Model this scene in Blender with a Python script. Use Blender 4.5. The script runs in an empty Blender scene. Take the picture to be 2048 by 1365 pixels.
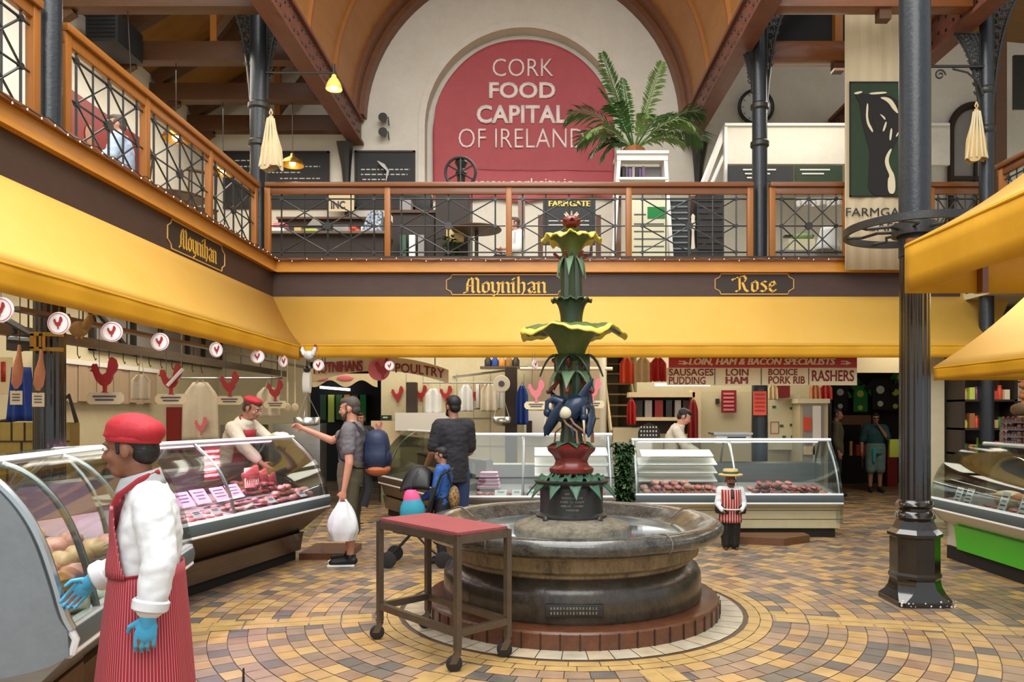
import bpy, bmesh, math, random
from mathutils import Vector as V, Matrix as Mx, noise
R = math.radians
random.seed(7)
SC = bpy.context.scene
COL = SC.collection
# ---------------------------------------------------------------- camera, world, lights, exposure
F, CX, CY, EYE = 1500.0, 1070.0, 828.0, 1.58      # focal length and principal point in pixels of the 2048 x 1365 frame
cam = bpy.data.cameras.new('camera')
cam.sensor_width = 36; cam.lens = F / 2048 * 36
cam.shift_x = -(CX - 1024) / 2048; cam.shift_y = (CY - 682.5) / 2048
cam.clip_end = 200
co = bpy.data.objects.new('camera', cam); COL.objects.link(co)
co.location = (0, 0, EYE); co.rotation_euler = (R(90), 0, 0)
SC.camera = co
SC.view_settings.view_transform = 'Standard'; SC.view_settings.look = 'None'
SC.view_settings.exposure = 0.1; SC.view_settings.gamma = 1.0; SC.view_settings.use_curve_mapping = False
w = bpy.data.worlds.new('sky'); SC.world = w; w.use_nodes = True
bg = w.node_tree.nodes['Background']; bg.inputs[0].default_value = (.86, .93, 1, 1); bg.inputs[1].default_value = .95

def area(name, loc, size, power, col=(1, 1, 1), rot=(0, 0, 0)):
    l = bpy.data.lights.new(name, 'AREA'); l.shape = 'RECTANGLE'; l.size, l.size_y = size
    l.energy = power; l.color = col
    o = bpy.data.objects.new(name, l); COL.objects.link(o); o.location = loc; o.rotation_euler = rot
    return o
# daylight through the glazed roof of the hall, from unseen lamps overhead, the second tilted behind the camera
area('roof_glazing_daylight', (-.2, 4.2, 10.4), (6.4, 9.5), 1350, (1, .97, .92))
area('roof_glazing_daylight', (-.2, -2.5, 8.0), (7, 5), 560, (1, .97, .93), (R(32), 0, 0))
WARM = (1, .9, .74)
for p, s, e in (((-4.75, 5.6, 3.1), (1.2, 3), 45), ((-4.75, 9.6, 3.1), (1.2, 3.6), 60), ((-1.6, 12.1, 3.1), (3.4, 1.6), 75),
                ((2.4, 12.1, 3.1), (3.4, 1.6), 70), ((5.6, 7.6, 3.0), (1.4, 3.6), 45), ((6.6, 12.6, 3.0), (1.6, 2), 40)):
    area('stall_ceiling_light', p, s, e, WARM)
for p, s, e in (((-5.2, 12.0, 6.9), (1.6, 3.4), 80), ((-5.2, 8.2, 6.9), (1.6, 2.4), 50), ((.0, 13.2, 6.6), (3, 1.2), 45), ((4.6, 12.2, 6.9), (2.5, 1.6), 60)):
    area('cafe_fill_light', p, s, e, (1, .92, .8))  # unseen lamps added besides the pendants to brighten the upper floor

# ---------------------------------------------------------------- helpers
def P(x, y, Y): return V(((x - CX) / F * Y, Y, EYE - (y - CY) / F * Y))
def G(x, y, z=0):
    Y = F * (EYE - z) / (y - CY); return V(((x - CX) / F * Y, Y, z))

def C(h):
    h = h.lstrip('#'); o = []
    for i in (0, 2, 4):
        c = int(h[i:i + 2], 16) / 255
        o.append(c / 12.92 if c <= .04045 else ((c + .055) / 1.055) ** 2.4)
    return (*o, 1)

MATS = {}
def mat(name, col, rough=.55, metal=0, col2=None, vs=6, st=(1, 1, 1), bump=0, bs=60, sharp=.5, spec=.5, emit=0, trans=0, coat=0, sss=0):
    m = bpy.data.materials.new(name); m.use_nodes = True; nt = m.node_tree; N = nt.nodes; L = nt.links
    b = N['Principled BSDF']; b.inputs['Base Color'].default_value = C(col)
    b.inputs['Roughness'].default_value = rough; b.inputs['Metallic'].default_value = metal
    b.inputs['Specular IOR Level'].default_value = spec
    if coat: b.inputs['Coat Weight'].default_value = coat; b.inputs['Coat Roughness'].default_value = .12
    if emit:
        b.inputs['Emission Color'].default_value = C(col); b.inputs['Emission Strength'].default_value = emit
    if col2 or bump:
        tc = N.new('ShaderNodeTexCoord'); mp = N.new('ShaderNodeMapping'); L.new(tc.outputs['Object'], mp.inputs[0])
        mp.inputs['Scale'].default_value = st
    if col2:
        nz = N.new('ShaderNodeTexNoise'); nz.inputs['Scale'].default_value = vs; nz.inputs['Detail'].default_value = 5
        nz.inputs['Roughness'].default_value = .95
        L.new(mp.outputs[0], nz.inputs['Vector'])
        cr = N.new('ShaderNodeValToRGB'); cr.color_ramp.elements[0].color = C(col); cr.color_ramp.elements[1].color = C(col2)
        cr.color_ramp.elements[0].position = .5 - .5 * (1 - sharp) * .8; cr.color_ramp.elements[1].position = .5 + .5 * (1 - sharp) * .8
        L.new(nz.outputs[0], cr.inputs[0]); L.new(cr.outputs[0], b.inputs['Base Color'])
    if bump:
        n2 = N.new('ShaderNodeTexNoise'); n2.inputs['Scale'].default_value = bs; n2.inputs['Detail'].default_value = 4
        L.new(mp.outputs[0], n2.inputs['Vector'])
        bp = N.new('ShaderNodeBump'); bp.inputs['Strength'].default_value = bump; bp.inputs['Distance'].default_value = .01
        L.new(n2.outputs[0], bp.inputs['Height']); L.new(bp.outputs[0], b.inputs['Normal'])
    if trans:   # thin cloth: part of the light comes through
        t = N.new('ShaderNodeBsdfTranslucent'); t.inputs[0].default_value = C(col); mx = N.new('ShaderNodeMixShader')
        mx.inputs[0].default_value = trans; out = N['Material Output']
        L.new(b.outputs[0], mx.inputs[1]); L.new(t.outputs[0], mx.inputs[2]); L.new(mx.outputs[0], out.inputs[0])
    MATS[name] = m; return m

def glass(name, tint='#eef4f2', gloss=.008, fres=.32):
    m = bpy.data.materials.new(name); m.use_nodes = True; nt = m.node_tree; N = nt.nodes; L = nt.links
    N.remove(N['Principled BSDF']); out = N['Material Output']
    t = N.new('ShaderNodeBsdfTransparent'); t.inputs[0].default_value = C(tint)
    g = N.new('ShaderNodeBsdfGlossy'); g.inputs['Roughness'].default_value = .04
    f = N.new('ShaderNodeFresnel'); f.inputs[0].default_value = 1.45
    mm = N.new('ShaderNodeMath'); mm.operation = 'MULTIPLY_ADD'; mm.inputs[1].default_value = fres; mm.inputs[2].default_value = gloss
    mx = N.new('ShaderNodeMixShader'); L.new(f.outputs[0], mm.inputs[0]); L.new(mm.outputs[0], mx.inputs[0])
    L.new(t.outputs[0], mx.inputs[1]); L.new(g.outputs[0], mx.inputs[2]); L.new(mx.outputs[0], out.inputs[0])
    MATS[name] = m; return m

def stripes(name, cols, width, axis, rough=.75, duty=.2, ring=False, second=None):
    """two-colour woven stripes across one object axis; duty = share of the thin stripe; second = a second axis for checks"""
    m = bpy.data.materials.new(name); m.use_nodes = True; nt = m.node_tree; N = nt.nodes; L = nt.links
    b = N['Principled BSDF']; b.inputs['Roughness'].default_value = rough
    tc = N.new('ShaderNodeTexCoord'); sx = N.new('ShaderNodeSeparateXYZ'); L.new(tc.outputs['Object'], sx.inputs[0])
    def band(ax):
        if ax == 'ang':
            a = N.new('ShaderNodeMath'); a.operation = 'ARCTAN2'; L.new(sx.outputs[1], a.inputs[0]); L.new(sx.outputs[0], a.inputs[1]); src = a.outputs[0]
        else: src = sx.outputs[ax]
        d = N.new('ShaderNodeMath'); d.operation = 'DIVIDE'; d.inputs[1].default_value = width; L.new(src, d.inputs[0])
        f = N.new('ShaderNodeMath'); f.operation = 'FRACT'; L.new(d.outputs[0], f.inputs[0])
        g = N.new('ShaderNodeMath'); g.operation = 'LESS_THAN'; g.inputs[1].default_value = duty; L.new(f.outputs[0], g.inputs[0]); return g.outputs[0]
    fac = band(axis)
    if second is not None:
        mxx = N.new('ShaderNodeMath'); mxx.operation = 'MAXIMUM'; L.new(fac, mxx.inputs[0]); L.new(band(second), mxx.inputs[1]); fac = mxx.outputs[0]
    mx = N.new('ShaderNodeMix'); mx.data_type = 'RGBA'; mx.inputs[6].default_value = C(cols[0]); mx.inputs[7].default_value = C(cols[1])
    L.new(fac, mx.inputs[0]); L.new(mx.outputs[2], b.inputs['Base Color'])
    MATS[name] = m; return m

def tag(o, label=None, cat=None, group=None, kind=None):
    for k, v in (('label', label), ('category', cat), ('group', group), ('kind', kind)):
        if v: o[k] = v
    return o

def T(name, label, cat, loc=(0, 0, 0), rz=0, group=None):
    o = bpy.data.objects.new(name, None); COL.objects.link(o); o.empty_display_size = .1
    o.location = loc; o.rotation_euler = (0, 0, rz)
    return tag(o, label, cat, group)

def basis(o):
    m = Mx.Translation(o.location) @ o.rotation_euler.to_matrix().to_4x4()
    return basis(o.parent) @ m if o.parent else m

def dup(o, loc=None, rz=None, label=None, group=None, parent=None):
    c = o.copy(); COL.objects.link(c)
    if parent: c.parent = parent
    if loc is not None: c.location = loc
    if rz is not None: c.rotation_euler = (0, 0, rz)
    if label: c['label'] = label
    if group: c['group'] = group
    for ch in list(o.children): dup(ch, parent=c)
    return c

X, Y_, Z = V((1, 0, 0)), V((0, 1, 0)), V((0, 0, 1))
class B:
    def __init__(s): s.bm = bmesh.new(); s.mi = 0
    def v(s, p): return s.bm.verts.new(p)
    def f(s, vs):
        try: fc = s.bm.faces.new(vs)
        except ValueError: return None
        fc.material_index = s.mi; return fc
    def hexa(s, p):     # 8 points, bottom ring then top ring
        a = [s.v(q) for q in p]
        for i in ((3, 2, 1, 0), (4, 5, 6, 7), (0, 1, 5, 4), (1, 2, 6, 5), (2, 3, 7, 6), (3, 0, 4, 7)): s.f([a[j] for j in i])
        return a
    def box(s, lo, hi, bev=0):
        x0, y0, z0 = lo; x1, y1, z1 = hi
        a = s.hexa([(x0, y0, z0), (x1, y0, z0), (x1, y1, z0), (x0, y1, z0), (x0, y0, z1), (x1, y0, z1), (x1, y1, z1), (x0, y1, z1)])
        if bev: s._bev(a, bev)
        return s
    def _bev(s, a, bev, seg=2):
        es = {e for q in a for e in q.link_edges}
        bmesh.ops.bevel(s.bm, geom=list(es), offset=bev, segments=seg, affect='EDGES', profile=.5)
    def obox(s, c, sz, ux=X, uy=Y_, uz=Z, bev=0):
        c = V(c); h = [q / 2 for q in sz]; pts = []
        for k in (-1, 1):
            for i, j in ((-1, -1), (1, -1), (1, 1), (-1, 1)): pts.append(c + V(ux) * h[0] * i + V(uy) * h[1] * j + V(uz) * h[2] * k)
        a = s.hexa(pts)
        if bev: s._bev(a, bev)
        return s
    def bar(s, a, b, w, h=None, up=Z, bev=0):
        a, b = V(a), V(b); d = (b - a); L = d.length; d.normalize(); up = V(up)
        if abs(d.dot(up)) > .99: up = Y_
        sd = d.cross(up).normalized(); u2 = sd.cross(d)
        return s.obox((a + b) / 2, (L, w, h or w), d, sd, u2, bev)
    def ring(s, c, ux, uy, n, r0, r1=None):
        r1 = r0 if r1 is None else r1
        return [s.v(V(c) + V(ux) * r0 * math.cos(2 * math.pi * i / n) + V(uy) * r1 * math.sin(2 * math.pi * i / n)) for i in range(n)]
    def skin(s, rings, caps=True, closed=True):
        n = len(rings[0])
        for a, b in zip(rings, rings[1:]):
            for i in range(n if closed else n - 1): s.f([a[i], a[(i + 1) % n], b[(i + 1) % n], b[i]])
        if caps: s.f(rings[0][::-1]); s.f(rings[-1])
        return s
    def tube(s, pts, r, n=8, caps=True, flat=1):
        pts = [V(p) for p in pts]; rs = r if isinstance(r, (list, tuple)) else [r] * len(pts)
        rings = []; u = None
        for i, p in enumerate(pts):
            d = (pts[min(i + 1, len(pts) - 1)] - pts[max(i - 1, 0)])
            if d.length < 1e-9: d = V(Z)
            d.normalize()
            if u is None: u = d.orthogonal().normalized() if abs(d.z) < .99 else V(X)
            u = (u - d * u.dot(d)).normalized(); w_ = d.cross(u)
            rings.append(s.ring(p, u, w_, n, rs[i], rs[i] * flat))
        return s.skin(rings, caps)
    def cone(s, a, b, r0, r1=None, n=10): return s.tube([a, b], [r0, r0 if r1 is None else r1], n)
    def cap(s, a, b, r0, r1, n=10):     # capsule with round ends
        a, b = V(a), V(b); d = (b - a); d = d.normalized() if d.length > 1e-6 else V(Z); pts, rs = [], []
        for k in (-90, -60, -30): pts.append(a + d * r0 * math.sin(R(k))); rs.append(max(r0 * math.cos(R(k)), r0 * .05))
        pts += [a, b]; rs += [r0, r1]
        for k in (30, 60, 90): pts.append(b + d * r1 * math.sin(R(k))); rs.append(max(r1 * math.cos(R(k)), r1 * .05))
        return s.tube(pts, rs, n)
    def lathe(s, prof, c=(0, 0, 0), n=32, fn=None, caps=False, a0=0, a1=360, sy=1):
        c = V(c); full = abs(a1 - a0) >= 360; m = n if full else n + 1; rings = []
        for k, (r, z) in enumerate(prof):
            ring = []
            for i in range(m):
                t = R(a0 + (a1 - a0) * i / n); rr, zz = (r, z) if fn is None else fn(r, z, t, k)
                ring.append(s.v(c + V((rr * math.cos(t), rr * math.sin(t) * sy, zz))))
            rings.append(ring)
        return s.skin(rings, caps, full)
    def ell(s, c, r, u=14, v=9, M=None):
        M = M or Mx.Identity(3); c = V(c); rings = []
        for j in range(1, v):
            ph = math.pi * j / v - math.pi / 2
            rings.append([s.v(c + M @ V((r[0] * math.cos(ph) * math.cos(2 * math.pi * i / u), r[1] * math.cos(ph) * math.sin(2 * math.pi * i / u), r[2] * math.sin(ph)))) for i in range(u)])
        s.skin(rings, False)
        lo = s.v(c + M @ V((0, 0, -r[2]))); hi = s.v(c + M @ V((0, 0, r[2])))
        for i in range(u): s.f([lo, rings[0][(i + 1) % u], rings[0][i]]); s.f([hi, rings[-1][i], rings[-1][(i + 1) % u]])
        return s
    def prism(s, pts, o, ux, uy, depth):    # outline in the plane (ux, uy) at o, thickened by depth along ux x uy (both ways from o to o + n*depth)
        o, ux, uy = V(o), V(ux), V(uy); n = ux.cross(uy).normalized() * depth
        a = [s.v(o + ux * p[0] + uy * p[1]) for p in pts]; b = [s.v(o + ux * p[0] + uy * p[1] + n) for p in pts]
        k = len(pts); s.f(a[::-1]); s.f(b)
        for i in range(k): s.f([a[i], a[(i + 1) % k], b[(i + 1) % k], b[i]])
        return s
    def grid(s, fn, nu, nv, closeu=False):
        g = [[s.v(fn(i / nu, j / nv)) for i in range(nu if closeu else nu + 1)] for j in range(nv + 1)]
        return s.skin(g, False, closeu)
    def mesh(s, me, M=None):
        k = len(s.bm.verts); s.bm.from_mesh(me)
        if M is not None:
            s.bm.verts.ensure_lookup_table()
            for q in s.bm.verts[k:]: q.co = M @ q.co
        return s
    def done(s, name, mats, parent=None, smooth=40, label=None, cat=None, group=None, kind=None, solid=0, sub=0, normals=True):
        me = bpy.data.meshes.new(name)
        if normals: bmesh.ops.recalc_face_normals(s.bm, faces=s.bm.faces)
        o = bpy.data.objects.new(name, me)
        if parent is None:
            xs = [q.co for q in s.bm.verts]
            lo = V([min(q[i] for q in xs) for i in range(3)]); hi = V([max(q[i] for q in xs) for i in range(3)])
            loc = V(((lo.x + hi.x) / 2, (lo.y + hi.y) / 2, lo.z)) if kind != 'structure' else V((0, 0, 0))
            for q in s.bm.verts: q.co -= loc
            o.location = loc
        else:
            inv = basis(parent).inverted()
            for q in s.bm.verts: q.co = inv @ q.co
            o.parent = parent
        s.bm.to_mesh(me); s.bm.free()
        for m in (mats if isinstance(mats, (list, tuple)) else [mats]): me.materials.append(MATS[m] if isinstance(m, str) else m)
        if smooth:
            me.polygons.foreach_set('use_smooth', [True] * len(me.polygons)); me.set_sharp_from_angle(angle=R(smooth))
        COL.objects.link(o)
        if solid:
            md = o.modifiers.new('thickness', 'SOLIDIFY'); md.thickness = solid; md.offset = 0
        if sub:
            md = o.modifiers.new('smooth', 'SUBSURF'); md.levels = md.render_levels = sub
        return tag(o, label, cat, group, kind)

def evaluated(o):
    dg = bpy.context.evaluated_depsgraph_get()
    me = bpy.data.meshes.new_from_object(o.evaluated_get(dg))
    old = o.data; bpy.data.objects.remove(o); bpy.data.batch_remove([old]); return me

_txt = {}
def text_mesh(s, bold=0, shear=0, sp=1):
    k = (s, bold, shear, sp)
    if k in _txt: return _txt[k]
    cu = bpy.data.curves.new('lettering', 'FONT'); cu.body = s; cu.offset = bold; cu.shear = shear; cu.resolution_u = 3; cu.space_character = sp
    o = bpy.data.objects.new('lettering', cu); COL.objects.link(o)
    _txt[k] = evaluated(o); return _txt[k]

def text(b, s, o, ux, uy, w, h, bold=0, shear=0, depth=.004, bend=None, sp=1):
    """lettering fitted to w x h with its lower left corner at o, facing ux x uy"""
    me = text_mesh(s, bold, shear, sp); xs = [q.co for q in me.vertices]
    x0, x1 = min(q.x for q in xs), max(q.x for q in xs); y0, y1 = min(q.y for q in xs), max(q.y for q in xs)
    o, ux, uy = V(o), V(ux), V(uy); n = ux.cross(uy).normalized(); k = len(b.bm.verts); kf = len(b.bm.faces)
    b.bm.from_mesh(me); b.bm.verts.ensure_lookup_table(); b.bm.faces.ensure_lookup_table()
    nf = b.bm.faces[kf:]
    for fc in nf: fc.material_index = b.mi
    r = bmesh.ops.extrude_face_region(b.bm, geom=list(nf)) if depth else {'geom': []}
    up = {q for q in r['geom'] if isinstance(q, bmesh.types.BMVert)}
    b.bm.verts.ensure_lookup_table()
    for q in b.bm.verts[k:]:
        tx, ty = (q.co.x - x0) / (x1 - x0) * w, (q.co.y - y0) / (y1 - y0) * h
        if bend: ty += bend(tx / w)
        q.co = o + ux * tx + uy * ty + (n * depth if q in up else n * 0)

def blob(prims, voxel, name, mats, parent, M=None, it=3, **kw):
    """closed shapes fused into one continuous surface"""
    b = B()
    for p in prims:
        k = p[0]
        if k == 'c': b.cap(*p[1:5], n=12)
        elif k == 'e': b.ell(p[1], p[2], M=p[3] if len(p) > 3 else None)
        elif k == 'l':
            b.skin([b.ring(c, ux, uy, 20, r0, r1) for c, ux, uy, r0, r1 in p[1]])
    bmesh.ops.recalc_face_normals(b.bm, faces=b.bm.faces)
    me = bpy.data.meshes.new(name); b.bm.to_mesh(me); b.bm.free()
    o = bpy.data.objects.new('temporary', me); COL.objects.link(o)
    md = o.modifiers.new('r', 'REMESH'); md.mode = 'VOXEL'; md.voxel_size = voxel
    if it: md = o.modifiers.new('s', 'SMOOTH'); md.iterations = it; md.factor = .5
    me = evaluated(o); b = B(); b.mesh(me, M); bpy.data.batch_remove([me])
    return b.done(name, mats, parent, smooth=180, normals=False, **kw)
# ---------------------------------------------------------------- materials
mat('white plaster', '#dcd7ca', .85, col2='#cfc9ba', vs=1.2, bump=.05, bs=30)
mat('cream wall', '#d0c7a8', .6, col2='#c3b997', vs=1.5)
mat('gold plywood', '#9a6c2a', .45, col2='#6b4618', vs=2.2, st=(1, 4, 1), sharp=.2)
mat('vault wood', '#b47a35', .38, col2='#8a5820', vs=2.0, st=(1.2, .35, 1.2), sharp=.15)
mat('vault rib', '#7c4a24', .4, col2='#5e3518', vs=6)
mat('dark beam', '#5e3a1a', .5, col2='#3d240f', vs=3, st=(1, 3, 8), sharp=.2)
mat('rail wood', '#80491a', .4, col2='#5f3410', vs=5, st=(.5, .5, 5), sharp=.2, coat=.3)
mat('orange wood', '#a0611f', .4, col2='#855016', vs=5, st=(4, 4, .5), sharp=.2)
mat('pine', '#cf8f30', .4, col2='#ae6c1a', vs=7, st=(.35, .35, 4), sharp=.25, coat=.2)
mat('fascia brown', '#463024', .55, col2='#382419', vs=2.5, st=(1.5, 1.5, 4))
mat('iron black', '#1d1d1b', .38, col2='#2b2a27', vs=12, bump=.15, bs=50)
mat('sky tint black', '#262b30', .34, col2='#1b1f22', vs=9, bump=.25, bs=35)  # black column paint with the blue-grey light of the sky put into it
mat('gloss black', '#17130f', .16, col2='#241c15', vs=7, bump=.12, bs=25, coat=.5)
mat('rivet beam', '#7a4a38', .5, col2='#5d3527', vs=5)
mat('awning yellow', '#e6b858', .6, col2='#e0af48', vs=1.0, trans=.2)  # same cloth as the valance, made paler for the daylight on its top
mat('valance yellow', '#dba61e', .6, col2='#d09a14', vs=1.5, trans=.3)
mat('banner red', '#b4555a', .7, col2='#aa4a50', vs=1.5, bump=.12, bs=4)
mat('banner print', '#f1e2dc', .7)
mat('farmgate cloth', '#c3b292', .85, col2='#b3a180', vs=3, st=(14, 14, .25), bump=.2, bs=3)
mat('gold letter', '#d9a53c', .4)
mat('gold outline', '#c99b5a', .45)
mat('steel', '#b9bdbc', .28, metal=1)
mat('brushed steel', '#a4a6a4', .38, metal=1, col2='#8c8f8e', vs=4, st=(.4, .4, 14))
mat('white rail', '#e6e8e8', .25)
mat('grey panel', '#7d8487', .55, col2='#70777a', vs=3, bump=.05)
mat('bumper grey', '#4f5a5c', .42)
mat('aged steel', '#8b7f72', .35, metal=.8, col2='#6f6256', vs=3, st=(.5, .5, 6))
mat('base bronze', '#7d6a58', .35, metal=.6, col2='#63503f', vs=3, st=(.5, .5, 6))
mat('cream enamel', '#c8bd99', .35, col2='#b7ab85', vs=2)
mat('recess shade', '#15110d', .8)  # near-black puts the shade of the gap under the counters into the colour
mat('dark brown', '#2b1e15', .6)
mat('green panel', '#3fbe12', .3, coat=.3)
mat('tray white', '#dcdad4', .4)
mat('deck grey', '#8f8a86', .4)
mat('fountain stone', '#3b3833', .34, col2='#6e6657', vs=4.5, sharp=.35, bump=.25, bs=22)
mat('fountain sand', '#a08a64', .55, col2='#372a1b', vs=4.2, st=(1, 1, .35), sharp=.45, bump=.5, bs=18)
mat('fountain rim', '#1b1a19', .2, col2='#5a574f', vs=8, sharp=.55, bump=.2, bs=20, coat=.4)
mat('fountain base', '#191613', .3, col2='#4d4336', vs=3.2, st=(1, 1, .6), sharp=.4, bump=.5, bs=14, coat=.2)
mat('lichen disc', '#8f8672', .8, col2='#3c382f', vs=7, sharp=.5, bump=.5, bs=30)
mat('cast iron', '#1d1c1a', .4, col2='#2c2a26', vs=15, bump=.2, bs=60)
mat('water', '#4d5a5e', .06, spec=.8)
mat('brick step', '#6e4128', .4, col2='#472613', vs=4, bump=.1, coat=.2)
mat('paint dark green', '#1f2f1c', .38, col2='#2d4026', vs=8, coat=.15)
mat('paint leaf green', '#5b6b2a', .4, col2='#43531f', vs=8)
mat('paint rim yellow', '#d8c650', .42)
mat('paint pale green', '#6f8f6a', .45)
mat('paint verdigris', '#3f6a50', .5, col2='#2b4a38', vs=12)
mat('paint red', '#7a1f1a', .35, col2='#5e1713', vs=8, coat=.2)
mat('paint blue', '#14304f', .35, col2='#0d2038', vs=20, coat=.2)
mat('paint cream', '#d9cfae', .5)
mat('trolley red', '#94474a', .55, col2='#883e42', vs=5)
mat('trolley steel', '#6f6252', .38, metal=.7, col2='#5c5043', vs=5, bump=.05)
mat('rubber', '#191817', .6)
mat('skin brown', '#86583e', .5, col2='#774c36', vs=10)
mat('skin pale', '#c78f74', .5, col2='#bb8068', vs=10)
mat('skin tan', '#a5765c', .5, col2='#9a6b54', vs=10)
mat('lips', '#7a4238', .45)
mat('hair black', '#100d0c', .5, bump=.5, bs=120)
mat('hair brown', '#3b2a20', .55, bump=.5, bs=120, col2='#4c382a', vs=40)
mat('hair grey brown', '#4a4038', .6, bump=.5, bs=120)
mat('eye white', '#d8d2c8', .2)
mat('eye dark', '#120d0a', .15)
mat('cap red', '#b5202c', .7, col2='#a01924', vs=4, bump=.1, bs=90)
mat('shirt white', '#d9dbdb', .75, col2='#cdd1d3', vs=3, bump=.9, bs=7)
mat('glove blue', '#3f9cc4', .35, bump=.2, bs=40)
stripes('apron stripe', ('#8f1825', '#c9868c'), .055, 'ang', duty=.18)
MATS['apron stripe'].node_tree.nodes['Principled BSDF'].inputs['Roughness'].default_value = .7
mat('apron red', '#a01f2c', .7, col2='#8a1a25', vs=5)
mat('cloth grey', '#6b6669', .8, col2='#605b5f', vs=6, bump=.7, bs=9)
mat('cloth olive', '#58503c', .8, col2='#4b4432', vs=6)
mat('cloth navy', '#1d2b4c', .6, col2='#16223d', vs=6, bump=.6, bs=12)
mat('cloth charcoal', '#26252a', .8, col2='#1e1d22', vs=5, bump=.7, bs=8)
mat('cloth jeans', '#2a3d63', .8, col2='#22335a', vs=9)
mat('cloth blue', '#2f5fa8', .75, col2='#254f92', vs=6, bump=.6, bs=12)
mat('cloth teal', '#1c4a4e', .8, col2='#163c42', vs=6)
mat('cloth cream', '#cfc5b2', .8, col2='#c2b7a2', vs=5, bump=.7, bs=9)
mat('cloth khaki', '#4b4634', .8)
mat('cloth dark', '#1b1a1c', .8)
mat('plaid', '#6e8a86', .8, col2='#4d5f5c', vs=16)
mat('teal cloth', '#2f8f92', .75)
mat('pink', '#d44f84', .6)
mat('teal bag', '#2b8fa6', .5)
mat('leopard', '#b08850', .7, col2='#3a2715', vs=45, sharp=.9)
mat('orange suede', '#b5643a', .8)
mat('carrier white', '#e3e6e8', .4, trans=.25, bump=.4, bs=14)
mat('black', '#111111', .5)
mat('board black', '#191a1b', .6, col2='#26282a', vs=3)
mat('chalk', '#c9c9c4', .8)
mat('chalk yellow', '#d8c15a', .7)
mat('white paint', '#e2e0da', .5)
mat('paper', '#e9e9e6', .6)
mat('paper pink', '#e3b6d8', .6)
mat('ink', '#4b4a5c', .6)
mat('sign cream', '#d9c9a4', .5, col2='#cdbc94', vs=3)
mat('sign red', '#a3211c', .45)
mat('sign dark red', '#7d1a17', .5)
mat('poster orange', '#d24a2a', .5)
mat('rooster red', '#b02a2c', .4, col2='#8e1c1f', vs=12)
mat('rooster pink', '#d2707a', .5)
mat('leaf palm', '#3c6a2e', .5, col2='#2c5220', vs=6)
mat('leaf palm light', '#6f8f4a', .5)
mat('leaf dark', '#1c3a1c', .45, col2='#2c5228', vs=20)
mat('terracotta', '#9a5f34', .7)
mat('brass', '#b98d3e', .3, metal=.9)
mat('lamp glow', '#ffdf9a', .4, emit=9)
mat('tube glow', '#fff3f6', .4, emit=5)
mat('pink tube glow', '#ffb9dc', .4, emit=4)
mat('fairy glow', '#fff2d0', .4, emit=.8)
mat('meat pink', '#d5867c', .4, col2='#b3524c', vs=14, sharp=.3, coat=.2)
mat('meat red', '#8e2f33', .35, col2='#b9625e', vs=16, sharp=.4, coat=.3)
mat('meat pale', '#dba596', .42, col2='#c67f70', vs=12, sharp=.3, coat=.2)
mat('meat dark', '#6a2f2c', .4, col2='#8f5a50', vs=14, sharp=.4, coat=.2)
mat('chicken', '#d8b78a', .45, col2='#c99a68', vs=9, coat=.15)
mat('fat cream', '#e0cfae', .5)
mat('cauliflower', '#e5dfc8', .8, bump=.6, bs=60)
mat('herb green', '#4d6b2d', .7, col2='#7c8f45', vs=25)
mat('ham', '#a8613f', .5, col2='#c78a5e', vs=7)
mat('brick yellow', '#a58f4a', .6, col2='#8c7838', vs=4)
mat('step wood', '#7a6436', .6, col2='#63502a', vs=5, st=(3, .5, 1))
mat('crate wood', '#6f4a29', .6, col2='#51341b', vs=5, st=(.6, 4, 4))
mat('door cream', '#bdb493', .5)
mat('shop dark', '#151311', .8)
mat('tee green', '#0f7a34', .7)
mat('tee black', '#101412', .75)
mat('print lime', '#b9c84a', .6)
mat('print white', '#cfd3cc', .6)
mat('jar amber', '#b8782a', .25)
mat('jar purple', '#6d3b63', .3)
mat('carton', '#c9a86a', .6)
mat('egg tray', '#8f7f86', .8, col2='#6f6068', vs=18)
mat('egg brown', '#8c5f45', .5)
mat('bread', '#8f7a5a', .7, col2='#6c5a40', vs=16)
mat('bag paper', '#cdb890', .7, col2='#bba57c', vs=8)
mat('feather', '#a0783e', .8, col2='#6b4c22', vs=22)
mat('clock face', '#d5dad6', .4)
mat('tile white', '#d4cfae', .35)
mat('plastic strip', '#b5a087', .25, col2='#a08b72', vs=3, st=(9, 9, .4))
mat('blue cloth', '#163b86', .7)
mat('stone white', '#cfc9b8', .6)
glass('counter glass', '#e6ebe9')
glass('glass dim', '#dfe3dc', .02, .45)
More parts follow.
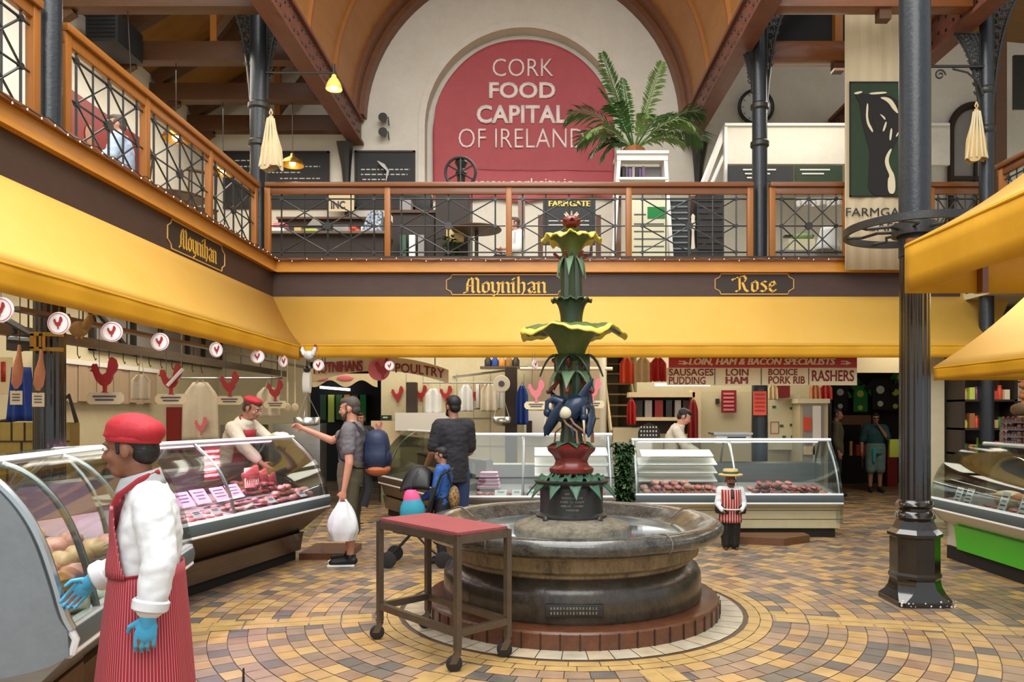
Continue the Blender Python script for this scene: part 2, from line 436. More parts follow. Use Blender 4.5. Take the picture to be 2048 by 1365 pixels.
# ---------------------------------------------------------------- floor: brick pavers in rings round the fountain, straight courses beyond
FX, FY = .30, 6.17                                # fountain axis
def floor():
    m = bpy.data.materials.new('floor pavers'); m.use_nodes = True; nt = m.node_tree; N = nt.nodes; L = nt.links
    b = N['Principled BSDF']; a = N.new('ShaderNodeAttribute'); a.attribute_name = 'paver'
    tc = N.new('ShaderNodeTexCoord'); nz = N.new('ShaderNodeTexNoise'); nz.inputs['Scale'].default_value = 7; nz.inputs['Detail'].default_value = 6
    L.new(tc.outputs['Object'], nz.inputs['Vector'])
    hs = N.new('ShaderNodeHueSaturation'); mr = N.new('ShaderNodeMapRange'); mr.inputs[3].default_value = .5; mr.inputs[4].default_value = 1.08
    L.new(nz.outputs[0], mr.inputs[0]); L.new(mr.outputs[0], hs.inputs['Value']); L.new(a.outputs['Color'], hs.inputs['Color'])
    L.new(hs.outputs[0], b.inputs['Base Color'])
    r2 = N.new('ShaderNodeMapRange'); r2.inputs[3].default_value = .22; r2.inputs[4].default_value = .5
    L.new(nz.outputs[0], r2.inputs[0]); L.new(r2.outputs[0], b.inputs['Roughness'])
    bp = N.new('ShaderNodeBump'); bp.inputs['Strength'].default_value = .15; bp.inputs['Distance'].default_value = .01
    L.new(nz.outputs[0], bp.inputs['Height']); L.new(bp.outputs[0], b.inputs['Normal'])
    pal = [C(h) for h in ('#c49d66', '#c2a06c', '#ba9566', '#ad8e6c', '#a0846b', '#95806b', '#a68a70', '#8c7966', '#776d62', '#6d665f', '#bb965e', '#987a63')]
    yel, crm, red, grout = C('#c2a066'), C('#c8bda6'), C('#94432e'), C('#5a4a38')
    bm = bmesh.new(); cl = bm.loops.layers.float_color.new('paver'); rnd = random.Random(3)
    def quad(pts, col, z=0):
        f = bm.faces.new([bm.verts.new((p[0], p[1], z)) for p in pts])
        for l in f.loops: l[cl] = col
    quad([(-9, -3), (12, -3), (12, 24), (-9, 24)], grout, -.004)
    def pol(r, t): return (FX + r * math.cos(t), FY + r * math.sin(t))
    seams = [R(d) for d in (-13, -74, -117, -167, 60, 118)]
    def ring(r0, r1, length, cols, stag, gap=.006):
        n = max(12, round(2 * math.pi * (r0 + r1) / 2 / length))
        for i in range(n):
            t0 = 2 * math.pi * (i + stag) / n; t1 = t0 + 2 * math.pi / n
            g = gap / 2 / r0
            quad([pol(r0 + gap / 2, t0 + g), pol(r1 - gap / 2, t0 + g), pol(r1 - gap / 2, t1 - g), pol(r0 + gap / 2, t1 - g)], rnd.choice(cols) if isinstance(cols, list) else cols)
    ring(1.15, 1.365, .16, [crm, crm, crm, C('#cdbb9c')], 0)
    ring(1.40, 1.49, .2, yel, .3); ring(1.49, 1.58, .2, yel, .8)
    r = 1.58; k = 0
    while r < 5.4:
        ring(r, r + .13, .158, pal, rnd.random()); r += .13
    for s in seams:         # double rows of yellow pavers running out from the fountain
        u = V((math.cos(s), math.sin(s))); v = V((-math.sin(s), math.cos(s))); c0 = V((FX, FY))
        q = 1.6
        while q < 5.3:
            for o in (-.12, 0.0):
                a0, a1 = q, q + .23
                quad([c0 + u * (a0 + .004) + v * (o + .004), c0 + u * (a1 - .004) + v * (o + .004), c0 + u * (a1 - .004) + v * (o + .116), c0 + u * (a0 + .004) + v * (o + .116)], yel, .0015)
            q += .235
    for i in range(-36, 50):    # straight courses further away
        for j in range(-22, 190):
            x0 = i * .235 + (.1175 if j % 2 else 0); y0 = j * .118
            if math.hypot(x0 + .12 - FX, y0 + .06 - FY) < 5.45 or y0 > 21: continue
            quad([(x0 + .004, y0 + .004), (x0 + .231, y0 + .004), (x0 + .231, y0 + .114), (x0 + .004, y0 + .114)], rnd.choice(pal))
    me = bpy.data.meshes.new('floor'); bm.to_mesh(me); bm.free(); me.materials.append(m)
    o = bpy.data.objects.new('floor', me); COL.objects.link(o); o['kind'] = 'structure'
floor()

# ---------------------------------------------------------------- shell
GX, GY, GR = -3.84, 10.9, 3.19        # planes of the left, back and right gallery edges
YW = 15.0                             # upper back wall
AX, AZ = -.24, 7.36                   # centre of the vault
BZ = 1.58 + 575 * .01; BX = -.23; BR = 1.97     # banner recess: centre height, x, radius
def back_wall():
    b = B(); n = 28; xl, xr, z0, z1 = -6.75, 11.0, 3.83, 10.9
    arc = [(BX - BR, z0)] + [(BX - BR * math.cos(math.pi * i / n), BZ + BR * math.sin(math.pi * i / n)) for i in range(n + 1)] + [(BX + BR, z0)]
    outer = [(xl, z0)] + [(xl + (xr - xl) * i / n, z1) for i in range(n + 1)] + [(xr, z0)]
    for (a, c), (d, e) in zip(zip(arc, outer), zip(arc[1:], outer[1:])):
        b.f([b.v((p[0], YW, p[1])) for p in (a, c, e, d)])
    for a, d in zip(arc, arc[1:]):          # reveal of the arched recess
        b.f([b.v((a[0], YW, a[1])), b.v((d[0], YW, d[1])), b.v((d[0], YW + .3, d[1])), b.v((a[0], YW + .3, a[1]))])
    b.f([b.v((p[0], YW + .3, p[1])) for p in arc])
    b.done('wall_back', 'white plaster', kind='structure', smooth=0, normals=False)
    b = B()                                 # raised plaster band round the recess
    for i in range(n):
        t0, t1 = math.pi * i / n, math.pi * (i + 1) / n
        q = lambda r, t, y: V((BX - r * math.cos(t), y, BZ + r * math.sin(t)))
        b.hexa([q(BR, t0, YW - .03), q(BR + .13, t0, YW - .03), q(BR + .13, t0, YW + .01), q(BR, t0, YW + .01), q(BR, t1, YW - .03), q(BR + .13, t1, YW - .03), q(BR + .13, t1, YW + .01), q(BR, t1, YW + .01)])
    for s in (-1, 1): b.box(sorted_lo(BX + s * BR, BX + s * (BR + .13), YW - .03, YW + .01, 3.83, BZ)[0], sorted_lo(BX + s * BR, BX + s * (BR + .13), YW - .03, YW + .01, 3.83, BZ)[1])
    b.done('trim_1', 'white plaster', kind='structure')
def sorted_lo(x0, x1, y0, y1, z0, z1): return (min(x0, x1), min(y0, y1), min(z0, z1)), (max(x0, x1), max(y0, y1), max(z0, z1))
back_wall()
B().box((-6.95, 4, 3.2), (-6.67, 15.2, 7.47)).done('wall_left', 'white plaster', kind='structure')
B().box((10.6, 6, 0), (10.8, 21, 9)).done('wall_right', 'white plaster', kind='structure')
# gallery floors (their undersides are the ceilings of the stalls)
B().box((-6.9, 1.0, 3.22), (GX - .03, 15.2, 3.83)).done('ceiling_stalls_left', 'cream wall', kind='structure')
B().box((GX - .03, GY + .03, 3.22), (10.8, 15.2, 3.83)).done('ceiling_stalls_back', 'cream wall', kind='structure')
B().box((6.2, 2.0, 3.22), (10.8, GY + .03, 3.83)).done('ceiling_stalls_right', 'cream wall', kind='structure')
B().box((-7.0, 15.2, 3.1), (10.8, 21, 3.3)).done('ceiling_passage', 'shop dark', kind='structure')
# walls below
B().box((-6.1, 1.0, 0), (-5.9, 14.0, 3.22)).done('wall_stall_left', 'cream wall', kind='structure')
b = B(); b.box((-6.1, 14.0, 0), (-4.25, 14.2, 3.22)); b.box((-2.55, 13.4, 0), (1.28, 13.6, 3.22)); b.box((-4.25, 14.0, 2.55), (-2.55, 14.2, 3.22))
b.box((-2.75, 13.4, 0), (-2.55, 14.2, 3.22)); b.box((1.82, 13.4, 0), (5.15, 13.6, 3.22)); b.box((1.08, 13.6, 0), (1.28, 17, 3.22)); b.box((1.82, 13.6, 0), (2.02, 17, 3.22))
b.box((1.28, 16.4, 0), (1.82, 16.6, 3.22))
b.done('wall_stall_back', 'cream wall', kind='structure')
B().box((-7, 20.2, 0), (10.8, 20.4, 3.3)).done('wall_passage', 'dark brown', kind='structure')
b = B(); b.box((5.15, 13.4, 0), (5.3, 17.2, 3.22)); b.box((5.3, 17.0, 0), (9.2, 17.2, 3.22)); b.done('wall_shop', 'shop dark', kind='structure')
# lean-to roofs
for nm, x0, z0, x1, z1, x2, z2 in (('left', -6.9, 7.36, -3.5, 9.4, None, None), ('right', 3.0, 9.6, 10.8, 8.9, None, None)):
    b = B(); b.hexa([(x0, 9.0, z0), (x1, 9.0, z1), (x1, 15.1, z1), (x0, 15.1, z0), (x0, 9.0, z0 + .1), (x1, 9.0, z1 + .1), (x1, 15.1, z1 + .1), (x0, 15.1, z0 + .1)])
    b.done('ceiling_' + nm, 'gold plywood', kind='structure')
# timber vault with ribs
def arc_sheet(b, r, t, y0, y1, n=40, a0=2, a1=178):
    for i in range(n):
        p = [R(a0 + (a1 - a0) * k / n) for k in (i, i + 1)]
        q = lambda rr, a, y: V((AX + rr * math.cos(a), y, AZ + rr * math.sin(a)))
        b.hexa([q(r, p[0], y0), q(r + t, p[0], y0), q(r + t, p[0], y1), q(r, p[0], y1), q(r, p[1], y0), q(r + t, p[1], y0), q(r + t, p[1], y1), q(r, p[1], y1)])
b = B(); arc_sheet(b, 3.3, .08, 9.2, 15.0); b.done('ceiling_vault', 'vault wood', kind='structure', smooth=30)
b = B()
for y0, y1, r, t in ((14.72, 14.99, 3.12, .2), (14.45, 14.72, 3.22, .1)): arc_sheet(b, r, t, y0, y1)
b.done('trim_2', 'vault rib', kind='structure', smooth=30)
b = B()
for y0 in (13.1, 11.6, 10.1): arc_sheet(b, 3.24, .06, y0, y0 + .07)
b.done('trim_3', 'orange wood', kind='structure', smooth=30)

# ---------------------------------------------------------------- roof timbers
def beam(name, mt, a, b_, w, h, label, group=None, cat='beam'):
    return B().bar(a, b_, w, h, bev=.012).done(name, mt, label=label, cat=cat, group=group)
def rivet_girder(x, label):
    t = T('riveted_girder', label, 'girder', (x, 9, 6.98))
    b = B(); b.box((x - .09, 7.5, 6.98), (x + .09, 14.95, 7.4), .01); b.done('girder_web', 'rivet beam', t)
    b = B(); b.box((x - .14, 7.5, 6.93), (x + .14, 14.95, 6.99)); b.box((x - .14, 7.5, 7.39), (x + .14, 14.95, 7.45)); b.done('flange', 'rivet beam', t)
    b = B()
    for i in range(38):
        y = 7.7 + i * .19
        for z in (7.08, 7.28):
            for s in (-1, 1): b.cone((x + s * .09, y, z + (.05 if i % 2 else 0)), (x + s * .105, y, z + (.05 if i % 2 else 0)), .026, .02, 6)
    o = b.done('rivets', 'black', t); o['kind'] = 'stuff'
rivet_girder(-3.55, 'riveted brown girder under the left foot of the wooden vault')
rivet_girder(3.06, 'riveted brown girder under the right foot of the wooden vault')
rivet_girder(5.98, 'riveted girder above the far right column')
for i, y in enumerate((10.08, 11.6, 13.05, 14.45)):
    w_ = ('cut off by the top of the photo', 'with the dark heater box beside it', 'third from the top of the photo', 'lowest in the photo, close to the back wall')[i]
    t = T('roof_truss', 'brown tie beam over the left gallery, ' + w_, 'beam', (-5.2, y, 7), group='roof trusses over the left gallery')
    B().box((-6.66, y - .11, 7.0), (-3.65, y + .11, 7.3), .01).done('tie_beam', 'dark beam', t)
    B().bar((-6.6, y, 6.75), (-6.2, y, 7.0), .12, .12).done('brace', 'dark beam', t)
    B().box((-5.0, y - .06, 7.3), (-4.9, y + .06, 8.35)).done('king_post', 'orange wood', t)
    B().bar((-6.6, y, 7.35), (-3.7, y, 9.1), .14, .2).done('rafter', 'dark beam', t)
    B().bar((-4.95, y, 7.4), (-4.1, y, 8.5), .1, .12).done('strut', 'dark beam', t)
for i, y in enumerate((10.08, 11.6)):
    w_ = ('cut off by the top of the photo', 'below the black roof opening')[i]
    t = T('roof_truss', 'orange-brown tie beam over the right gallery, ' + w_, 'beam', (4.6, y, 7), group='roof trusses over the right gallery')
    B().box((3.2, y - .11, 7.0), (5.83, y + .11, 7.3), .01).done('tie_beam', 'rail wood', t)
    B().box((4.62, y - .06, 7.3), (4.74, y + .06, 8.6)).done('king_post', 'orange wood', t)
    B().bar((3.25, y, 7.3), (4.6, y, 8.6), .12, .16).done('rafter', 'dark beam', t)
    B().bar((5.8, y, 7.3), (4.7, y, 8.6), .12, .16).done('rafter', 'dark beam', t)
    if i < 2: B().box((4.6, y - .07, 6.86), (4.76, y + .07, 7.0)).done('bolt_block', 'dark beam', t)
B().box((3.4, 12.0, 7.3), (5.6, 12.1, 8.4)).done('dark_opening_panel', 'shop dark', label='black panel for the unlit opening between timbers above the right gallery', cat='opening')  # solid near-black panel paints the darkness of the opening

# ---------------------------------------------------------------- iron columns
def filigree(b, a, c, corner, thick=.05, n=9):
    """cast spandrel: scrollwork filling the triangle a-corner-c under a curved edge"""
    a, c, k = V(a), V(c), V(corner); u = c - k; v = a - k; rnd = random.Random(int(a.x * 100 + a.y * 10))
    edge = []
    for i in range(13):
        t = i / 12; q = (1 - t) ** 2 * a + 2 * t * (1 - t) * (k + u * .18 + v * .18) + t * t * c; edge.append(q)
    b.tube(edge, .022, 6); b.tube([a, k, c], .02, 6)
    nn = u.cross(v).normalized()
    for i in range(2, 12):
        for j in range(5):
            s = (j + .5) / 5; q = k + (edge[i] - k) * s; r = .035 + .03 * s
            ux = u.normalized(); uy = v.normalized()
            pts = [q + ux * (r * (1 - m / 12) * math.cos(m * .8)) + uy * (r * (1 - m / 12) * math.sin(m * .8)) for m in range(9)]
            b.tube(pts, .012, 4, False)
        b.tube([k, edge[i]], .008, 4, False)
def slim_column(x, y, r, label, sp, z1=7.9, z0=0):
    t = T('iron_column', label, 'column', (x, y, 0), group='iron columns of the arcade')
    B().cone((x, y, z0), (x, y, z1), r * 1.1, r, 20).done('shaft', 'sky tint black', t)
    b = B()
    for z in (z0 + .08, 5.55, 6.1): b.lathe([(r, z - .06), (r * 1.28, z - .03), (r * 1.28, z + .03), (r, z + .06)], (x, y, 0), 20)
    b.done('collar', 'iron black', t)
    for s, e, zl, zt in sp:
        b = B(); filigree(b, (x + s * r, y, zl), (x + s * e, y, zt), (x + s * r, y, zt)); b.done('spandrel', 'iron black', t)
    return t
slim_column(-4.06, 11.03, .12, 'black iron column in the far left corner of the gallery', ((-1, .6, 6.2, 7.85), (1, .3, 6.2, 7.3)), z0=3.83)
slim_column(3.31, 11.05, .105, 'black iron column behind the back railing, left of the beige banner', ((1, .6, 6.2, 7.85), (-1, .2, 6.3, 6.9)))
slim_column(6.32, 10.5, .09, 'black iron column at the far right with a scrolled lamp bracket', ((1, .6, 5.9, 7.6), (-1, .45, 5.7, 6.9)))
def corbel(x, label):
    t = T('wall_corbel', label, 'corbel', (x, YW, 5.8))
    b = B(); b.tube([(x, YW - .05, 4.7), (x, YW - .06, 5.9), (x, YW - .1, 6.5), (x, YW - .22, 6.95)], [.025, .05, .1, .17], 8); b.done('bracket', 'iron black', t)
    return t
corbel(-3.75, 'tapering black iron corbel on the wall left of the arched banner'); corbel(3.25, 'tapering black iron corbel on the wall right of the palm')
def big_column(x, y, label, base):
    t = T('iron_column', label, 'column', (x, y, 0), group='iron columns of the arcade')
    ru = .125 if base else .095
    B().cone((x, y, 2.9), (x, y, 7.0), ru, ru * .95, 28).done('upper_shaft', 'sky tint black', t)
    b = B(); k = 16; zb = .84 if base else 0            # fluted lower shaft
    def fl(u, v):
        a = 2 * math.pi * u; r = (.117 - .004 * v) + .004 * math.cos(a * k); return V((x + r * math.cos(a), y + r * math.sin(a), zb + (3.2 - zb) * v))
    b.grid(fl, 128, 6, True); b.done('lower_shaft', 'gloss black', t)
    if base:
        b = B(); b.lathe([(.118, .86), (.14, .845), (.15, .815), (.128, .79), (.128, .77), (.152, .745), (.16, .715), (.135, .685)], (x, y, 0), 32); b.done('base_ring', 'gloss black', t)
        b = B(); prof = [(.13, .69), (.16, .62), (.196, .585), (.196, .56), (.178, .545), (.178, .26), (.188, .24), (.188, .22), (.178, .2), (.178, .17)]
        b.lathe([(r / math.cos(math.pi / 8), z) for r, z in prof], (x, y, 0), 8, fn=lambda r, z, a, i: (r, z))
        bmesh.ops.rotate(b.bm, verts=b.bm.verts, cent=(x, y, 0), matrix=Mx.Rotation(math.pi / 8, 3, 'Z'))
        b.done('octagonal_base', 'gloss black', t, smooth=20)
        b = B(); rings = []
        for ap, cr, z in ((.178, .0737, .2), (.186, .085, .14), (.2, .125, .09), (.217, .17, .055), (.222, .185, .04), (.222, .185, 0)):
            rings.append([b.v((x + px_ * sx, y + py_ * sy, z)) for px_, py_, sx, sy in ((ap, cr, 1, 1), (cr, ap, 1, 1), (cr, ap, -1, 1), (ap, cr, -1, 1), (ap, cr, -1, -1), (cr, ap, -1, -1), (cr, ap, 1, -1), (ap, cr, 1, -1))])
        b.skin(rings); b.done('plinth', 'gloss black', t, smooth=25)
        rnd = random.Random(5); b = B()
        for i in range(26):
            a = rnd.uniform(math.pi, 2 * math.pi); z = rnd.uniform(.03, .13); r = .35 + .02
            q = V((x + .22 * max(-1, min(1, 1.2 * math.cos(a))), y - .226, .012 + rnd.random() * .05)); s = rnd.uniform(.004, .009)
            b.ell(q, (s, .003, s), 6, 4)
        b.done('paint_chips', 'white paint', t)
    return t
c = big_column(GR + .0, 6.3, 'big black iron column on an octagonal base at the right', True)
# flat iron hoop round the right column
b = B(); hx, hy, hz = 3.19, 6.3, 3.12
b.lathe([(.53, hz - .03), (.56, hz - .03), (.56, hz + .03), (.53, hz + .03), (.53, hz - .03)], (hx, hy, 0), 48)
b.lathe([(.14, hz - .05), (.18, hz - .05), (.18, hz + .05), (.14, hz + .05), (.14, hz - .05)], (hx, hy, 0), 24)
b.done('hoop_rim', 'iron black', c)
for i in range(8):
    a = R(45 * i + 12); d = V((math.cos(a), math.sin(a), 0)); e = V((-d.y, d.x, 0)); o = V((hx, hy, hz)); b = B()
    b.tube([o + d * .15, o + d * .28 + e * .06, o + d * .42 - e * .05, o + d * .54], .013, 6); b.done('hoop_spoke', 'iron black', c)
big_column(-4.0, 6.18, 'big black iron column at the left, in front of the gallery rail', False)

# ---------------------------------------------------------------- fascias, pine boards and railings
def fascia(name, a, b_, n, label):
    """dark board with a pine board above along a-b (plan), n = outward normal"""
    a, b_, n = V((*a, 0)), V((*b_, 0)), V((*n, 0)); d = (b_ - a).normalized()
    t = T(name, label, 'fascia', a + V((0, 0, 3.29)))
    def board(nm, z0, z1, o, mt): B().bar(a + n * (o / 2) + V((0, 0, (z0 + z1) / 2)), b_ + n * (o / 2) + V((0, 0, (z0 + z1) / 2)), o, z1 - z0).done(nm, mt, t)
    board('lower_board', 3.27, 3.64, .05, 'fascia brown')
    board('pine_board', 3.64, 3.78, .10, 'pine'); board('pine_lip', 3.62, 3.655, .12, 'pine'); board('pine_cap', 3.78, 3.815, .15, 'rail wood')
    board('floor_edge', 3.815, 3.86, .06, 'dark brown')
    return t
fascia('gallery_fascia', (GX, 1.2), (GX, GY), (1, 0), 'dark brown fascia board with pine trim along the left gallery')
fascia('gallery_fascia', (GX, GY), (6.15, GY), (0, -1), 'dark brown fascia board with pine trim along the back gallery')
def iron_panel(b, o, d, w, z0, z1):
    """lattice of bars with a central boss, from o along d"""
    o, d = V(o), V(d); p = lambda u, v: o + d * (w * u) + V((0, 0, z0 + (z1 - z0) * v)); r = .010
    zt, zm, zb = .93, .5, .08; xs = (.09, .295, .5, .705, .91)
    for v in (zt, zb): b.tube([p(0, v), p(1, v)], .012, 5)
    b.tube([p(0, zm), p(1, zm)], r, 5)
    for x in xs: b.tube([p(x, 0), p(x, 1)], .012 if x in (.09, .5, .91) else r, 5)
    for s in (1, -1):
        m = lambda x: .5 + (x - .5) * s
        b.tube([p(m(.09), zt), p(.5, zm)], r, 5); b.tube([p(m(.09), zb), p(.5, zm)], r, 5)
        b.tube([p(m(.09), zm), p(.5, zt)], r, 5); b.tube([p(m(.09), zm), p(.5, zb)], r, 5)
    n = d.cross(Z)
    b.cone(p(.5, zm) - n * .02, p(.5, zm) + n * .02, .055, .055, 10)
    for x, v in ((.09, zt), (.09, zm), (.09, zb), (.91, zt), (.91, zm), (.91, zb), (.5, zt), (.5, zb)): b.cone(p(x, v) - n * .016, p(x, v) + n * .016, .028, .028, 8)
def railing(name, a, b_, posts, label, mt='rail wood', z0=3.85, z1=4.93):
    a, b_ = V((*a, 0)), V((*b_, 0)); d = (b_ - a).normalized(); Ln = (b_ - a).length
    t = T(name, label, 'railing', a + V((0, 0, z0))); zz = V((0, 0, 1))
    b = B(); b.bar(a + zz * (z1 - .035), b_ + zz * (z1 - .035), .13, .07, bev=.012); b.done('handrail', mt, t)
    B().bar(a + zz * (z1 - .12), b_ + zz * (z1 - .12), .06, .1, bev=.008).done('top_board', 'orange wood' if mt == 'orange wood' else 'rail wood', t)
    for s in posts: B().bar(a + d * s + zz * (z0 - .02), a + d * s + zz * (z1 - .07), .075, .085, d, bev=.008).done('post', 'orange wood', t)
    for s, e in zip(posts, posts[1:]):
        if e - s < .3: continue
        b = B(); iron_panel(b, a + d * (s + .05), d, e - s - .1, z0, z1 - .17); b.done('iron_panel', 'iron black', t)
px = lambda x: (x - CX) / F * GY
railing('gallery_railing', (px(533), GY - .02), (px(1505), GY - .02), [px(q) - px(533) for q in (537, 776, 1018, 1257, 1499)], 'wooden railing with black iron lattice panels along the back gallery')
railing('gallery_railing', (px(1538), GY - .02), (px(1968), GY - .02), [px(q) - px(1538) for q in (1543, 1690, 1860, 1962)], 'wooden railing section behind the beige hanging banner')
yl = lambda x: 4.0 * F / (CX - x); RX = -4.0
railing('gallery_railing', (RX, 3.6), (RX, 6.02), [.1, 1.25, yl(66) - 3.6], 'short wooden railing with iron lattice left of the big left column', 'orange wood', z1=4.89)
railing('gallery_railing', (RX, 6.33), (RX, yl(513)), [.05, yl(290) - 6.33, yl(418) - 6.33, yl(509) - 6.33], 'wooden railing with black iron lattice along the left gallery', 'orange wood', z1=4.89)
railing('gallery_railing', (6.25, 10.1), (6.25, 8.2), [.08, 1.0, 1.8], 'short wooden railing at the far right above the yellow awning', 'rail wood')
B().box((6.2, 8.0, 3.3), (6.3, 10.8, 3.84)).done('trim_5', 'fascia brown', kind='structure')
# fairy lights along the pine boards
for (a, b_, lab) in (((GX + .17, 3.7), (GX + .17, GY - .15), 'left'), ((GX + .15, GY - .17), (4.2, GY - .17), 'back')):
    t = T('fairy_lights', f'string of tiny fairy lights along the {lab} gallery edge', 'string lights', (a[0], a[1], 3.8)); rnd = random.Random(2)
    pts = []; n = 90 if lab == 'left' else 74
    for i in range(n + 1):
        q = V((*a, 0)).lerp(V((*b_, 0)), i / n); pts.append(q + V((0, 0, 3.80 + rnd.uniform(-.025, .02))))
    B().tube(pts, .005, 4).done('wire', 'dark brown', t)
    b = B()
    for q in pts[::2]: b.ell(q + V((0, 0, -.012)), (.006, .006, .01), 6, 4)
    o = b.done('tiny_bulbs', 'fairy glow', t); o['kind'] = 'stuff'

# ---------------------------------------------------------------- yellow awnings
def awning(label, inner, outer, zi, zo, drop, ends=(), wob=.006):
    """inner, outer: lists of plan points of the top and lower edges"""
    t = T('awning', label, 'awning', (*outer[0], zo - drop))
    b = B(); n = 24; rnd = random.Random(len(label))
    for (i0, i1), (o0, o1) in zip(zip(inner, inner[1:]), zip(outer, outer[1:])):
        I0, I1, O0, O1 = V((*i0, zi)), V((*i1, zi)), V((*o0, zo)), V((*o1, zo))
        b.grid(lambda u, v: (I0.lerp(I1, u)).lerp(O0.lerp(O1, u), v) - Z * .05 * math.sin(math.pi * v) * (1 if 0 < u < 1 else 1), 2, 8)
    b.done('canopy', 'awning yellow', t, solid=.006)
    b = B()
    for o0, o1 in zip(outer, outer[1:]):
        O0, O1 = V((*o0, zo)), V((*o1, zo)); d = (O1 - O0).normalized(); nn = d.cross(Z)
        k = max(8, int((O1 - O0).length * 10))
        b.grid(lambda u, v: O0.lerp(O1, u) - Z * drop * v + nn * (.02 * v * math.sin(u * k * .9) * wob / .006 * .5), k, 3)
    for e0, e1 in ends:
        b.grid(lambda u, v: V(e0[0]).lerp(V(e0[1]), u).lerp(V(e1[0]).lerp(V(e1[1]), u), v), 4, 2)
    b.done('valance', 'valance yellow', t, solid=.005)
    b = B()
    for o0, o1 in zip(outer, outer[1:]): b.tube([V((*o0, zo - .015)), V((*o1, zo - .015))], .009, 6)
    b.done('front_bar', 'valance yellow', t)
    return t
OX, OY = GX + .62, GY - .62
awning('long yellow awning along the left stalls', [(GX + .03, 1.5), (GX + .03, GY)], [(OX, 1.5), (OX, OY)], 3.3, 2.51, .2)
awning('long yellow awning across the back stalls', [(GX, GY - .03), (6.9, GY - .03)], [(OX, OY), (6.2, OY)], 3.3, 2.53, .18)
rx, ry = 2.58, 5.23
t = awning('yellow awning in the upper right in front of the big column', [(3.62, ry), (3.62, 1.5)], [(rx, ry), (rx, 1.5)], 3.42, 2.76, .34,
       ends=[(((rx, ry, 2.76), (3.62, ry, 2.76)), ((rx, ry, 2.42), (3.62, ry, 2.42)))])
b = B(); b.bar((3.1, ry - .02, 2.42), (3.1, ry - .02, 2.95), .04, .1); b.bar((rx, ry - .03, 2.77), (3.62, ry - .03, 2.77), .04, .05); b.done('end_frame', 'rail wood', t)
lx, ly = 4.52, 8.5
awning('lower yellow awning over the green counter at the far right', [(5.6, ly), (5.6, 3.5)], [(lx, ly), (lx, 3.5)], 2.95, 2.11, .155, ends=[(((lx, ly, 2.11), (5.6, ly, 2.11)), ((lx, ly, 1.96), (5.6, ly, 1.96)))])
# ---------------------------------------------------------------- fountain
ft = T('fountain', 'big round stone fountain with a painted iron leaf column in the middle of the hall', 'fountain', (FX, FY, 0))
c0 = (FX, FY, 0)
b = B(); b.lathe([(1.1, 0), (1.185, 0), (1.185, .105), (1.175, .12), (1.16, .125), (.9, .125)], c0, 96); b.done('brick_step', 'brick step', ft, smooth=30)
b = B()
for i in range(56):
    a = 2 * math.pi * i / 56; d = V((math.cos(a), math.sin(a), 0)); b.bar(V(c0) + d * 1.19 + V((0, 0, 0)), V(c0) + d * 1.19 + V((0, 0, .112)), .008, .006, d)
b.done('step_joints', 'dark brown', ft)['kind'] = 'stuff'
b = B(); b.lathe([(.9, .12), (1.03, .125), (1.045, .15), (1.04, .32), (1.02, .365), (.975, .4), (.95, .42)], c0, 96); b.done('drum', 'fountain base', ft)
b = B(); b.lathe([(.94, .41), (.965, .43), (.965, .45), (1.0, .465), (1.02, .48), (1.035, .56), (1.07, .585), (1.075, .60), (1.1, .61)], c0, 96); b.done('carved_band', 'fountain sand', ft)
def rimf(r, z, t, k): return (r * (1 + .0025 * math.sin(9 * t + k) + .0015 * math.sin(23 * t)), z)
b = B(); b.lathe([(1.05, .60), (1.13, .595), (1.185, .615), (1.212, .655), (1.212, .69), (1.19, .722), (1.15, .738), (1.10, .735), (1.06, .715), (.98, .66), (.9, .6), (.7, .57), (.3, .56)], c0, 96, rimf); b.done('basin', 'fountain rim', ft)
for a in (-122, -58, 25, 74, 150):       # lead joints over the rim
    d = V((math.cos(R(a)), math.sin(R(a)), 0)); b = B()
    b.tube([V(c0) + d * r + Z * (z + .002) for r, z in ((1.187, .615), (1.214, .655), (1.214, .69), (1.192, .724), (1.15, .741), (1.1, .738), (1.06, .718), (.98, .663))], .006, 5); b.done('rim_joint', 'lichen disc', ft)
b = B(); b.lathe([(0.02, .632), (.93, .632)], c0, 64); b.done('water', 'water', ft)
b = B(); b.lathe([(.47, .55), (.475, .665), (.46, .685), (.3, .735), (.26, .745)], c0, 64); b.done('stone_disc', 'lichen disc', ft)
ped = B(); ped.lathe([(.29, .735), (.29, .755), (.262, .775), (.258, .80), (.258, .985), (.275, 1.0), (.30, 1.02), (.305, 1.035), (.28, 1.045), (.1, 1.05)], c0, 48); ped = ped.done('pedestal', 'cast iron', ft)
for i, a in enumerate((-135, -45, 45, 135)):
    d = V((math.cos(R(a)), math.sin(R(a)), 0)); b = B(); b.lathe([(.03, 0), (.026, .015), (.012, .03), (.001, .036)], V(c0) + d * .3 + Z * .735, 8); b.done('bolt_head', 'cast iron', ped)
b = B()
for r, wd in enumerate((.12, .17, .2, .19, .11)):    # raised lettering rows on the pedestal panel
    z = .945 - r * .032; k = int(wd / .013)
    for i in range(k):
        if random.random() < .12: continue
        a = -math.pi / 2 + (i - k / 2) * .013 / .26
        d = V((math.cos(a), math.sin(a), 0)); e = V((-d.y, d.x, 0)); o = V(c0) + d * .259 + Z * z
        b.obox(o, (.008, .004, random.uniform(.012, .018)), e, d, Z)
b.done('raised_inscription', 'lichen disc', ped)
b = B(); b.obox((FX - .03, FY - 1.047, .235), (.40, .03, .085), X, Y_, Z, .005); pl = b.done('bronze_plate', 'iron black', ft)
b = B()
for r in range(2):
    for i in range(15): b.obox((FX - .2 + .022 * i + .01, FY - 1.064, .252 - .032 * r), (random.uniform(.008, .016), .004, .018))
b.done('plate_lettering', 'lichen disc', pl)

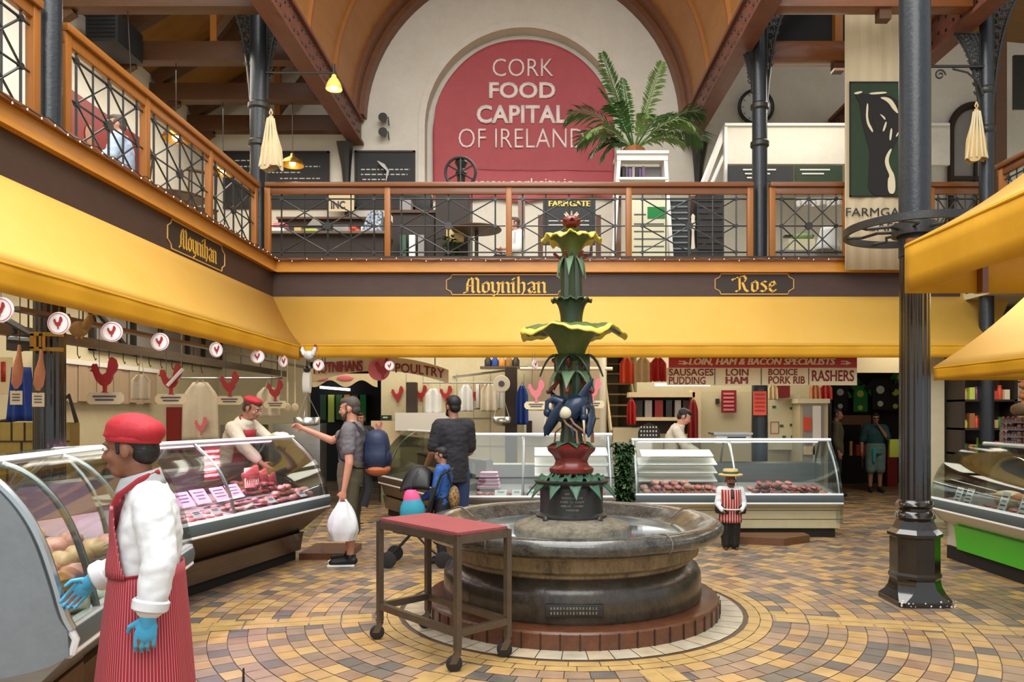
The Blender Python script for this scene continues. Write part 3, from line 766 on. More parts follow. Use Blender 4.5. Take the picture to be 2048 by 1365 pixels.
def leaf(b, o, d, L, w, droop, up=.5, fold=.25, n=7, thick=.006, curl=0, wave=0):
    """curved leaf from o towards d; rises by up, falls by droop"""
    o, d = V(o), V(d).normalized(); e = d.cross(Z).normalized()
    def fn(u, v):
        wd = w * math.sin(math.pi * min(1, .12 + .88 * v) ** .8) * (1 - .15 * v); x = L * v * (1 - curl * v * v)
        z = up * L * v - droop * L * v * v * (1 + curl * v)
        q = o + d * x + Z * z; s = (u - .5) * 2
        return q + e * (s * wd) + Z * (fold * abs(s) * wd + wave * math.sin(v * 14) * abs(s) * wd)
    b.grid(fn, 4, n)
def cup(b, z0, z1, r0, r1, droop, lobes, amp, rim=.86, n=120, m=14, dr=.02):
    """wavy trumpet of leaves; the last band takes the second material"""
    g = []
    for j in range(m + 1):
        v = j / m; ring = []
        for i in range(n):
            t = 2 * math.pi * i / n
            s = .5 + .5 * math.cos(lobes * t); rr = r0 + (r1 - r0) * (v ** 1.8) * (1 - .12 * v * (1 - s))
            zz = z0 + (z1 - z0) * math.sin(min(1, v * 1.15) * math.pi / 2) - droop * max(0, v - .7) ** 2 / .09 * (.3 + .7 * s) + amp * v ** 4 * math.cos(lobes * 2 * t + 1) + .005 * v ** 3 * math.cos(lobes * 5 * t)
            ring.append(b.v(V((FX + rr * math.cos(t), FY + rr * math.sin(t), zz))))
        g.append(ring)
    for j in range(m):
        b.mi = 1 if (j + .5) / m > rim else 0
        for i in range(n): b.f([g[j][i], g[j][(i + 1) % n], g[j + 1][(i + 1) % n], g[j + 1][i]])
    b.mi = 0
def around(n, off=0):
    for i in range(n):
        a = 2 * math.pi * i / n + off; yield V((math.cos(a), math.sin(a), 0))
b = B()
for i, d in enumerate(around(11, .2)):
    leaf(b, V(c0) + d * .1 + Z * 1.04, d, .27, .085, 1.05, .55, .2, wave=.5)
b.done('base_leaves', 'paint verdigris', ft, solid=.012)
b = B(); b.lathe([(.1, 1.05), (.17, 1.10), (.175, 1.13), (.135, 1.16), (.125, 1.19), (.14, 1.23), (.185, 1.275), (.19, 1.30), (.14, 1.33), (.08, 1.345)], c0, 40, lambda r, z, t, k: (r * (1 + .05 * math.cos(6 * t)), z)); b.done('red_bulb', 'paint red', ft)
b = B()
for d in around(7, .4): leaf(b, V(c0) + d * .07 + Z * 1.335, d, .13, .05, .5, .25, .2)
b.done('collar_leaves', 'paint verdigris', ft, solid=.01)
b = B(); b.lathe([(.09, 1.32), (.075, 1.45), (.085, 1.7), (.095, 1.9), (.1, 2.0), (.085, 2.1), (.08, 2.3), (.085, 2.45), (.08, 2.6), (.075, 2.85), (.06, 3.0)], c0, 32, lambda r, z, t, k: (r * (1 + .1 * math.cos(8 * t)), z)); b.done('stem', 'paint dark green', ft)
b = B()                                     # drooping leaves low on the stem
for i, d in enumerate(around(6, .26)): leaf(b, V(c0) + d * .08 + Z * 1.9, d, .12, .06, 2.3, 1.2, .12)
b.done('lower_sepals', 'paint pale green', ft, solid=.012)
for d in around(5, .7):
    b = B(); b.cap(V(c0) + d * .09 + Z * 1.86, V(c0) + d * .19 + Z * 1.76, .012, .02, 8); b.done('red_bud', 'paint red', ft)
    b = B(); b.cap(V(c0) + d * .08 + Z * 1.95, V(c0) + d * .15 + Z * 2.02, .01, .016, 8); b.done('red_bud', 'paint red', ft)
b = B()
for i, d in enumerate(around(6, 0)): leaf(b, V(c0) + d * .07 + Z * 1.98, d, .19, .075, 2.4, 1.9, .12)
b.done('curled_leaves', 'paint dark green', ft, solid=.014)
b = B(); cup(b, 1.98, 2.3, .09, .46, .1, 5, .012, rim=.96); b.done('large_leaf_cup', ['paint leaf green', 'paint rim yellow'], ft, solid=.012, smooth=60)
b = B(); cup(b, 2.3, 2.51, .08, .17, .0, 6, .012, rim=2); b.done('small_leaf_cup', 'paint dark green', ft, solid=.012, smooth=60)
b = B()
for d in around(6, .3): leaf(b, V(c0) + d * .065 + Z * 2.86, d, .06, .034, 3.0, .3, .15)
b.done('upper_sepals', 'paint pale green', ft, solid=.012)
for d in around(6, .1): b = B(); b.cap(V(c0) + d * .06 + Z * 2.83, V(c0) + d * .14 + Z * 2.89, .01, .013, 8); b.done('red_bud', 'paint red', ft)
b = B(); cup(b, 2.82, 3.04, .06, .25, .045, 6, .016, rim=.8); b.done('top_leaf_cup', ['paint leaf green', 'paint rim yellow'], ft, solid=.01, smooth=60)
b = B(); b.lathe([(.02, 2.96), (.035, 3.04), (.055, 3.09), (.03, 3.11)], c0, 20); b.done('bud_stalk', 'paint leaf green', ft)
b = B(); b.ell((FX, FY, 3.155), (.075, .075, .055), 16, 10)
for d in around(8): leaf(b, V(c0) + d * .04 + Z * 3.12, d, .07, .03, .2, .9, .2)
b.done('red_flower', 'paint red', ft, solid=.004)
b = B()
for d in around(7, .2): b.tube([V(c0) + d * .03 + Z * 3.18, V(c0) + d * .045 + Z * 3.215, V(c0) + d * .06 + Z * 3.23], [.01, .008, .004], 6)
b.done('cream_stamens', 'paint cream', ft)
def stork(a, sc=1):
    d = V((math.cos(a), math.sin(a), 0)); e = V((-d.y, d.x, 0)); o = V(c0) + d * .13 + Z * 1.34
    q = lambda f, s, z: o + e * f * sc + d * s * sc + Z * z * sc
    t = B()
    M3 = Mx(((e.x, d.x, 0), (e.y, d.y, 0), (0, 0, 1)))
    t.ell(q(.02, .0, .28), (.15 * sc, .07 * sc, .085 * sc), 16, 10, M3 @ Mx.Rotation(R(-38), 3, 'Y'))
    t.tube([q(-.06, 0, .33), q(-.13, .01, .36), q(-.17, .015, .33), q(-.175, .02, .27)], [.05 * sc, .038 * sc, .03 * sc, .026 * sc], 10)
    t.ell(q(-.175, .02, .25), (.034 * sc, .03 * sc, .04 * sc), 10, 8)
    t.tube([q(.1, 0, .37), q(.15, -.01, .46), q(.19, -.02, .52)], [.05 * sc, .035 * sc, .008], 8, flat=.5)
    bird = t.done('stork', 'paint blue', ft)
    t = B()
    for s in (-1, 1):
        t.tube([q(-.05, s * .07, .32), q(-.1, s * .085, .24), q(-.17, s * .08, .12), q(-.19, s * .07, .06)], [.03 * sc, .055 * sc, .04 * sc, .008], 8, flat=.4)
    t.done('wing', 'paint blue', bird)
    t = B(); t.ell(q(-.03, .05, .25), (.06 * sc, .04 * sc, .05 * sc), 10, 8, M3); t.ell(q(-.15, .035, .3), (.015, .015, .03), 8, 6); t.done('breast', 'paint cream', bird)
    t = B(); t.tube([q(-.18, .02, .24), q(-.195, .03, .17), q(-.19, .03, .1)], [.012, .009, .003], 6); t.done('beak', 'paint cream', bird)
    for k, (x0, x1) in enumerate(((-.02, .06), (.04, .12))):
        t = B(); t.tube([q(x0 - .06, .04, .26), q(x0, .04, .16), q(x1, .03, .1), q(x1 + .01, .03, .0)], .009 * sc, 6); t.done('leg', 'skin tan', bird)
    return bird
stork(R(-100)); stork(R(-20), .85); stork(R(100), .85)

# ---------------------------------------------------------------- trolley in front of the fountain
tz = .845
cA, cB, cC = G(915, 1068, tz), G(760, 1038, tz), G(1006, 1053, tz)
uF = (cA - cB); wF = uF.length; uF.normalize(); uS = V((-uF.y, uF.x, 0)); dS = .405
tr = T('trolley', 'metal frame trolley with a red top standing in front of the fountain', 'trolley', (cB.x, cB.y, 0))
tp = lambda f, s, z: V((cB.x, cB.y, 0)) + uF * (wF * f) + uS * (dS * s) + Z * z
b = B(); b.hexa([tp(0, 0, .832), tp(1, 0, .832), tp(1, 1, .832), tp(0, 1, .832), tp(0, 0, .85), tp(1, 0, .85), tp(1, 1, .85), tp(0, 1, .85)]); b.done('red_top', 'trolley red', tr)
for z, h in ((.805, .05), (.235, .045)):
    b = B()
    for (f0, s0), (f1, s1) in (((0, 0), (1, 0)), ((1, 0), (1, 1)), ((1, 1), (0, 1)), ((0, 1), (0, 0))): b.bar(tp(f0, s0, z), tp(f1, s1, z), .035, h)
    b.done('frame', 'trolley steel', tr)
for f, s in ((0, 0), (1, 0), (1, 1), (0, 1)):
    b = B(); b.bar(tp(f, s, .13), tp(f, s, .83), .038, .038, uF); b.done('leg', 'trolley steel', tr)
    b = B(); q = tp(f, s, 0); b.cone(q + Z * .11, q + Z * .14, .022); dd = (uF * .6 + uS * .8); ee = V((-dd.y, dd.x, 0))
    for k in (-1, 1): b.hexa([q + ee * k * .02 + dd * x + Z * z + ee * h for z, x0 in ((.05, -.03), (.115, .0)) for x, h in ((x0 - .02, 0), (x0 + .025, 0), (x0 + .025, .003), (x0 - .02, .003))])
    ca = b.done('caster', 'trolley steel', tr)
    b = B(); w0 = q - dd * .02 + Z * .05; n = 20
    b.tube([w0 - ee * .016, w0 - ee * .012, w0 + ee * .012, w0 + ee * .016], [.042, .05, .05, .042], 20); b.done('wheel', 'rubber', ca)

# small marks of the place: bollard-like peg in the foreground floor
q = G(487, 1366); B().cone((q.x, q.y, 0), (q.x, q.y, .085), .008, .006, 8).done('floor_peg', 'iron black', label='thin dark metal peg standing in the foreground pavers', cat='peg')

# ---------------------------------------------------------------- display counters
def ext(b, prof, O, u, n, s0, s1):
    """outline in (n, z) swept along u from s0 to s1"""
    O, u, n = V((*O, 0)), V((*u, 0)), V((*n, 0))
    a = [b.v(O + u * s0 + n * p + Z * z) for p, z in prof]; c = [b.v(O + u * s1 + n * p + Z * z) for p, z in prof]; k = len(prof)
    b.f(a[::-1]); b.f(c)
    for i in range(k): b.f([a[i], a[(i + 1) % k], c[(i + 1) % k], c[i]])
def soften(p, k=2):      # corner cutting that keeps both ends
    for _ in range(k): p = [p[0]] + [(a[0] * q + c[0] * (1 - q), a[1] * q + c[1] * (1 - q)) for a, c in zip(p, p[1:]) for q in (.75, .25)] + [p[-1]]
    return p
def strip(prof, th):     # outline of a bent sheet of thickness th
    pts = [V((p, z)) for p, z in prof]; o = []
    for i, p in enumerate(pts):
        d = (pts[min(i + 1, len(pts) - 1)] - pts[max(i - 1, 0)]).normalized(); o.append(p + V((d.y, -d.x)) * th)
    return [tuple(p) for p in pts] + [tuple(p) for p in reversed(o)]
class Counter:
    def __init__(s, label, O, ang, L, zb=.70, zt=1.325, back=-1.0, top=-.45, gp=None, base=-.4, body='base bronze', low='base bronze', bump='bumper grey', rails=(), ends=(), endmat='grey panel', glassmat='counter glass', deck=-.02, slats=False, tube='white rail', zk=.1, kh=.2, inset=0):
        s.O, s.L, s.zb, s.zt, s.back, s.top = O, L, zb, zt, back, top
        s.u = u = (math.cos(ang), math.sin(ang)); s.n = n = (math.sin(ang), -math.cos(ang)); s.dz = zb + deck
        t = s.t = T('display_counter', label, 'counter', (*O, 0)); E = lambda pr, nm, mt, s0=0, s1=L, **k: s._e(pr, nm, mt, t, s0, s1, **k)
        gp = gp or [(-.03, zb + .01), (-.08, zb + .2), (-.2, zb + .42), (top, zt)]
        gp = soften(gp); s.gp = gp
        E([(base - .03, 0), (base - .03, zk), (back + .1, zk), (back + .1, 0)], 'plinth', 'recess shade', .05, L - .05)
        if slats:
            for i in range(3): E([(base, zk + .02 + i * .115), (base - .0, zk + .125 + i * .115), (base - .04, zk + .125 + i * .115), (base - .04, zk + .02 + i * .115)], 'slat', low)
        else: E([(base, zk), (base + .03, zk + kh - .03), (base + .05, zk + kh), (base - .05, zk + kh), (base - .05, zk)], 'kick_panel', low, inset, L)
        E([(base - .06, zk), (base - .06, zk + kh - .02), (base + .02, zk + .36 if slats else zk + kh + .02), (-.06, zb - .16), (-.02, zb - .12), (-.05, zb - .1), (back, zb - .1), (back, zk)], 'body', body)
        E([(-.04, zb - .125), (-.005, zb - .125), (0, zb - .115), (-.005, zb - .1), (-.05, zb - .1)], 'lower_strip', tube)
        E([(-.03, zb - .1), (.0, zb - .095), (.008, zb - .05), (.0, zb - .01), (-.03, zb)], 'bumper', bump)
        E([(-.03, zb - .02), (-.005, zb - .01), (-.01, zb + .012), (-.05, zb + .012)], 'edge_strip', tube)
        E([(-.05, zb - .06), (-.05, s.dz - .01), (back + .12, s.dz + .10), (back + .12, zb - .06)], 'deck', 'deck grey')
        E([(back + .1, zb - .1), (back + .1, zb + .34), (back + .04, zb + .36), (back, zb + .34), (back, zb - .1)], 'back_wall', 'brushed steel')
        E(strip(gp, .008), 'front_glass', glassmat, .01, L - .01)
        E([(top - .3, zt - .012), (top, zt - .012), (top, zt), (top - .3, zt)], 'top_glass', glassmat, .01, L - .01)
        b = B(); q = lambda ss, p, z: V((*O, 0)) + V((*u, 0)) * ss + V((*n, 0)) * p + Z * z; s.q = q
        b.tube([q(0, top, zt), q(L, top, zt)], .022, 8); b.done('top_rail', tube, t)
        for r in rails:
            b = B(); b.tube([q(r, p - .012, z) for p, z in gp], .016, 6); b.tube([q(r, top, zt), q(r, top - .28, zt - .02), q(r, back + .06, zb + .3)], .014, 6); b.done('glass_support', 'brushed steel', t)
        for e in ends:
            pr = [(-.01, zb - .14), (base + .1, zk + .1), (back, zk + .1), (back, zt - .15), (top - .28, zt), (top, zt)] + [(p, z) for p, z in reversed(gp)]
            b = B(); ext(b, pr, O, u, n, e[0], e[1]); b.done('end_panel', e[2], t)
    def _e(s, pr, nm, mt, t, s0, s1):
        b = B(); ext(b, pr, s.O, s.u, s.n, s0, s1); return b.done(nm, mt, t, smooth=30)
    def slope(s): return V((-s.n[0] * -1 * .11, -s.n[1] * -1 * .11, abs(s.back) - .17))
    def deck(s, ss, p, dz=0):     # a point on the sloping deck
        f = (-.05 - p) / (-.05 - (s.back + .12)); return s.q(ss, p, s.dz - .01 + .11 * f + dz)
OA = (-2.905, 5.1)
CA = Counter('long meat counter with pink light along the left, grey shirted man at its far end', OA, math.atan2(.973, .23), 3.06, zb=.70, zt=1.325, base=-.36, rails=(.05, 1.45, 3.02), ends=((3.01, 3.06, 'counter glass'),), body='base bronze', low='aged steel')
OB = (-1.90, 3.08)
CB = Counter('curved glass poultry counter with a grey end panel at the left foreground', OB, math.atan2(.98, -.19), 1.95, zb=.70, zt=1.37, top=-.42, back=-1.1, base=-.3, rails=(.32, .95, 1.6), body='brushed steel', low='crate wood',
             gp=[(-.01, .71), (-.03, .8), (-.05, .89), (-.107, 1.07), (-.18, 1.205), (-.29, 1.32), (-.42, 1.37)])
b = B(); ext(b, soften([(.005, .60), (-.03, .575), (-.107, .545), (-.29, .515), (-.9, .5), (-1.15, .55), (-1.15, 1.2), (-.8, 1.36), (-.44, 1.385), (-.31, 1.335), (-.2, 1.215), (-.125, 1.075), (-.07, .89), (-.035, .75), (.0, .70)]), OB, CB.u, CB.n, -.05, 0); b.done('end_panel', 'grey panel', CB.t, smooth=20)
b = B(); b.tube([CB.q(-.03, p + .01, z) for p, z in soften([(.0, .70), (-.03, .76), (-.06, .89), (-.115, 1.075), (-.19, 1.215), (-.3, 1.335), (-.44, 1.385), (-.8, 1.365)])], .02, 8); b.done('end_trim', 'steel', CB.t)
b = B(); b.tube([CB.q(-.03, .005, .70), CB.q(-.03, .025, .66), CB.q(-.03, .01, .60)], .015, 6); b.done('corner_trim', 'white rail', CB.t)
CR = Counter('cream meat counter of the pork stall at the back right', (1.27, 9.45), 0, 2.62, zb=.56, zt=1.235, back=-.95, top=-.42, base=-.12, rails=(.02, 1.28, 2.58), ends=((2.57, 2.62, 'counter glass'), (0, .05, 'counter glass')), slats=True, body='cream enamel', low='cream enamel', zk=.1)
CP = Counter('straight glass meat counter behind the fountain', (-.85, 9.3), 0, 1.85, zb=.55, zt=1.31, back=-.95, top=-.42, base=-.15, rails=(.7, 1.8), body='base bronze', low='aged steel', bump='aged steel')
CL = Counter('angled end of the poultry counter with curved glass behind the pushchair', (-2.45, 11.7), math.atan2(-2.4, 1.38), 2.5, zb=.62, zt=1.31, back=-.75, top=-.5, base=-.12, rails=(.35,), ends=((0, .03, 'counter glass'),), body='base bronze', low='aged steel', glassmat='glass dim',
             gp=[(-.03, .63), (-.06, .8), (-.16, 1.02), (-.3, 1.2), (-.5, 1.31)], bump='base bronze')
CG = Counter('delicatessen counter with a bright green base at the right edge', (4.34, 8.28), math.atan2(-1, .0), 3.0, zb=.66, zt=1.25, back=-1.0, top=-.62, base=-.15, kh=.26, inset=.3, rails=(), body='stone white', low='green panel',
             gp=[(-.03, .67), (-.04, .8), (-.1, .96), (-.22, 1.1), (-.4, 1.2), (-.62, 1.25)], ends=((0, .04, 'counter glass'),), zk=.14, bump='bumper grey')
# ---------------------------------------------------------------- goods on the counters
def lump(name, r, seed, amp=.25, u=14, v=9, flat=False):
    b = B(); b.ell((0, 0, 0), r, u, v); rnd = V((seed * 3.1, seed * 1.7, seed * .9))
    for q in b.bm.verts:
        p = V((q.co.x / r[0], q.co.y / r[1], q.co.z / r[2])); k = 1 + amp * noise.noise(p * 1.3 + rnd) + amp * .5 * noise.noise(p * 3.1 + rnd)
        q.co *= k
        q.co.z += r[2] * .8
        if q.co.z < 0: q.co.z = 0
    me = bpy.data.meshes.new(name); b.bm.to_mesh(me); b.bm.free()
    me.polygons.foreach_set('use_smooth', [True] * len(me.polygons)); return me
CUTS = {}
for nm, r, mt in (('meat_cut', (.075, .045, .022), 'meat pink'), ('meat_cut', (.06, .05, .03), 'meat pale'), ('meat_cut', (.085, .04, .02), 'meat red'), ('meat_cut', (.055, .055, .035), 'meat dark'),
                  ('chicken', (.1, .07, .06), 'chicken'), ('chicken', (.09, .075, .055), 'meat pale'), ('joint_of_meat', (.13, .075, .06), 'ham')):
    for s in range(3):
        me = lump(nm, r, len(CUTS) + s * 7 + 1); me.materials.append(MATS[mt]); CUTS.setdefault((nm, mt), []).append(me)
_rn = random.Random(11)
def put(key, loc, rz=0, label='', cat='meat', group=None, sc=1, tilt=0, name=None):
    me = _rn.choice(CUTS[key]); o = bpy.data.objects.new(name or key[0], me); COL.objects.link(o)
    o.location = V(loc) + Z * .002; o.scale = (sc,) * 3
    if tilt: o.rotation_euler = (V(tilt).to_track_quat('Z', 'Y').to_matrix() @ Mx.Rotation(rz, 3, 'Z')).to_euler()
    else: o.rotation_euler = (0, 0, rz)
    return tag(o, label, cat, group)
def spread(ct, key, s0, s1, p0, p1, n, label, group, sc=(1, 1.2), dz=0, cat='meat', pile=0):
    """rows of pieces lying side by side on the sloping deck; pile = a second and third layer heaped on them"""
    def size(kk): q = CUTS[kk][0].vertices; return max(abs(v.co.x) for v in q), max(abs(v.co.y) for v in q), max(v.co.z for v in q)
    keys = key if isinstance(key, list) else [key]; big = [max(size(k)[i] for k in keys) for i in range(3)]; an = math.atan2(ct.n[1], ct.n[0])
    W, D = s1 - s0, p0 - p1; n0 = n if not pile else n * .62; A = W * D / n0
    rows = max(1, round(D / math.sqrt(A * big[0] / big[1]))); cols = max(1, round(n0 / rows)); ws, dp = W / cols, D / rows
    k = min(sc[1], ws / (2.05 * big[1]), dp / (2.05 * big[0])); left = n
    for lay in range(3 if pile else 1):
        for jj in range(max(1, rows - (lay > 1))):
            for i in range(cols - 2 * lay):
                if left <= 0: return
                left -= 1
                s_ = s0 + ws * (i + lay + .5 + _rn.uniform(-.04, .04)); p = p0 - dp * (jj + .5) - _rn.uniform(-.006, .006)
                put(_rn.choice(keys), ct.deck(s_, p, dz + lay * big[2] * k * .98), an + _rn.uniform(-.1, .1) + (math.pi if _rn.random() < .5 else 0), label, cat, group, k * _rn.uniform(.93, 1), ct.slope())
def tray(ct, s0, s1, p0, p1, dz=.012, mt='tray white', label='', group=None):
    b = B(); q = [ct.deck(s, p, 0) for s, p in ((s0, p0), (s1, p0), (s1, p1), (s0, p1))]
    b.hexa([v + Z * .002 for v in q] + [v + Z * dz for v in q]); m = .012
    c = sum(q, V()) / 4
    t = T('tray', label, 'tray', c, group=group); b.done('tray_base', mt, t)
    b = B()
    for i in range(4): b.bar(q[i] + Z * .014, q[(i + 1) % 4] + Z * .014, .008, .024)
    b.done('tray_rim', mt, t)
def card(loc, ux, w, h, lean, label, mt='paper', group=None, lines=3, name='price_card'):
    ux = V(ux).normalized(); n = ux.cross(Z).normalized(); up = (Z * math.cos(lean) - n * math.sin(lean)).normalized()
    loc = V(loc); t = T(name, label, 'price card', loc, group=group)
    b = B(); b.obox(loc + up * (h / 2 + .004), (w, .004, h), ux, up.cross(ux), up); b.done('card', mt, t)
    nn = ux.cross(up).normalized(); b = B()
    for i in range(lines):
        ww = w * _rn.uniform(.45, .75); b.obox(loc + up * (h * (.78 - .22 * i) + .004) + nn * .003, (ww, .002, h * .08), ux, nn, up)
    b.done('writing', 'ink', t)
PK = ('meat_cut', 'meat pink'); PL = ('meat_cut', 'meat pale'); RD = ('meat_cut', 'meat red'); DK = ('meat_cut', 'meat dark')
CH = ('chicken', 'chicken'); CW = ('chicken', 'meat pale'); JT = ('joint_of_meat', 'ham')
# long pink-lit counter
ua = V((*CA.u, 0))
tray(CA, .5, 1.5, -.08, -.36, label='tray of pale poultry pieces at the near end of the pink counter')
spread(CA, [PL, PK], .55, 1.45, -.1, -.34, 16, 'raw pale pink poultry piece at the near end of the pink counter', 'poultry pieces at the near end of the pink counter', (.8, 1.1))
for i in range(5):
    s0 = 1.55 + i * .2; tray(CA, s0, s0 + .17, -.1, -.42, mt='brushed steel', label=('first', 'second', 'third', 'fourth', 'fifth')[i] + ' long steel tray from the near end of the pink counter')
    spread(CA, [PL, PK, RD][i % 3], s0 + .01, s0 + .16, -.12, -.4, 5, 'flat raw fillet laid in one of the steel trays of the pink counter', 'fillets in the steel trays of the pink counter', (.75, .95), .014)
spread(CA, [PK, PL], 2.6, 3.0, -.1, -.5, 12, 'raw pink strip of meat heaped at the far end of the pink counter', 'meat strips heaped at the far end of the pink counter', (1.1, 1.5), .01, pile=.05)
spread(CA, [RD, DK], 2.3, 3.0, -.5, -.85, 18, 'dark red meat cut piled behind the pink strips', 'dark red cuts piled at the far end of the pink counter', (1.2, 1.6), .02, pile=.16)
for i, (s, p) in enumerate(((1.45, -.5), (1.7, -.52), (1.95, -.5), (2.2, -.52))):
    card(CA.deck(s, p, .02), ua, .2, .16, R(38), ('first', 'second', 'third', 'fourth')[i] + ' large pink price card from the near end of the pink counter', 'paper pink')
for i, s in enumerate((1.08, 1.32, 2.15, 2.7)):
    card(CA.deck(s, -.1, .045), ua, .12, .075, R(50), ('first', 'second', 'third', 'fourth')[i] + ' small white price card on the front edge of the pink counter', lines=2)
# rack of ribs at the far end
for k in range(3):
    t = T('rib_rack', ('upper', 'middle', 'lower')[k] + ' rack of red ribs hanging at the far end of the pink counter', 'meat', CA.q(2.55 + .16 * k, -.62, .95 - .05 * k))
    o = CA.q(2.55 + .16 * k, -.62, .92 - .05 * k); b = B()
    b.obox(o, (.26, .05, .2), (ua * .9 + Z * .3).normalized(), V((*CA.n, 0)), (Z * .9 - ua * .3).normalized(), .02); b.done('flesh', 'meat red', t)
    b = B()
    for i in range(8): b.cap(o + ua * (-.11 + .031 * i) + Z * .1, o + ua * (-.14 + .031 * i) - Z * .09 + V((*CA.n, 0)) * .03, .009, .008, 6)
    b.done('ribs', 'fat cream', t)
t = T('hanging_cloth', 'red and white checked cloth hung behind the glass of the pink counter', 'cloth', CA.q(2.3, -.85, .95))
stripes('check red', ('#b02f38', '#e9d9d6'), .06, 2, duty=.45)
b = B(); b.grid(lambda u, v: CA.q(2.16 + .24 * u, -.88 + .01 * math.sin(u * 12), 1.24 - .33 * v), 10, 6); b.done('cloth', 'check red', t, solid=.004)
B().tube([CA.q(.2, -.62, 1.29), CA.q(2.9, -.62, 1.29)], .014, 8).done('fluorescent_tube', 'pink tube glow', CA.t)
l = area('counter_tube_light', CA.q(1.55, -.5, 1.28), (2.6, .06), 42, (1, .55, .85)); l.rotation_euler = (0, 0, math.atan2(CA.u[1], CA.u[0]))
# near curved counter
spread(CB, [CH, CW], .2, 1.75, -.32, -.95, 22, 'whole plucked chicken behind the curved glass of the near counter', 'chickens in the near counter', (1.0, 1.3), .03, 'chicken')
spread(CB, [CW, JT], .15, 1.0, -.18, -.5, 6, 'pale poultry joint behind the curved glass of the near counter', 'poultry joints in the near counter', (.8, 1.05), .01, 'poultry')
CUTS[('head_of_cauliflower', 'c')] = [lump('cauliflower', (.07, .065, .05), 31 + i, .3) for i in range(2)]
for m_ in CUTS[('head_of_cauliflower', 'c')]: m_.materials.append(MATS['cauliflower'])
put(('head_of_cauliflower', 'c'), CB.deck(.28, -.1, .02), 0, 'upper cauliflower head by the near end of the curved glass', 'vegetable', sc=.9, name='cauliflower')
put(('head_of_cauliflower', 'c'), CB.deck(.52, -.08, .0), 1, 'lower cauliflower head close to the blue gloved hand', 'vegetable', sc=.75, name='cauliflower')
b = B()
for i in range(70):
    s, p = _rn.uniform(.1, .8), _rn.uniform(-.06, -.2); o = CB.deck(s, p, .005); d = V((_rn.uniform(-1, 1), _rn.uniform(-1, 1), 0)); leaf(b, o, d, _rn.uniform(.04, .07), .016, .6, .9)
b.done('green_herbs', 'herb green', label='bed of green herb leaves along the front of the near counter', cat='herbs', kind='stuff')
b = B(); b.lathe([(.01, .0), (.06, .01), (.09, .05), (.08, .1), (.03, .125), (.01, .12)], CB.deck(.55, -.28, .0), 20, lambda r, z, t, k: (r * (1 + .06 * math.cos(8 * t)), z)); b.done('squash', 'jar amber', label='round yellow squash among the poultry of the near counter', cat='vegetable')
for i, s in enumerate((.5, .95, 1.4)): tray(CB, s - .2, s + .2, -.5, -.98, mt='tray white', label=('near', 'middle', 'far')[i] + ' white tray under the chickens of the near counter')
b = B(); b.box((-1, -1, 0), (1, 1, 1)); b.bm.free()
q0 = [CB.q(.12, -.62, 1.0), CB.q(.12, -1.0, 1.08)]
for i in range(3):
    o = CB.q(.35 + .4 * i, -.85, 1.0); t = T('hung_bird', ('nearest', 'middle', 'farthest')[i] + ' brown feathered game bird hung inside the near counter', 'bird', o)
    b = B(); b.ell(o, (.07, .07, .13), 14, 10); b.ell(o - Z * .16, (.035, .035, .04), 10, 8); b.done('body', 'feather', t)
    b = B(); b.tube([o + Z * .12, o + Z * .25], .008, 6); b.tube([o + Z * .1 + X * .03, o + Z * .25], .008, 6); b.done('leg', 'brass', t)
# wooden crate under the near counter
b = B()
for k in range(3): ext(b, [(-.25, .06 + .14 * k), (-.25, .18 + .14 * k), (-.27, .18 + .14 * k), (-.27, .06 + .14 * k)], OB, CB.u, CB.n, .05, .8)
b.done('wooden_crate', 'crate wood', label='slatted wooden crate under the near counter end', cat='crate')
# poultry counter behind the fountain
for i in range(5):
    o = CP.deck(.25 + .0 * i, -.5, .02 + .045 * i); t = T('meat_pack', ('lowest', 'second', 'middle', 'fourth', 'topmost')[i] + ' pink wrapped pack in the stack behind the dark shirted man', 'pack', o)
    b = B(); b.obox(o + Z * .02, (.3 - .02 * i, .2, .036), X, Y_, Z, .008); b.done('wrapper', 'paper pink', t); b = B(); b.obox(o + Z * .02 - Y_ * .1, (.26, .01, .014)); b.done('label_strip', 'meat red', t)
spread(CP, [PK, PL, RD], .1, 1.75, -.08, -.35, 18, 'raw meat cut in the straight counter behind the fountain', 'meat cuts in the counter behind the fountain', (.8, 1.1))
for i, s in enumerate((.42, .62, .82)): card(CP.deck(s, -.08, .02), X, .15 if i == 0 else .11, .1, R(45), ('large white', 'small white', 'plain white')[i] + ' price card in the counter behind the fountain', lines=2)
for i in range(3):  # white slats model the louvre-like reflections in the counter glass
    o = CP.q(1.12, -.55, .82 + .13 * i); t = T('reflection_slat', ('lowest', 'middle', 'top')[i] + ' white slanted slat for a glass reflection behind the fountain stem', 'shelf', o)
    B().obox(o + X * .2, (.95, .3, .012), X, (Y_ * .95 + Z * .3).normalized(), (Z * .95 - Y_ * .3).normalized()).done('slat_board', 'white paint', t)
spread(CL, [PK, RD, CW], .9, 2.3, -.1, -.45, 16, 'raw cut on the angled poultry counter by the pushchair', 'meat cuts on the angled poultry counter', (.9, 1.2))
spread(CL, CH, .3, 1.6, -.42, -.6, 8, 'pale chicken piece at the back of the angled counter', 'chicken pieces on the angled counter', (.8, 1), .02, 'chicken')
for i in range(4):
    s0 = 1.0 + .22 * i; tray(CL, s0, s0 + .16, -.05, -.2, .02, 'tray white' if i % 2 else 'black', ('first', 'second', 'third', 'fourth')[i] + ' small tray from the left on the angled counter front')
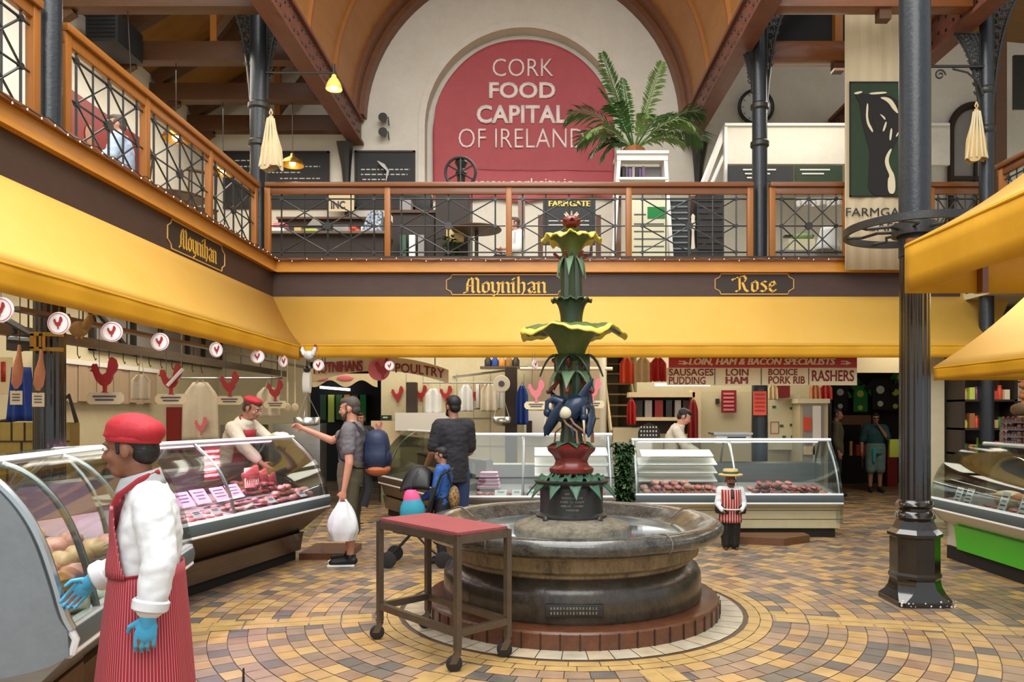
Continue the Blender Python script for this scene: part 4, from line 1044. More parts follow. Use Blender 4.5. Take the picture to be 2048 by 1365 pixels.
# pork stall counter
spread(CR, [PL, PK], .1, 1.15, -.07, -.5, 26, 'pale pink pork piece in the left half of the pork stall counter', 'pork pieces in the left half of the pork stall counter', (1.3, 1.6), .0, pile=.06)
spread(CR, [RD, PK, DK], 1.5, 2.5, -.08, -.52, 26, 'dark pink pork cut in the right half of the pork stall counter', 'pork cuts in the right half of the pork stall counter', (1.3, 1.6), .0, pile=.09)
tray(CR, 1.36, 1.62, -.06, -.2, .02, label='white tray right of the counter divider of the pork stall'); tray(CR, 2.2, 2.52, -.05, -.18, .02, label='white tray at the right end of the pork stall counter')
for i in range(4):  # louvre reflections of the glass built as white slats
    o = CR.q(.62, -.6, .72 + .11 * i); B().obox(o, (1.05 - .1 * (i == 3), .26, .012), X, (Y_ * .95 + Z * .3).normalized(), (Z * .95 - Y_ * .3).normalized()).done('reflection_slat', 'white paint', label=('lowest', 'second', 'third', 'top')[i] + ' white slat for a glass reflection in the left half of the pork stall counter', cat='shelf')
B().tube([CR.q(.1, -.55, 1.21), CR.q(2.5, -.55, 1.21)], .012, 6).done('fluorescent_tube', 'tube glow', CR.t)
l = area('counter_tube_light', CR.q(1.3, -.45, 1.2), (2.3, .06), 9, (1, .93, .88))
l = area('counter_tube_light', CP.q(.95, -.45, 1.28), (1.6, .06), 7, (1, .85, .9))
# delicatessen counter
for i, (s, p, h) in enumerate(((.3, -.14, .16), (.52, -.12, .17), (1.12, -.1, .2), (1.42, -.1, .21))):
    card(CG.deck(s, p, .0), V((0, -1, 0)), .12, h, R(20), ('first', 'second', 'third', 'fourth')[i] + ' tall white price card from the far end of the delicatessen counter', lines=4)
spread(CG, [JT, ('joint_of_meat', 'ham')], .7, 2.6, -.25, -.5, 10, 'cured meat joint in the delicatessen counter', 'cured joints in the delicatessen counter', (.7, .95), .04)
spread(CG, [PK, DK], .7, 2.6, -.12, -.25, 14, 'small cured sausage piece in the delicatessen counter', 'sausage pieces in the delicatessen counter', (.8, 1))
t = T('cheese_basket', 'wicker basket of pale cheese in the delicatessen counter', 'basket', CG.deck(.85, -.35, 0)); o = CG.deck(.85, -.35, 0)
B().lathe([(.1, .0), (.15, .1), (.155, .11), (.14, .1), (.09, .01)], o, 20).done('basket', 'carton', t); b = B(); b.ell(o + Z * .1, (.12, .12, .05)); b.done('cheese', 'fat cream', t)
b = B()
def dome(u, v):
    a = math.pi * u; return CG.q(.6 + .45 * math.cos(a) * math.sin(math.pi * v * .5 + .0), -.55, .72) + V((.22 * math.cos(math.pi * .5 * v), 0, .42 * math.sin(a) * math.sin(math.pi * .5 * v)))
b.grid(dome, 20, 8); b.done('serving_dome', 'brushed steel', label='big steel roll-top dome inside the delicatessen counter', cat='dome', solid=.006)
for k, (s, n) in enumerate(((.42, 4), (1.02, 5))):
    for i in range(n):
        o = CG.q(s, -.78, 1.255 + .075 * i); w_ = ('lowest', 'second', 'third', 'fourth', 'top')[i] if i < n - 1 else 'top'
        t = T('egg_tray', f'{w_} tray of eggs in the {"left" if k == 0 else "right"} stack on the delicatessen counter', 'egg tray', o)
        b = B()
        for j in range(36):
            x, y = j % 6, j // 6; c = o + X * (.05 * (x - 2.5)) + Y_ * (.05 * (y - 2.5)); b.lathe([(.026, .0), (.024, .018), (.014, .04), (.002, .042)], c, 6)
        b.obox(o + Z * .008, (.31, .31, .012)); b.done('tray_cups', 'egg tray', t)
        for j in range(12): b = B(); b.ell(o + V((.052 * (j % 6 - 2.5), -.13 if j < 6 else .13, .045)), (.02, .02, .026), 8, 6); b.done('egg', 'egg brown', t)
put(JT, CG.q(.42, -.78, 1.555), .3, 'round brown loaf lying on the left stack of egg trays', 'bread', sc=1.2, name='loaf')
bpy.data.objects['loaf'].data = bpy.data.objects['loaf'].data.copy(); bpy.data.objects['loaf'].data.materials[0] = MATS['bread']
b = B(); o = CG.q(.2, -.85, 1.25); b.lathe([(.16, 0), (.16, .12), (.14, .2), (.08, .26), (.01, .28)], o, 24); b.done('dish_cover', 'brushed steel', label='domed steel lid left of the egg trays', cat='lid')
# low wooden plinths
b = B(); b.prism([(0, 0), (.55, -.16), (.95, .1), (.95, .3), (0, .3)], V((2.42, 9.1, 0)), X, Y_, .09); b.done('floor_plinth', 'crate wood', label='angular brown plinth in front of the pork stall counter', cat='plinth')
B().prism([(4.72, 5.6), (4.72, 7.95), (5.4, 7.95), (5.4, 5.6)], V((0, 0, 0)), X, Y_, .1).done('floor_plinth', 'crate wood', label='brown brick plinth under the green counter', cat='plinth')
b = B(); b.box((-2.55, 8.1, 0), (-2.02, 8.75, .07)); b.done('floor_plinth', 'brick step', label='red-brown plinth by the far end of the pink counter', cat='plinth')

l = area('counter_tube_light', CB.q(.95, -.5, 1.3), (1.7, .06), 9, (1, .95, .88)); l.rotation_euler = (0, 0, math.atan2(CB.u[1], CB.u[0]))
l = area('counter_tube_light', CG.q(1.3, -.6, 1.2), (2.2, .06), 9, (1, .96, .9)); l.rotation_euler = (0, 0, math.atan2(CG.u[1], CG.u[0]))
# ---------------------------------------------------------------- people
def person(label, base, yaw, H=1.75, skin='skin pale', hair='hair brown', vox=.011, w=1.0, hy=0, hp=0, J=None, hands=True, hairlen=0, beard=None, name='person', grip=(.5, .5), hand_dir=None, cat='person', belly=0, dep=1, head=1):
    s = H / 1.75; t = T(name, label, cat, base, yaw)
    j = dict(pel=(0, 0, .95), che=(0, 0, 1.27), nec=(-.005, 0, 1.49), hed=(.02, 0, 1.635), sL=(-.01, .18 * w, 1.415), sR=(-.01, -.18 * w, 1.415), eL=(-.03, .228 * w, 1.13), eR=(-.03, -.228 * w, 1.13),
             wL=(.04, .24 * w, .88), wR=(.04, -.24 * w, .88), hL=(0, .09, .92), hR=(0, -.09, .92), kL=(.02, .1, .5), kR=(.02, -.1, .5), aL=(-.01, .1, .085), aR=(-.01, -.1, .085), fL=(.17, .12, .03), fR=(.17, -.12, .03))
    j = {k: V(v) * s for k, v in j.items()}
    for k, v in (J or {}).items(): j[k] = V(v)
    up = (j['nec'] - j['pel']).normalized()
    def tor(infl=0, hem=-.1, top=True, deep=1):
        sL, sR, hL, hR = j['sL'], j['sR'], j['hL'], j['hR']; lat0 = (hL - hR).normalized(); lat1 = (sL - sR).normalized(); sc = (sL + sR) / 2
        L = []
        def ring(c, f, a, b_):
            la = lat0.lerp(lat1, f).normalized(); de = la.cross(up).normalized(); L.append((c, la, de, (a * w + infl / s) * s, (b_ * dep + infl / s) * s))
        pel, che = j['pel'], j['che']
        if hem < -.05: ring(pel + Z * hem * s, 0, .155, .115)
        ring(pel, 0, .165, .12); ring(pel.lerp(che, .4) + (j['che'] - j['pel']).cross(j['sL'] - j['sR']).normalized() * belly * s, .3, .148, .108 + belly); ring(pel.lerp(che, .75), .6, .158, .118 + belly * .4)
        ring(che + (sc - che) * .25, .85, .17, .122); ring(che + (sc - che) * .72, 1, .185, .108); ring(sc + up * .025 * s, 1, .15, .085)
        if top: ring(j['nec'].lerp(sc, .35) + up * .02 * s, 1, .085, .07); ring(j['nec'] + up * .01 * s, 1, .06 if not infl else .062, .062)
        return L
    def arm(S, r=(.052, .042, .045, .028), infl=0, frac=2):
        a, e, wr = j['s' + S], j['e' + S], j['w' + S]; P_ = []
        P_.append(('c', a, e if frac >= 1 else a.lerp(e, frac), (r[0] + infl) * s, ((r[1] if frac >= 1 else r[0] + (r[1] - r[0]) * frac) + infl) * s))
        if frac >= 1: P_.append(('c', e, e.lerp(wr, frac - 1), (r[2] + infl - .002) * s, (r[2] + (r[3] - r[2]) * (frac - 1) + infl) * s))
        return P_
    def leg(S, infl=0, frac=2):
        h, k, a = j['h' + S], j['k' + S], j['a' + S]; P_ = [('c', h - Z * .03 * s, h.lerp(k, min(1, frac)), (.085 + infl) * s, (.085 + (.06 - .085) * min(1, frac) + infl) * s)]
        if frac > 1:
            m = k.lerp(a, .35) - (j['f' + S] - a).normalized() * .02 * s
            P_ += [('c', k, m, (.055 + infl) * s, (.056 + infl) * s), ('c', m, a if frac >= 2 else k.lerp(a, frac - 1), (.055 + infl) * s, (.036 + infl) * s)]
        return P_
    # head
    hm = Mx.Rotation(hy, 3, 'Z') @ Mx.Rotation(hp, 3, 'Y'); hc = j['hed']; hs = .235 / .235 * (s if H < 1.4 and H > 1.1 else max(.93, s)) if H > 1 else s * 1.6
    h = lambda x, y, z: hc + hm @ V((x, y, z)) * hs
    head = [('e', h(-.012, 0, .03), (.098 * hs, .076 * hs, .092 * hs), hm), ('e', h(.025, 0, -.035), (.066 * hs, .06 * hs, .085 * hs), hm), ('c', h(.045, -.02, -.088), h(.045, .02, -.088), .03 * hs, .03 * hs),
            ('c', h(.088, 0, .012), h(.107, 0, -.032), .009 * hs, .014 * hs), ('c', h(.095, -.012, -.036), h(.095, .012, -.036), .010 * hs, .010 * hs), ('c', h(.08, -.035, .024), h(.08, .035, .024), .013 * hs, .013 * hs),
            ('c', h(.083, -.017, -.07), h(.083, .017, -.07), .011 * hs, .011 * hs), ('e', h(.06, .04, -.03), (.025 * hs, .02 * hs, .025 * hs), hm), ('e', h(.06, -.04, -.03), (.025 * hs, .02 * hs, .025 * hs), hm)]
    for q in (1, -1): head += [('e', h(-.008, .076 * q, -.012), (.02 * hs, .010 * hs, .032 * hs), hm)]
    head.append(('c', j['nec'] - up * .04 * s, h(-.018, 0, -.06), .056 * s, .052 * hs))
    prims = [('l', tor(-.012))] + arm('L') + arm('R') + leg('L') + leg('R') + head
    for S in 'LR': prims.append(('c', j['a' + S] - Z * .01, j['f' + S], .036 * s, .026 * s)); prims.append(('c', j['s' + S], (j['sL'] + j['sR']) / 2, .05 * s, .06 * s))
    HP = {}
    for S, q, gr in (('L', 1, grip[0]), ('R', -1, grip[1])):
        wr, el = j['w' + S], j['e' + S]; d = ((hand_dir or {}).get(S) and V(hand_dir[S]).normalized()) or (wr - el).normalized()
        side = V((0, -q, 0)) if abs(d.y) < .8 else V((0, 0, -1))
        tb = V((1, 0, .2)) - d * d.dot(V((1, 0, .2)))
        if tb.length < .2: tb = V((0, 0, 1)) - d * d.z
        tb.normalize(); nrm = d.cross(tb) * (1 if d.cross(tb).dot(side) > 0 else -1)
        hk = s * (1 if H > 1.1 else 1.2); HP[S] = (wr, d, tb, nrm, hk)
        Mh = Mx((d, tb, nrm)).transposed()
        hp_ = [('e', wr + d * .05 * hk, (.052 * hk, .038 * hk, .017 * hk), Mh), ('c', wr - d * .01, wr + d * .03 * hk, .027 * hk, .026 * hk)]
        if hands:
            for i, (off, ln) in enumerate(((.032, .07), (.011, .078), (-.010, .073), (-.030, .058))):
                p0 = wr + d * .085 * hk + tb * off * hk; a1 = gr * (.5 + .12 * i) ; d1 = d * math.cos(a1) + nrm * math.sin(a1); p1 = p0 + d1 * ln * .5 * hk
                a2 = a1 + gr * 1.2; d2 = d * math.cos(a2) + nrm * math.sin(a2); p2 = p1 + d2 * ln * .5 * hk
                hp_ += [('c', p0 - d * .02 * hk, p1, .0095 * hk, .0085 * hk), ('c', p1, p2, .0085 * hk, .007 * hk)]
            q0 = wr + d * .025 * hk + tb * .03 * hk; q1 = q0 + (d * .55 + tb * .7 + nrm * .35).normalized() * .04 * hk; hp_ += [('c', q0, q1, .012 * hk, .010 * hk), ('c', q1, q1 + (d * .85 + tb * .2 + nrm * .5).normalized() * .03 * hk, .010 * hk, .008 * hk)]
        HP[S + 'p'] = hp_; prims += hp_
    M = basis(t)
    body = blob(prims, vox * s if H < 1.4 else vox, 'body', skin, t, M)
    for q in (1, -1):
        b = B(); b.ell(M @ h(.0835, .031 * q, .002), (.010 * hs, .012 * hs, .007 * hs), 10, 8, M.to_3x3() @ hm); b.done('eye', 'eye white', body)
        b = B(); b.ell(M @ h(.0925, .031 * q, .002), (.005 * hs, .0065 * hs, .0065 * hs), 8, 6, M.to_3x3() @ hm); b.done('iris', 'eye dark', body)
        b = B(); b.cap(M @ h(.0935, .015 * q, .021), M @ h(.085, .048 * q, .024), .004 * hs, .003 * hs, 6); b.done('eyebrow', hair or 'hair black', body)
    b = B(); b.ell(M @ h(.0915, 0, -.07), (.006 * hs, .022 * hs, .008 * hs), 10, 6, M.to_3x3() @ hm); b.done('mouth', 'lips', body)
    if hair:
        hp2 = [('e', h(-.03, 0, .045), (.086 * hs, .082 * hs, .085 * hs), hm), ('e', h(.012, 0, .078), (.082 * hs, .07 * hs, .048 * hs), hm), ('e', h(-.055, 0, -.015), (.055 * hs, .068 * hs, .06 * hs), hm)]
        for q in (1, -1): hp2.append(('c', h(.02, .07 * q, .03), h(.018, .073 * q, -.02), .012 * hs, .008 * hs))
        if hairlen: hp2.append(('c', h(-.06, 0, 0), h(-.07, 0, -hairlen), .07 * hs, .05 * hs))
        blob(hp2, .009, 'hair', hair, t, M, it=2)
    if beard:
        bp_ = [('c', h(.05, -.035, -.085), h(.05, .035, -.085), .03 * hs, .03 * hs), ('c', h(.065, 0, -.1), h(.04, 0, -.1), .028 * hs, .03 * hs)]
        for q in (1, -1): bp_ += [('c', h(.05, .045 * q, -.085), h(.012, .066 * q, -.03), .018 * hs, .01 * hs)]
        bp_ += [('c', h(.09, -.02, -.056), h(.09, .02, -.056), .008 * hs, .008 * hs)]
        blob(bp_, .008, 'beard', beard, t, M, it=2)
    return dict(t=t, j=j, s=s, M=M, tor=tor, arm=arm, leg=leg, h=h, hm=hm, hs=hs, body=body, HP=HP, up=up, vox=vox)
def shirt(p, mt, sleeve=.75, hem=-.12, infl=.018, name='shirt', top=True, vox=None, slv=('L', 'R')):
    pr = [('l', p['tor'](infl, hem, top))]
    for S in slv:
        pr += p['arm'](S, infl=infl + .004, frac=sleeve); pr.append(('c', p['j']['s' + S], (p['j']['sL'] + p['j']['sR']) / 2, (.055 + infl) * p['s'], (.06 + infl) * p['s']))
    o = blob(pr, vox or max(.011, p['vox']), name, mt, p['t'], p['M'])
    vs = o.data.vertices; nn = [v.normal.copy() for v in vs]; out = []
    for v, nv in zip(vs, nn):        # creases of the cloth
        c = v.co; k = noise.noise(V((c.x * 13, c.y * 13, c.z * 24 + c.x * 9))) + .6 * noise.noise(V((c.x * 26, c.y * 26, c.z * 40))); out.extend(c + nv * (.0055 * p['s'] * k))
    vs.foreach_set('co', out); o.data.update()
    return o
def trousers(p, mt, frac=1.95, infl=.02, name='trousers'):
    j, s = p['j'], p['s']; pr = [('l', p['tor'](infl - .002, -.1, False)[:3])] + p['leg']('L', infl, frac) + p['leg']('R', infl, frac)
    return blob(pr, max(.012, p['vox']), name, mt, p['t'], p['M'])
def shoes(p, mt, sole=None):
    for S in 'LR':
        a, f, s = p['j']['a' + S], p['j']['f' + S], p['s']; b = [('c', V((a.x, a.y, .05 * s)) - (f - a).normalized() * .035 * s, V((f.x, f.y, .042 * s)), .045 * s, .036 * s), ('c', V((a.x, a.y, .05 * s)), a + Z * .02, .043 * s, .045 * s)]
        o = blob(b, .01, 'shoe', mt, p['t'], p['M'], it=2)
        if sole:
            d = (f - a); d.z = 0; c = (a + f) / 2; d.normalize(); q = B(); e = V((-d.y, d.x, 0)); M = p['M']; R3 = M.to_3x3()
            q.obox(M @ V((c.x, c.y, .012)), (.28 * s, .088 * s, .024), R3 @ d, R3 @ e, Z, .01); q.done('sole', sole, o)
def local(p, v): return p['M'] @ V(v)

# the butcher in the foreground, in profile
bx, by = -1.49, 2.85
Jb = dict(pel=(-.01, 0, .83), che=(-.02, 0, 1.08), nec=(.0, 0, 1.325), hed=(.04, 0, 1.45), sL=(-.055, .168, 1.225), sR=(-.0, -.162, 1.235), eL=(-.085, .235, 1.05), wL=(-.05, .245, .87), eR=(.01, -.29, 1.01), wR=(.223, -.294, .905),
          hL=(-.01, .09, .82), hR=(-.01, -.09, .82), kL=(-.02, .1, .44), kR=(.03, -.1, .44), aL=(-.06, .1, .08), aR=(-.02, -.1, .08), fL=(.11, .12, .03), fR=(.15, -.12, .03))
p = person('person in white shirt, red cap, striped red apron and blue gloves in the foreground', (bx, by, 0), R(200), 1.6, 'skin brown', 'hair black', .0075, 1.0, J=Jb, dep=.86, hp=R(4), hy=R(-17), grip=(.45, .35), hand_dir={'R': (.59, -.19, -.62), 'L': (.12, 0, -1)})
trousers(p, 'cloth dark'); shoes(p, 'black')
sh = shirt(p, 'shirt white', 1.82, -.05, .02, vox=.009)
M = p['M']; j = p['j']
b = B()                                   # collar and rolled cuffs
for k in range(2):
    b.grid(lambda u, v: M @ (j['nec'] + V((.0, 0, -.015)) + V(((.066 + .022 * v) * math.cos(2 * math.pi * u) + .008, (.064 + .02 * v) * math.sin(2 * math.pi * u), .045 - .06 * v + .02 * math.cos(2 * math.pi * u + math.pi)))), 26, 3, True)
b.done('collar', 'shirt white', sh, solid=.004)
for S, f in (('L', .80), ('R', .86)):
    a, c = j['e' + S], j['w' + S]; q0, q1 = a.lerp(c, f - .1), a.lerp(c, f + .1); b = B()
    b.tube([M @ q0, M @ q0.lerp(q1, .15), M @ q0.lerp(q1, .85), M @ q1], [.052, .058, .056, .05], 16, caps=False); b.done('cuff', 'shirt white', sh, solid=.008)
for S in 'LR':
    wr, d, tb, nrm, hk = p['HP'][S]
    g = [(k[0], k[1], *( [tuple(r + .0015 for r in k[2])] + list(k[3:]) if k[0] == 'e' else [k[2], k[3] + .0005, k[4] + .0005])) for k in p['HP'][S + 'p']]
    g.append(('c', wr - d * .05, wr + d * .01, .031, .029))
    blob(g, .004, 'glove', 'glove blue', p['t'], M, it=2)
# cap
h, hs = p['h'], p['hs']; hr = p['hm']
blob([('e', h(-.02, 0, .07), (.104, .09, .068), hr @ Mx.Rotation(R(-12), 3, 'Y')), ('e', h(-.06, 0, .06), (.07, .085, .055), hr), ('e', h(-.008, 0, .05), (.102, .086, .03), hr @ Mx.Rotation(R(-8), 3, 'Y'))], .007, 'cap', 'cap red', p['t'], M, it=2)
b = B(); b.lathe([(.100, .025), (.1045, .03), (.1045, .048), (.099, .054)], (0, 0, 0), 40, sy=.85); c_ = B()
for q in b.bm.verts: q.co = M @ h(*(Mx.Rotation(R(-8), 3, 'Y') @ V((q.co.x - .008, q.co.y, q.co.z))))
b.done('cap_band', 'cap red', p['t']); c_.bm.free()
# apron: bib, skirt, straps
ap = B()
def skirt(u, v):
    a = R(-148 + 354 * u); z = .985 + .03 * (1 - math.cos(a)) * .5 * (1 - v) - .62 * v; fl = v ** .9
    rx, ry = .126 + .055 * fl, .168 + .058 * fl; wv = 1 + (.035 * math.sin(a * 6 + 1) + .025 * math.sin(a * 11)) * fl
    return M @ V((-.015 + .005 * fl + rx * wv * math.cos(a), ry * wv * math.sin(a), z))
ap.grid(skirt, 90, 16)
def bib(u, v):
    wd = .62 + .62 * v ** 1.5; a = (u - .5) * 2 * wd; z = 1.245 - .26 * v; rx = .126 + .006 * math.sin(v * 9) * v; ry = .165
    return M @ V((-.008 - .012 * (1 - v) + rx * math.cos(a), ry * math.sin(a) * (.95 + .12 * v), z))
ap.grid(bib, 26, 12)
apr = ap.done('apron', 'apron stripe', p['t'], solid=.004)
b = B()
for q in (1, -1): b.tube([M @ V((.082, .09 * q, 1.245)), M @ V((.068, .098 * q, 1.28)), M @ V((.0, .085 * q, 1.335)), M @ V((-.06, .03 * q, 1.36))], .011, 6, flat=.35)
b.done('neck_strap', 'apron red', apr)
b = B(); b.tube([M @ V((-.014 + .131 * math.cos(R(a)), .172 * math.sin(R(a)), .98 + .015 * (1 - math.cos(R(a))))) for a in range(-120, 121, 8)], .008, 6, flat=.5); b.done('waist_tie', 'apron red', apr)
b = B(); b.cone(M @ V((.086, .1, 1.235)), M @ V((.094, .103, 1.235)), .008, .008, 10); b.done('button', 'rooster pink', apr)

# shopper in grey t-shirt with a rucksack, reaching over the counter
p = person('person in grey t-shirt and olive shorts with a navy rucksack reaching over the pink counter', (-1.92, 7.85, 0), R(180), 1.75, 'skin pale', 'hair grey brown', .011, 1.0, beard='hair brown', hp=R(5),
           J=dict(wR=(.56, -.2, 1.42), eR=(.27, -.24, 1.29), wL=(.01, .27, .80), eL=(-.04, .26, 1.08), aR=(.05, -.1, .085), fR=(.22, -.13, .03)), grip=(1.1, .9))
shirt(p, 'cloth grey', .62, -.13, .02, name='t_shirt'); trousers(p, 'cloth olive', 1.02, .03, name='shorts'); shoes(p, 'black', 'white paint')
M = p['M']; b = B(); b.ell(M @ V((-.27, 0, 1.17)), (.13, .155, .25), 24, 16); c_ = M @ V((-.27, 0, 1.17))
for q in b.bm.verts:
    d = q.co - c_; r = V((d.x / .13, d.y / .155, d.z / .25)); k = 1 + .22 * (1 - max(abs(r.x), abs(r.y), abs(r.z))) * 2.2; q.co = c_ + V((d.x * k, d.y * k, d.z * min(k, 1.12))) + V((0, .01 * math.sin(d.z * 30), 0))
rk = b.done('rucksack', 'cloth navy', p['t'], label='navy rucksack on the back')
b = B(); b.ell(M @ V((-.275, 0, 1.0)), (.135, .15, .075), 18, 8); b.done('suede_base', 'orange suede', rk)
b = B(); b.ell(M @ V((-.37, 0, 1.12)), (.05, .11, .1), 14, 8); b.done('front_pocket', 'cloth navy', rk)
b = B()
for q in (1, -1): b.tube([M @ V(v) for v in ((-.17, .11 * q, 1.36), (-.05, .125 * q, 1.485), (.07, .125 * q, 1.43), (.125, .13 * q, 1.3), (.08, .165 * q, 1.12), (-.1, .18 * q, 1.02), (-.2, .14 * q, 1.02))], .02, 6, flat=.35)
b.done('strap', 'cloth dark', rk)
b = B(); b.tube([M @ V((-.17, .05, 1.0)), M @ V((-.19, .06, .8)), M @ V((-.14, .08, .62))], .05, 6, flat=.5); b.done('hanging_strap', 'cloth dark', rk)
# carrier bag hanging from his hand
hx_, hy_, hz_ = p['M'] @ V((.02, .27, .71)); b = B()
def bag(u, v):
    a = 2 * math.pi * u; r = .04 + .115 * math.sin(min(1, v * 1.5) * math.pi / 2) * (1 - .35 * max(0, v - .75) * 4) + .008 * math.sin(a * 5 + v * 7) + .006 * math.sin(a * 11)
    return V((hx_ + r * math.cos(a) * 1.0, hy_ + r * .62 * math.sin(a), hz_ - .02 - .39 * v))
b.grid(bag, 40, 16, True); t = T('carrier_bag', 'full white plastic carrier bag hanging from the hand of the grey shirted shopper', 'bag', (hx_, hy_, hz_ - .41)); b.done('bag_body', 'carrier white', t, smooth=180)
b = B()
for q in (-.018, .018): b.tube([V((hx_ + q * 3, hy_, hz_ - .05)), V((hx_ + q, hy_, hz_ + .015)), V((hx_ - q * .5, hy_ + .02, hz_ + .03)), V((hx_ - q * 2, hy_ + .02, hz_ - .05))], .012, 6, flat=.4)
b.done('handle', 'carrier white', t)
# stallholder behind the pink counter
sx, sy = -3.42, 8.5
p = person('person in a white shirt, red apron and red cap leaning over behind the pink counter', (sx, sy, 0), R(-14), 1.78, 'skin tan', 'hair brown', .011, 1.0, hp=R(22),
           J=dict(pel=(-.05, 0, .98), che=(.05, 0, 1.28), nec=(.17, 0, 1.52), hed=(.245, 0, 1.64), sL=(.12, .18, 1.44), sR=(.12, -.18, 1.42), eL=(.33, .22, 1.26), wL=(.52, .12, 1.34), eR=(.3, -.24, 1.22), wR=(.5, -.2, 1.04)), grip=(.7, .6))
shirt(p, 'cloth cream', 1.7, -.1, .024); trousers(p, 'cloth dark'); shoes(p, 'black')
M, h, hr = p['M'], p['h'], p['hm']
blob([('e', h(-.015, 0, .085), (.108, .092, .045), hr @ Mx.Rotation(R(-8), 3, 'Y')), ('e', h(-.04, 0, .08), (.085, .09, .05), hr)], .01, 'cap', 'cap red', p['t'], M, it=2)
b = B()
b.grid(lambda u, v: M @ (V((-.03, 0, 0)).lerp(V((.11, 0, 0)), 1 - v) + V((.165 * math.cos(R(-75 + 150 * u)), (.14 + .05 * v) * math.sin(R(-75 + 150 * u)), 1.4 - .85 * v))), 20, 14); a_ = b.done('apron', 'apron red', p['t'], solid=.004)
b = B(); b.tube([M @ V((.2, .1, 1.4)), M @ V((.15, .09, 1.55)), M @ V((.1, 0, 1.56)), M @ V((.15, -.09, 1.55)), M @ V((.2, -.1, 1.4))], .01, 6); b.done('neck_strap', 'apron red', a_)
q = p['M'] @ V((.6, .03, 1.33)); b = B(); b.ell(q, (.09, .06, .045), 14, 9); b.done('parcel', 'carrier white', label='white wrapped parcel handed over the pink counter', cat='parcel')
# shopper in dark t-shirt seen from behind
p = person('person in a dark t-shirt and jeans seen from behind at the angled counter', (-.93, 8.55, 0), R(112), 1.78, 'skin tan', 'hair black', .011, .9, beard='hair black', hy=R(12),
           J=dict(eL=(.0, .24, 1.15), wL=(.2, .26, 1.0), eR=(.04, -.21, 1.14), wR=(.24, -.12, 1.05)), belly=.01)
shirt(p, 'cloth charcoal', .8, -.16, .03, name='t_shirt'); trousers(p, 'cloth jeans', 1.95, .022, name='jeans'); shoes(p, 'cloth dark')
# child with a leopard print bag
p = person('child in a blue top with a leopard print bag beside the pushchair', (-.98, 7.95, 0), R(172), 1.22, 'skin tan', 'hair black', .012, 1.0, hp=R(10), J=dict(wL=(.2, .1, .68), eL=(.04, .17, .77), wR=(.2, -.1, .68), eR=(.04, -.17, .77)))
shirt(p, 'cloth blue', 1.75, -.08, .02, name='top'); trousers(p, 'cloth charcoal', 1.9, .022); shoes(p, 'cloth dark')
M = p['M']; b = B(); b.ell(M @ V((-.14, .06, .70)), (.06, .095, .125), 16, 10); bg_ = b.done('leopard_bag', 'leopard', p['t'], label='leopard print bag')
b = B(); b.tube([M @ V(v) for v in ((-.13, .08, .8), (-.08, .1, .98), (.02, .09, 1.03), (.1, .06, .9), (.06, -.1, .75))], .012, 6); b.done('strap', 'cloth dark', bg_)
# shop worker behind the pork stall counter
p = person('person with dark hair in a cream top bending down behind the pork stall counter', (2.0, 10.9, 0), R(-12), 1.68, 'skin pale', 'hair black', .012, .95, hp=R(24),
           J=dict(che=(.02, 0, 1.2), nec=(.1, 0, 1.42), hed=(.165, 0, 1.535), sL=(.06, .17, 1.34), sR=(.06, -.17, 1.34), eL=(.2, .2, 1.1), wL=(.4, .15, 1.0), eR=(.18, -.2, 1.1), wR=(.38, -.15, 1.0)))
shirt(p, 'cloth cream', 1.7, -.1, .022); trousers(p, 'cloth dark'); shoes(p, 'black')
# browsers by the t-shirt shop
p = person('person in sunglasses, teal t-shirt and checked shorts leaning by the t-shirt shop', (6.85, 15.1, 0), R(-100), 1.6, 'skin tan', 'hair black', .013, 1.05, hp=R(10), J=dict(wL=(.16, .03, 1.33), eL=(.14, .2, 1.08), eR=(-.02, -.25, 1.02), wR=(.06, -.27, .8)))
shirt(p, 'cloth teal', .85, -.14, .03, name='t_shirt'); trousers(p, 'plaid', 1.0, .045, name='shorts'); shoes(p, 'cloth dark')
b = B()
for q in (1, -1): b.ell(p['M'] @ p['h'](.095, .03 * q, .004), (.008, .022, .016), 8, 6)
b.tube([p['M'] @ p['h'](.07, -.075, .008), p['M'] @ p['h'](.1, 0, .01), p['M'] @ p['h'](.07, .075, .008)], .004, 5); b.done('sunglasses', 'black', p['t'])
blob([('c', local(p, (.02, -.14, .85)) - V(), local(p, (.1, .05, .88)), .05, .06), ('c', local(p, (.12, -.05, .86)), local(p, (.14, -.06, .62)), .05, .03)], .014, 'tied_jumper', 'teal cloth', p['t'])
q = p['M'] @ V((.05, .33, .93)); b = B(); b.box((q.x - .09, q.y - .04, q.z - .22), (q.x + .09, q.y + .04, q.z + .14), .01); b.done('yellow_bag', 'print lime', label='yellow-green paper bag beside the person in sunglasses', cat='bag')
p = person('person in a khaki shirt half hidden behind the end of the pork counter', (5.78, 14.4, 0), R(-20), 1.68, 'skin tan', 'hair black', .013, 1.05)
shirt(p, 'cloth khaki', 1.6, -.12, .025); trousers(p, 'cloth dark'); shoes(p, 'black')
p = person('dark figure walking in the passage behind the grey shirted shopper', (-3.0, 12.9, 0), R(-90), 1.6, 'skin tan', 'hair black', .013, 1.0)
shirt(p, 'cloth dark', 1.8, -.2, .035, name='jacket'); trousers(p, 'cloth dark'); shoes(p, 'black')
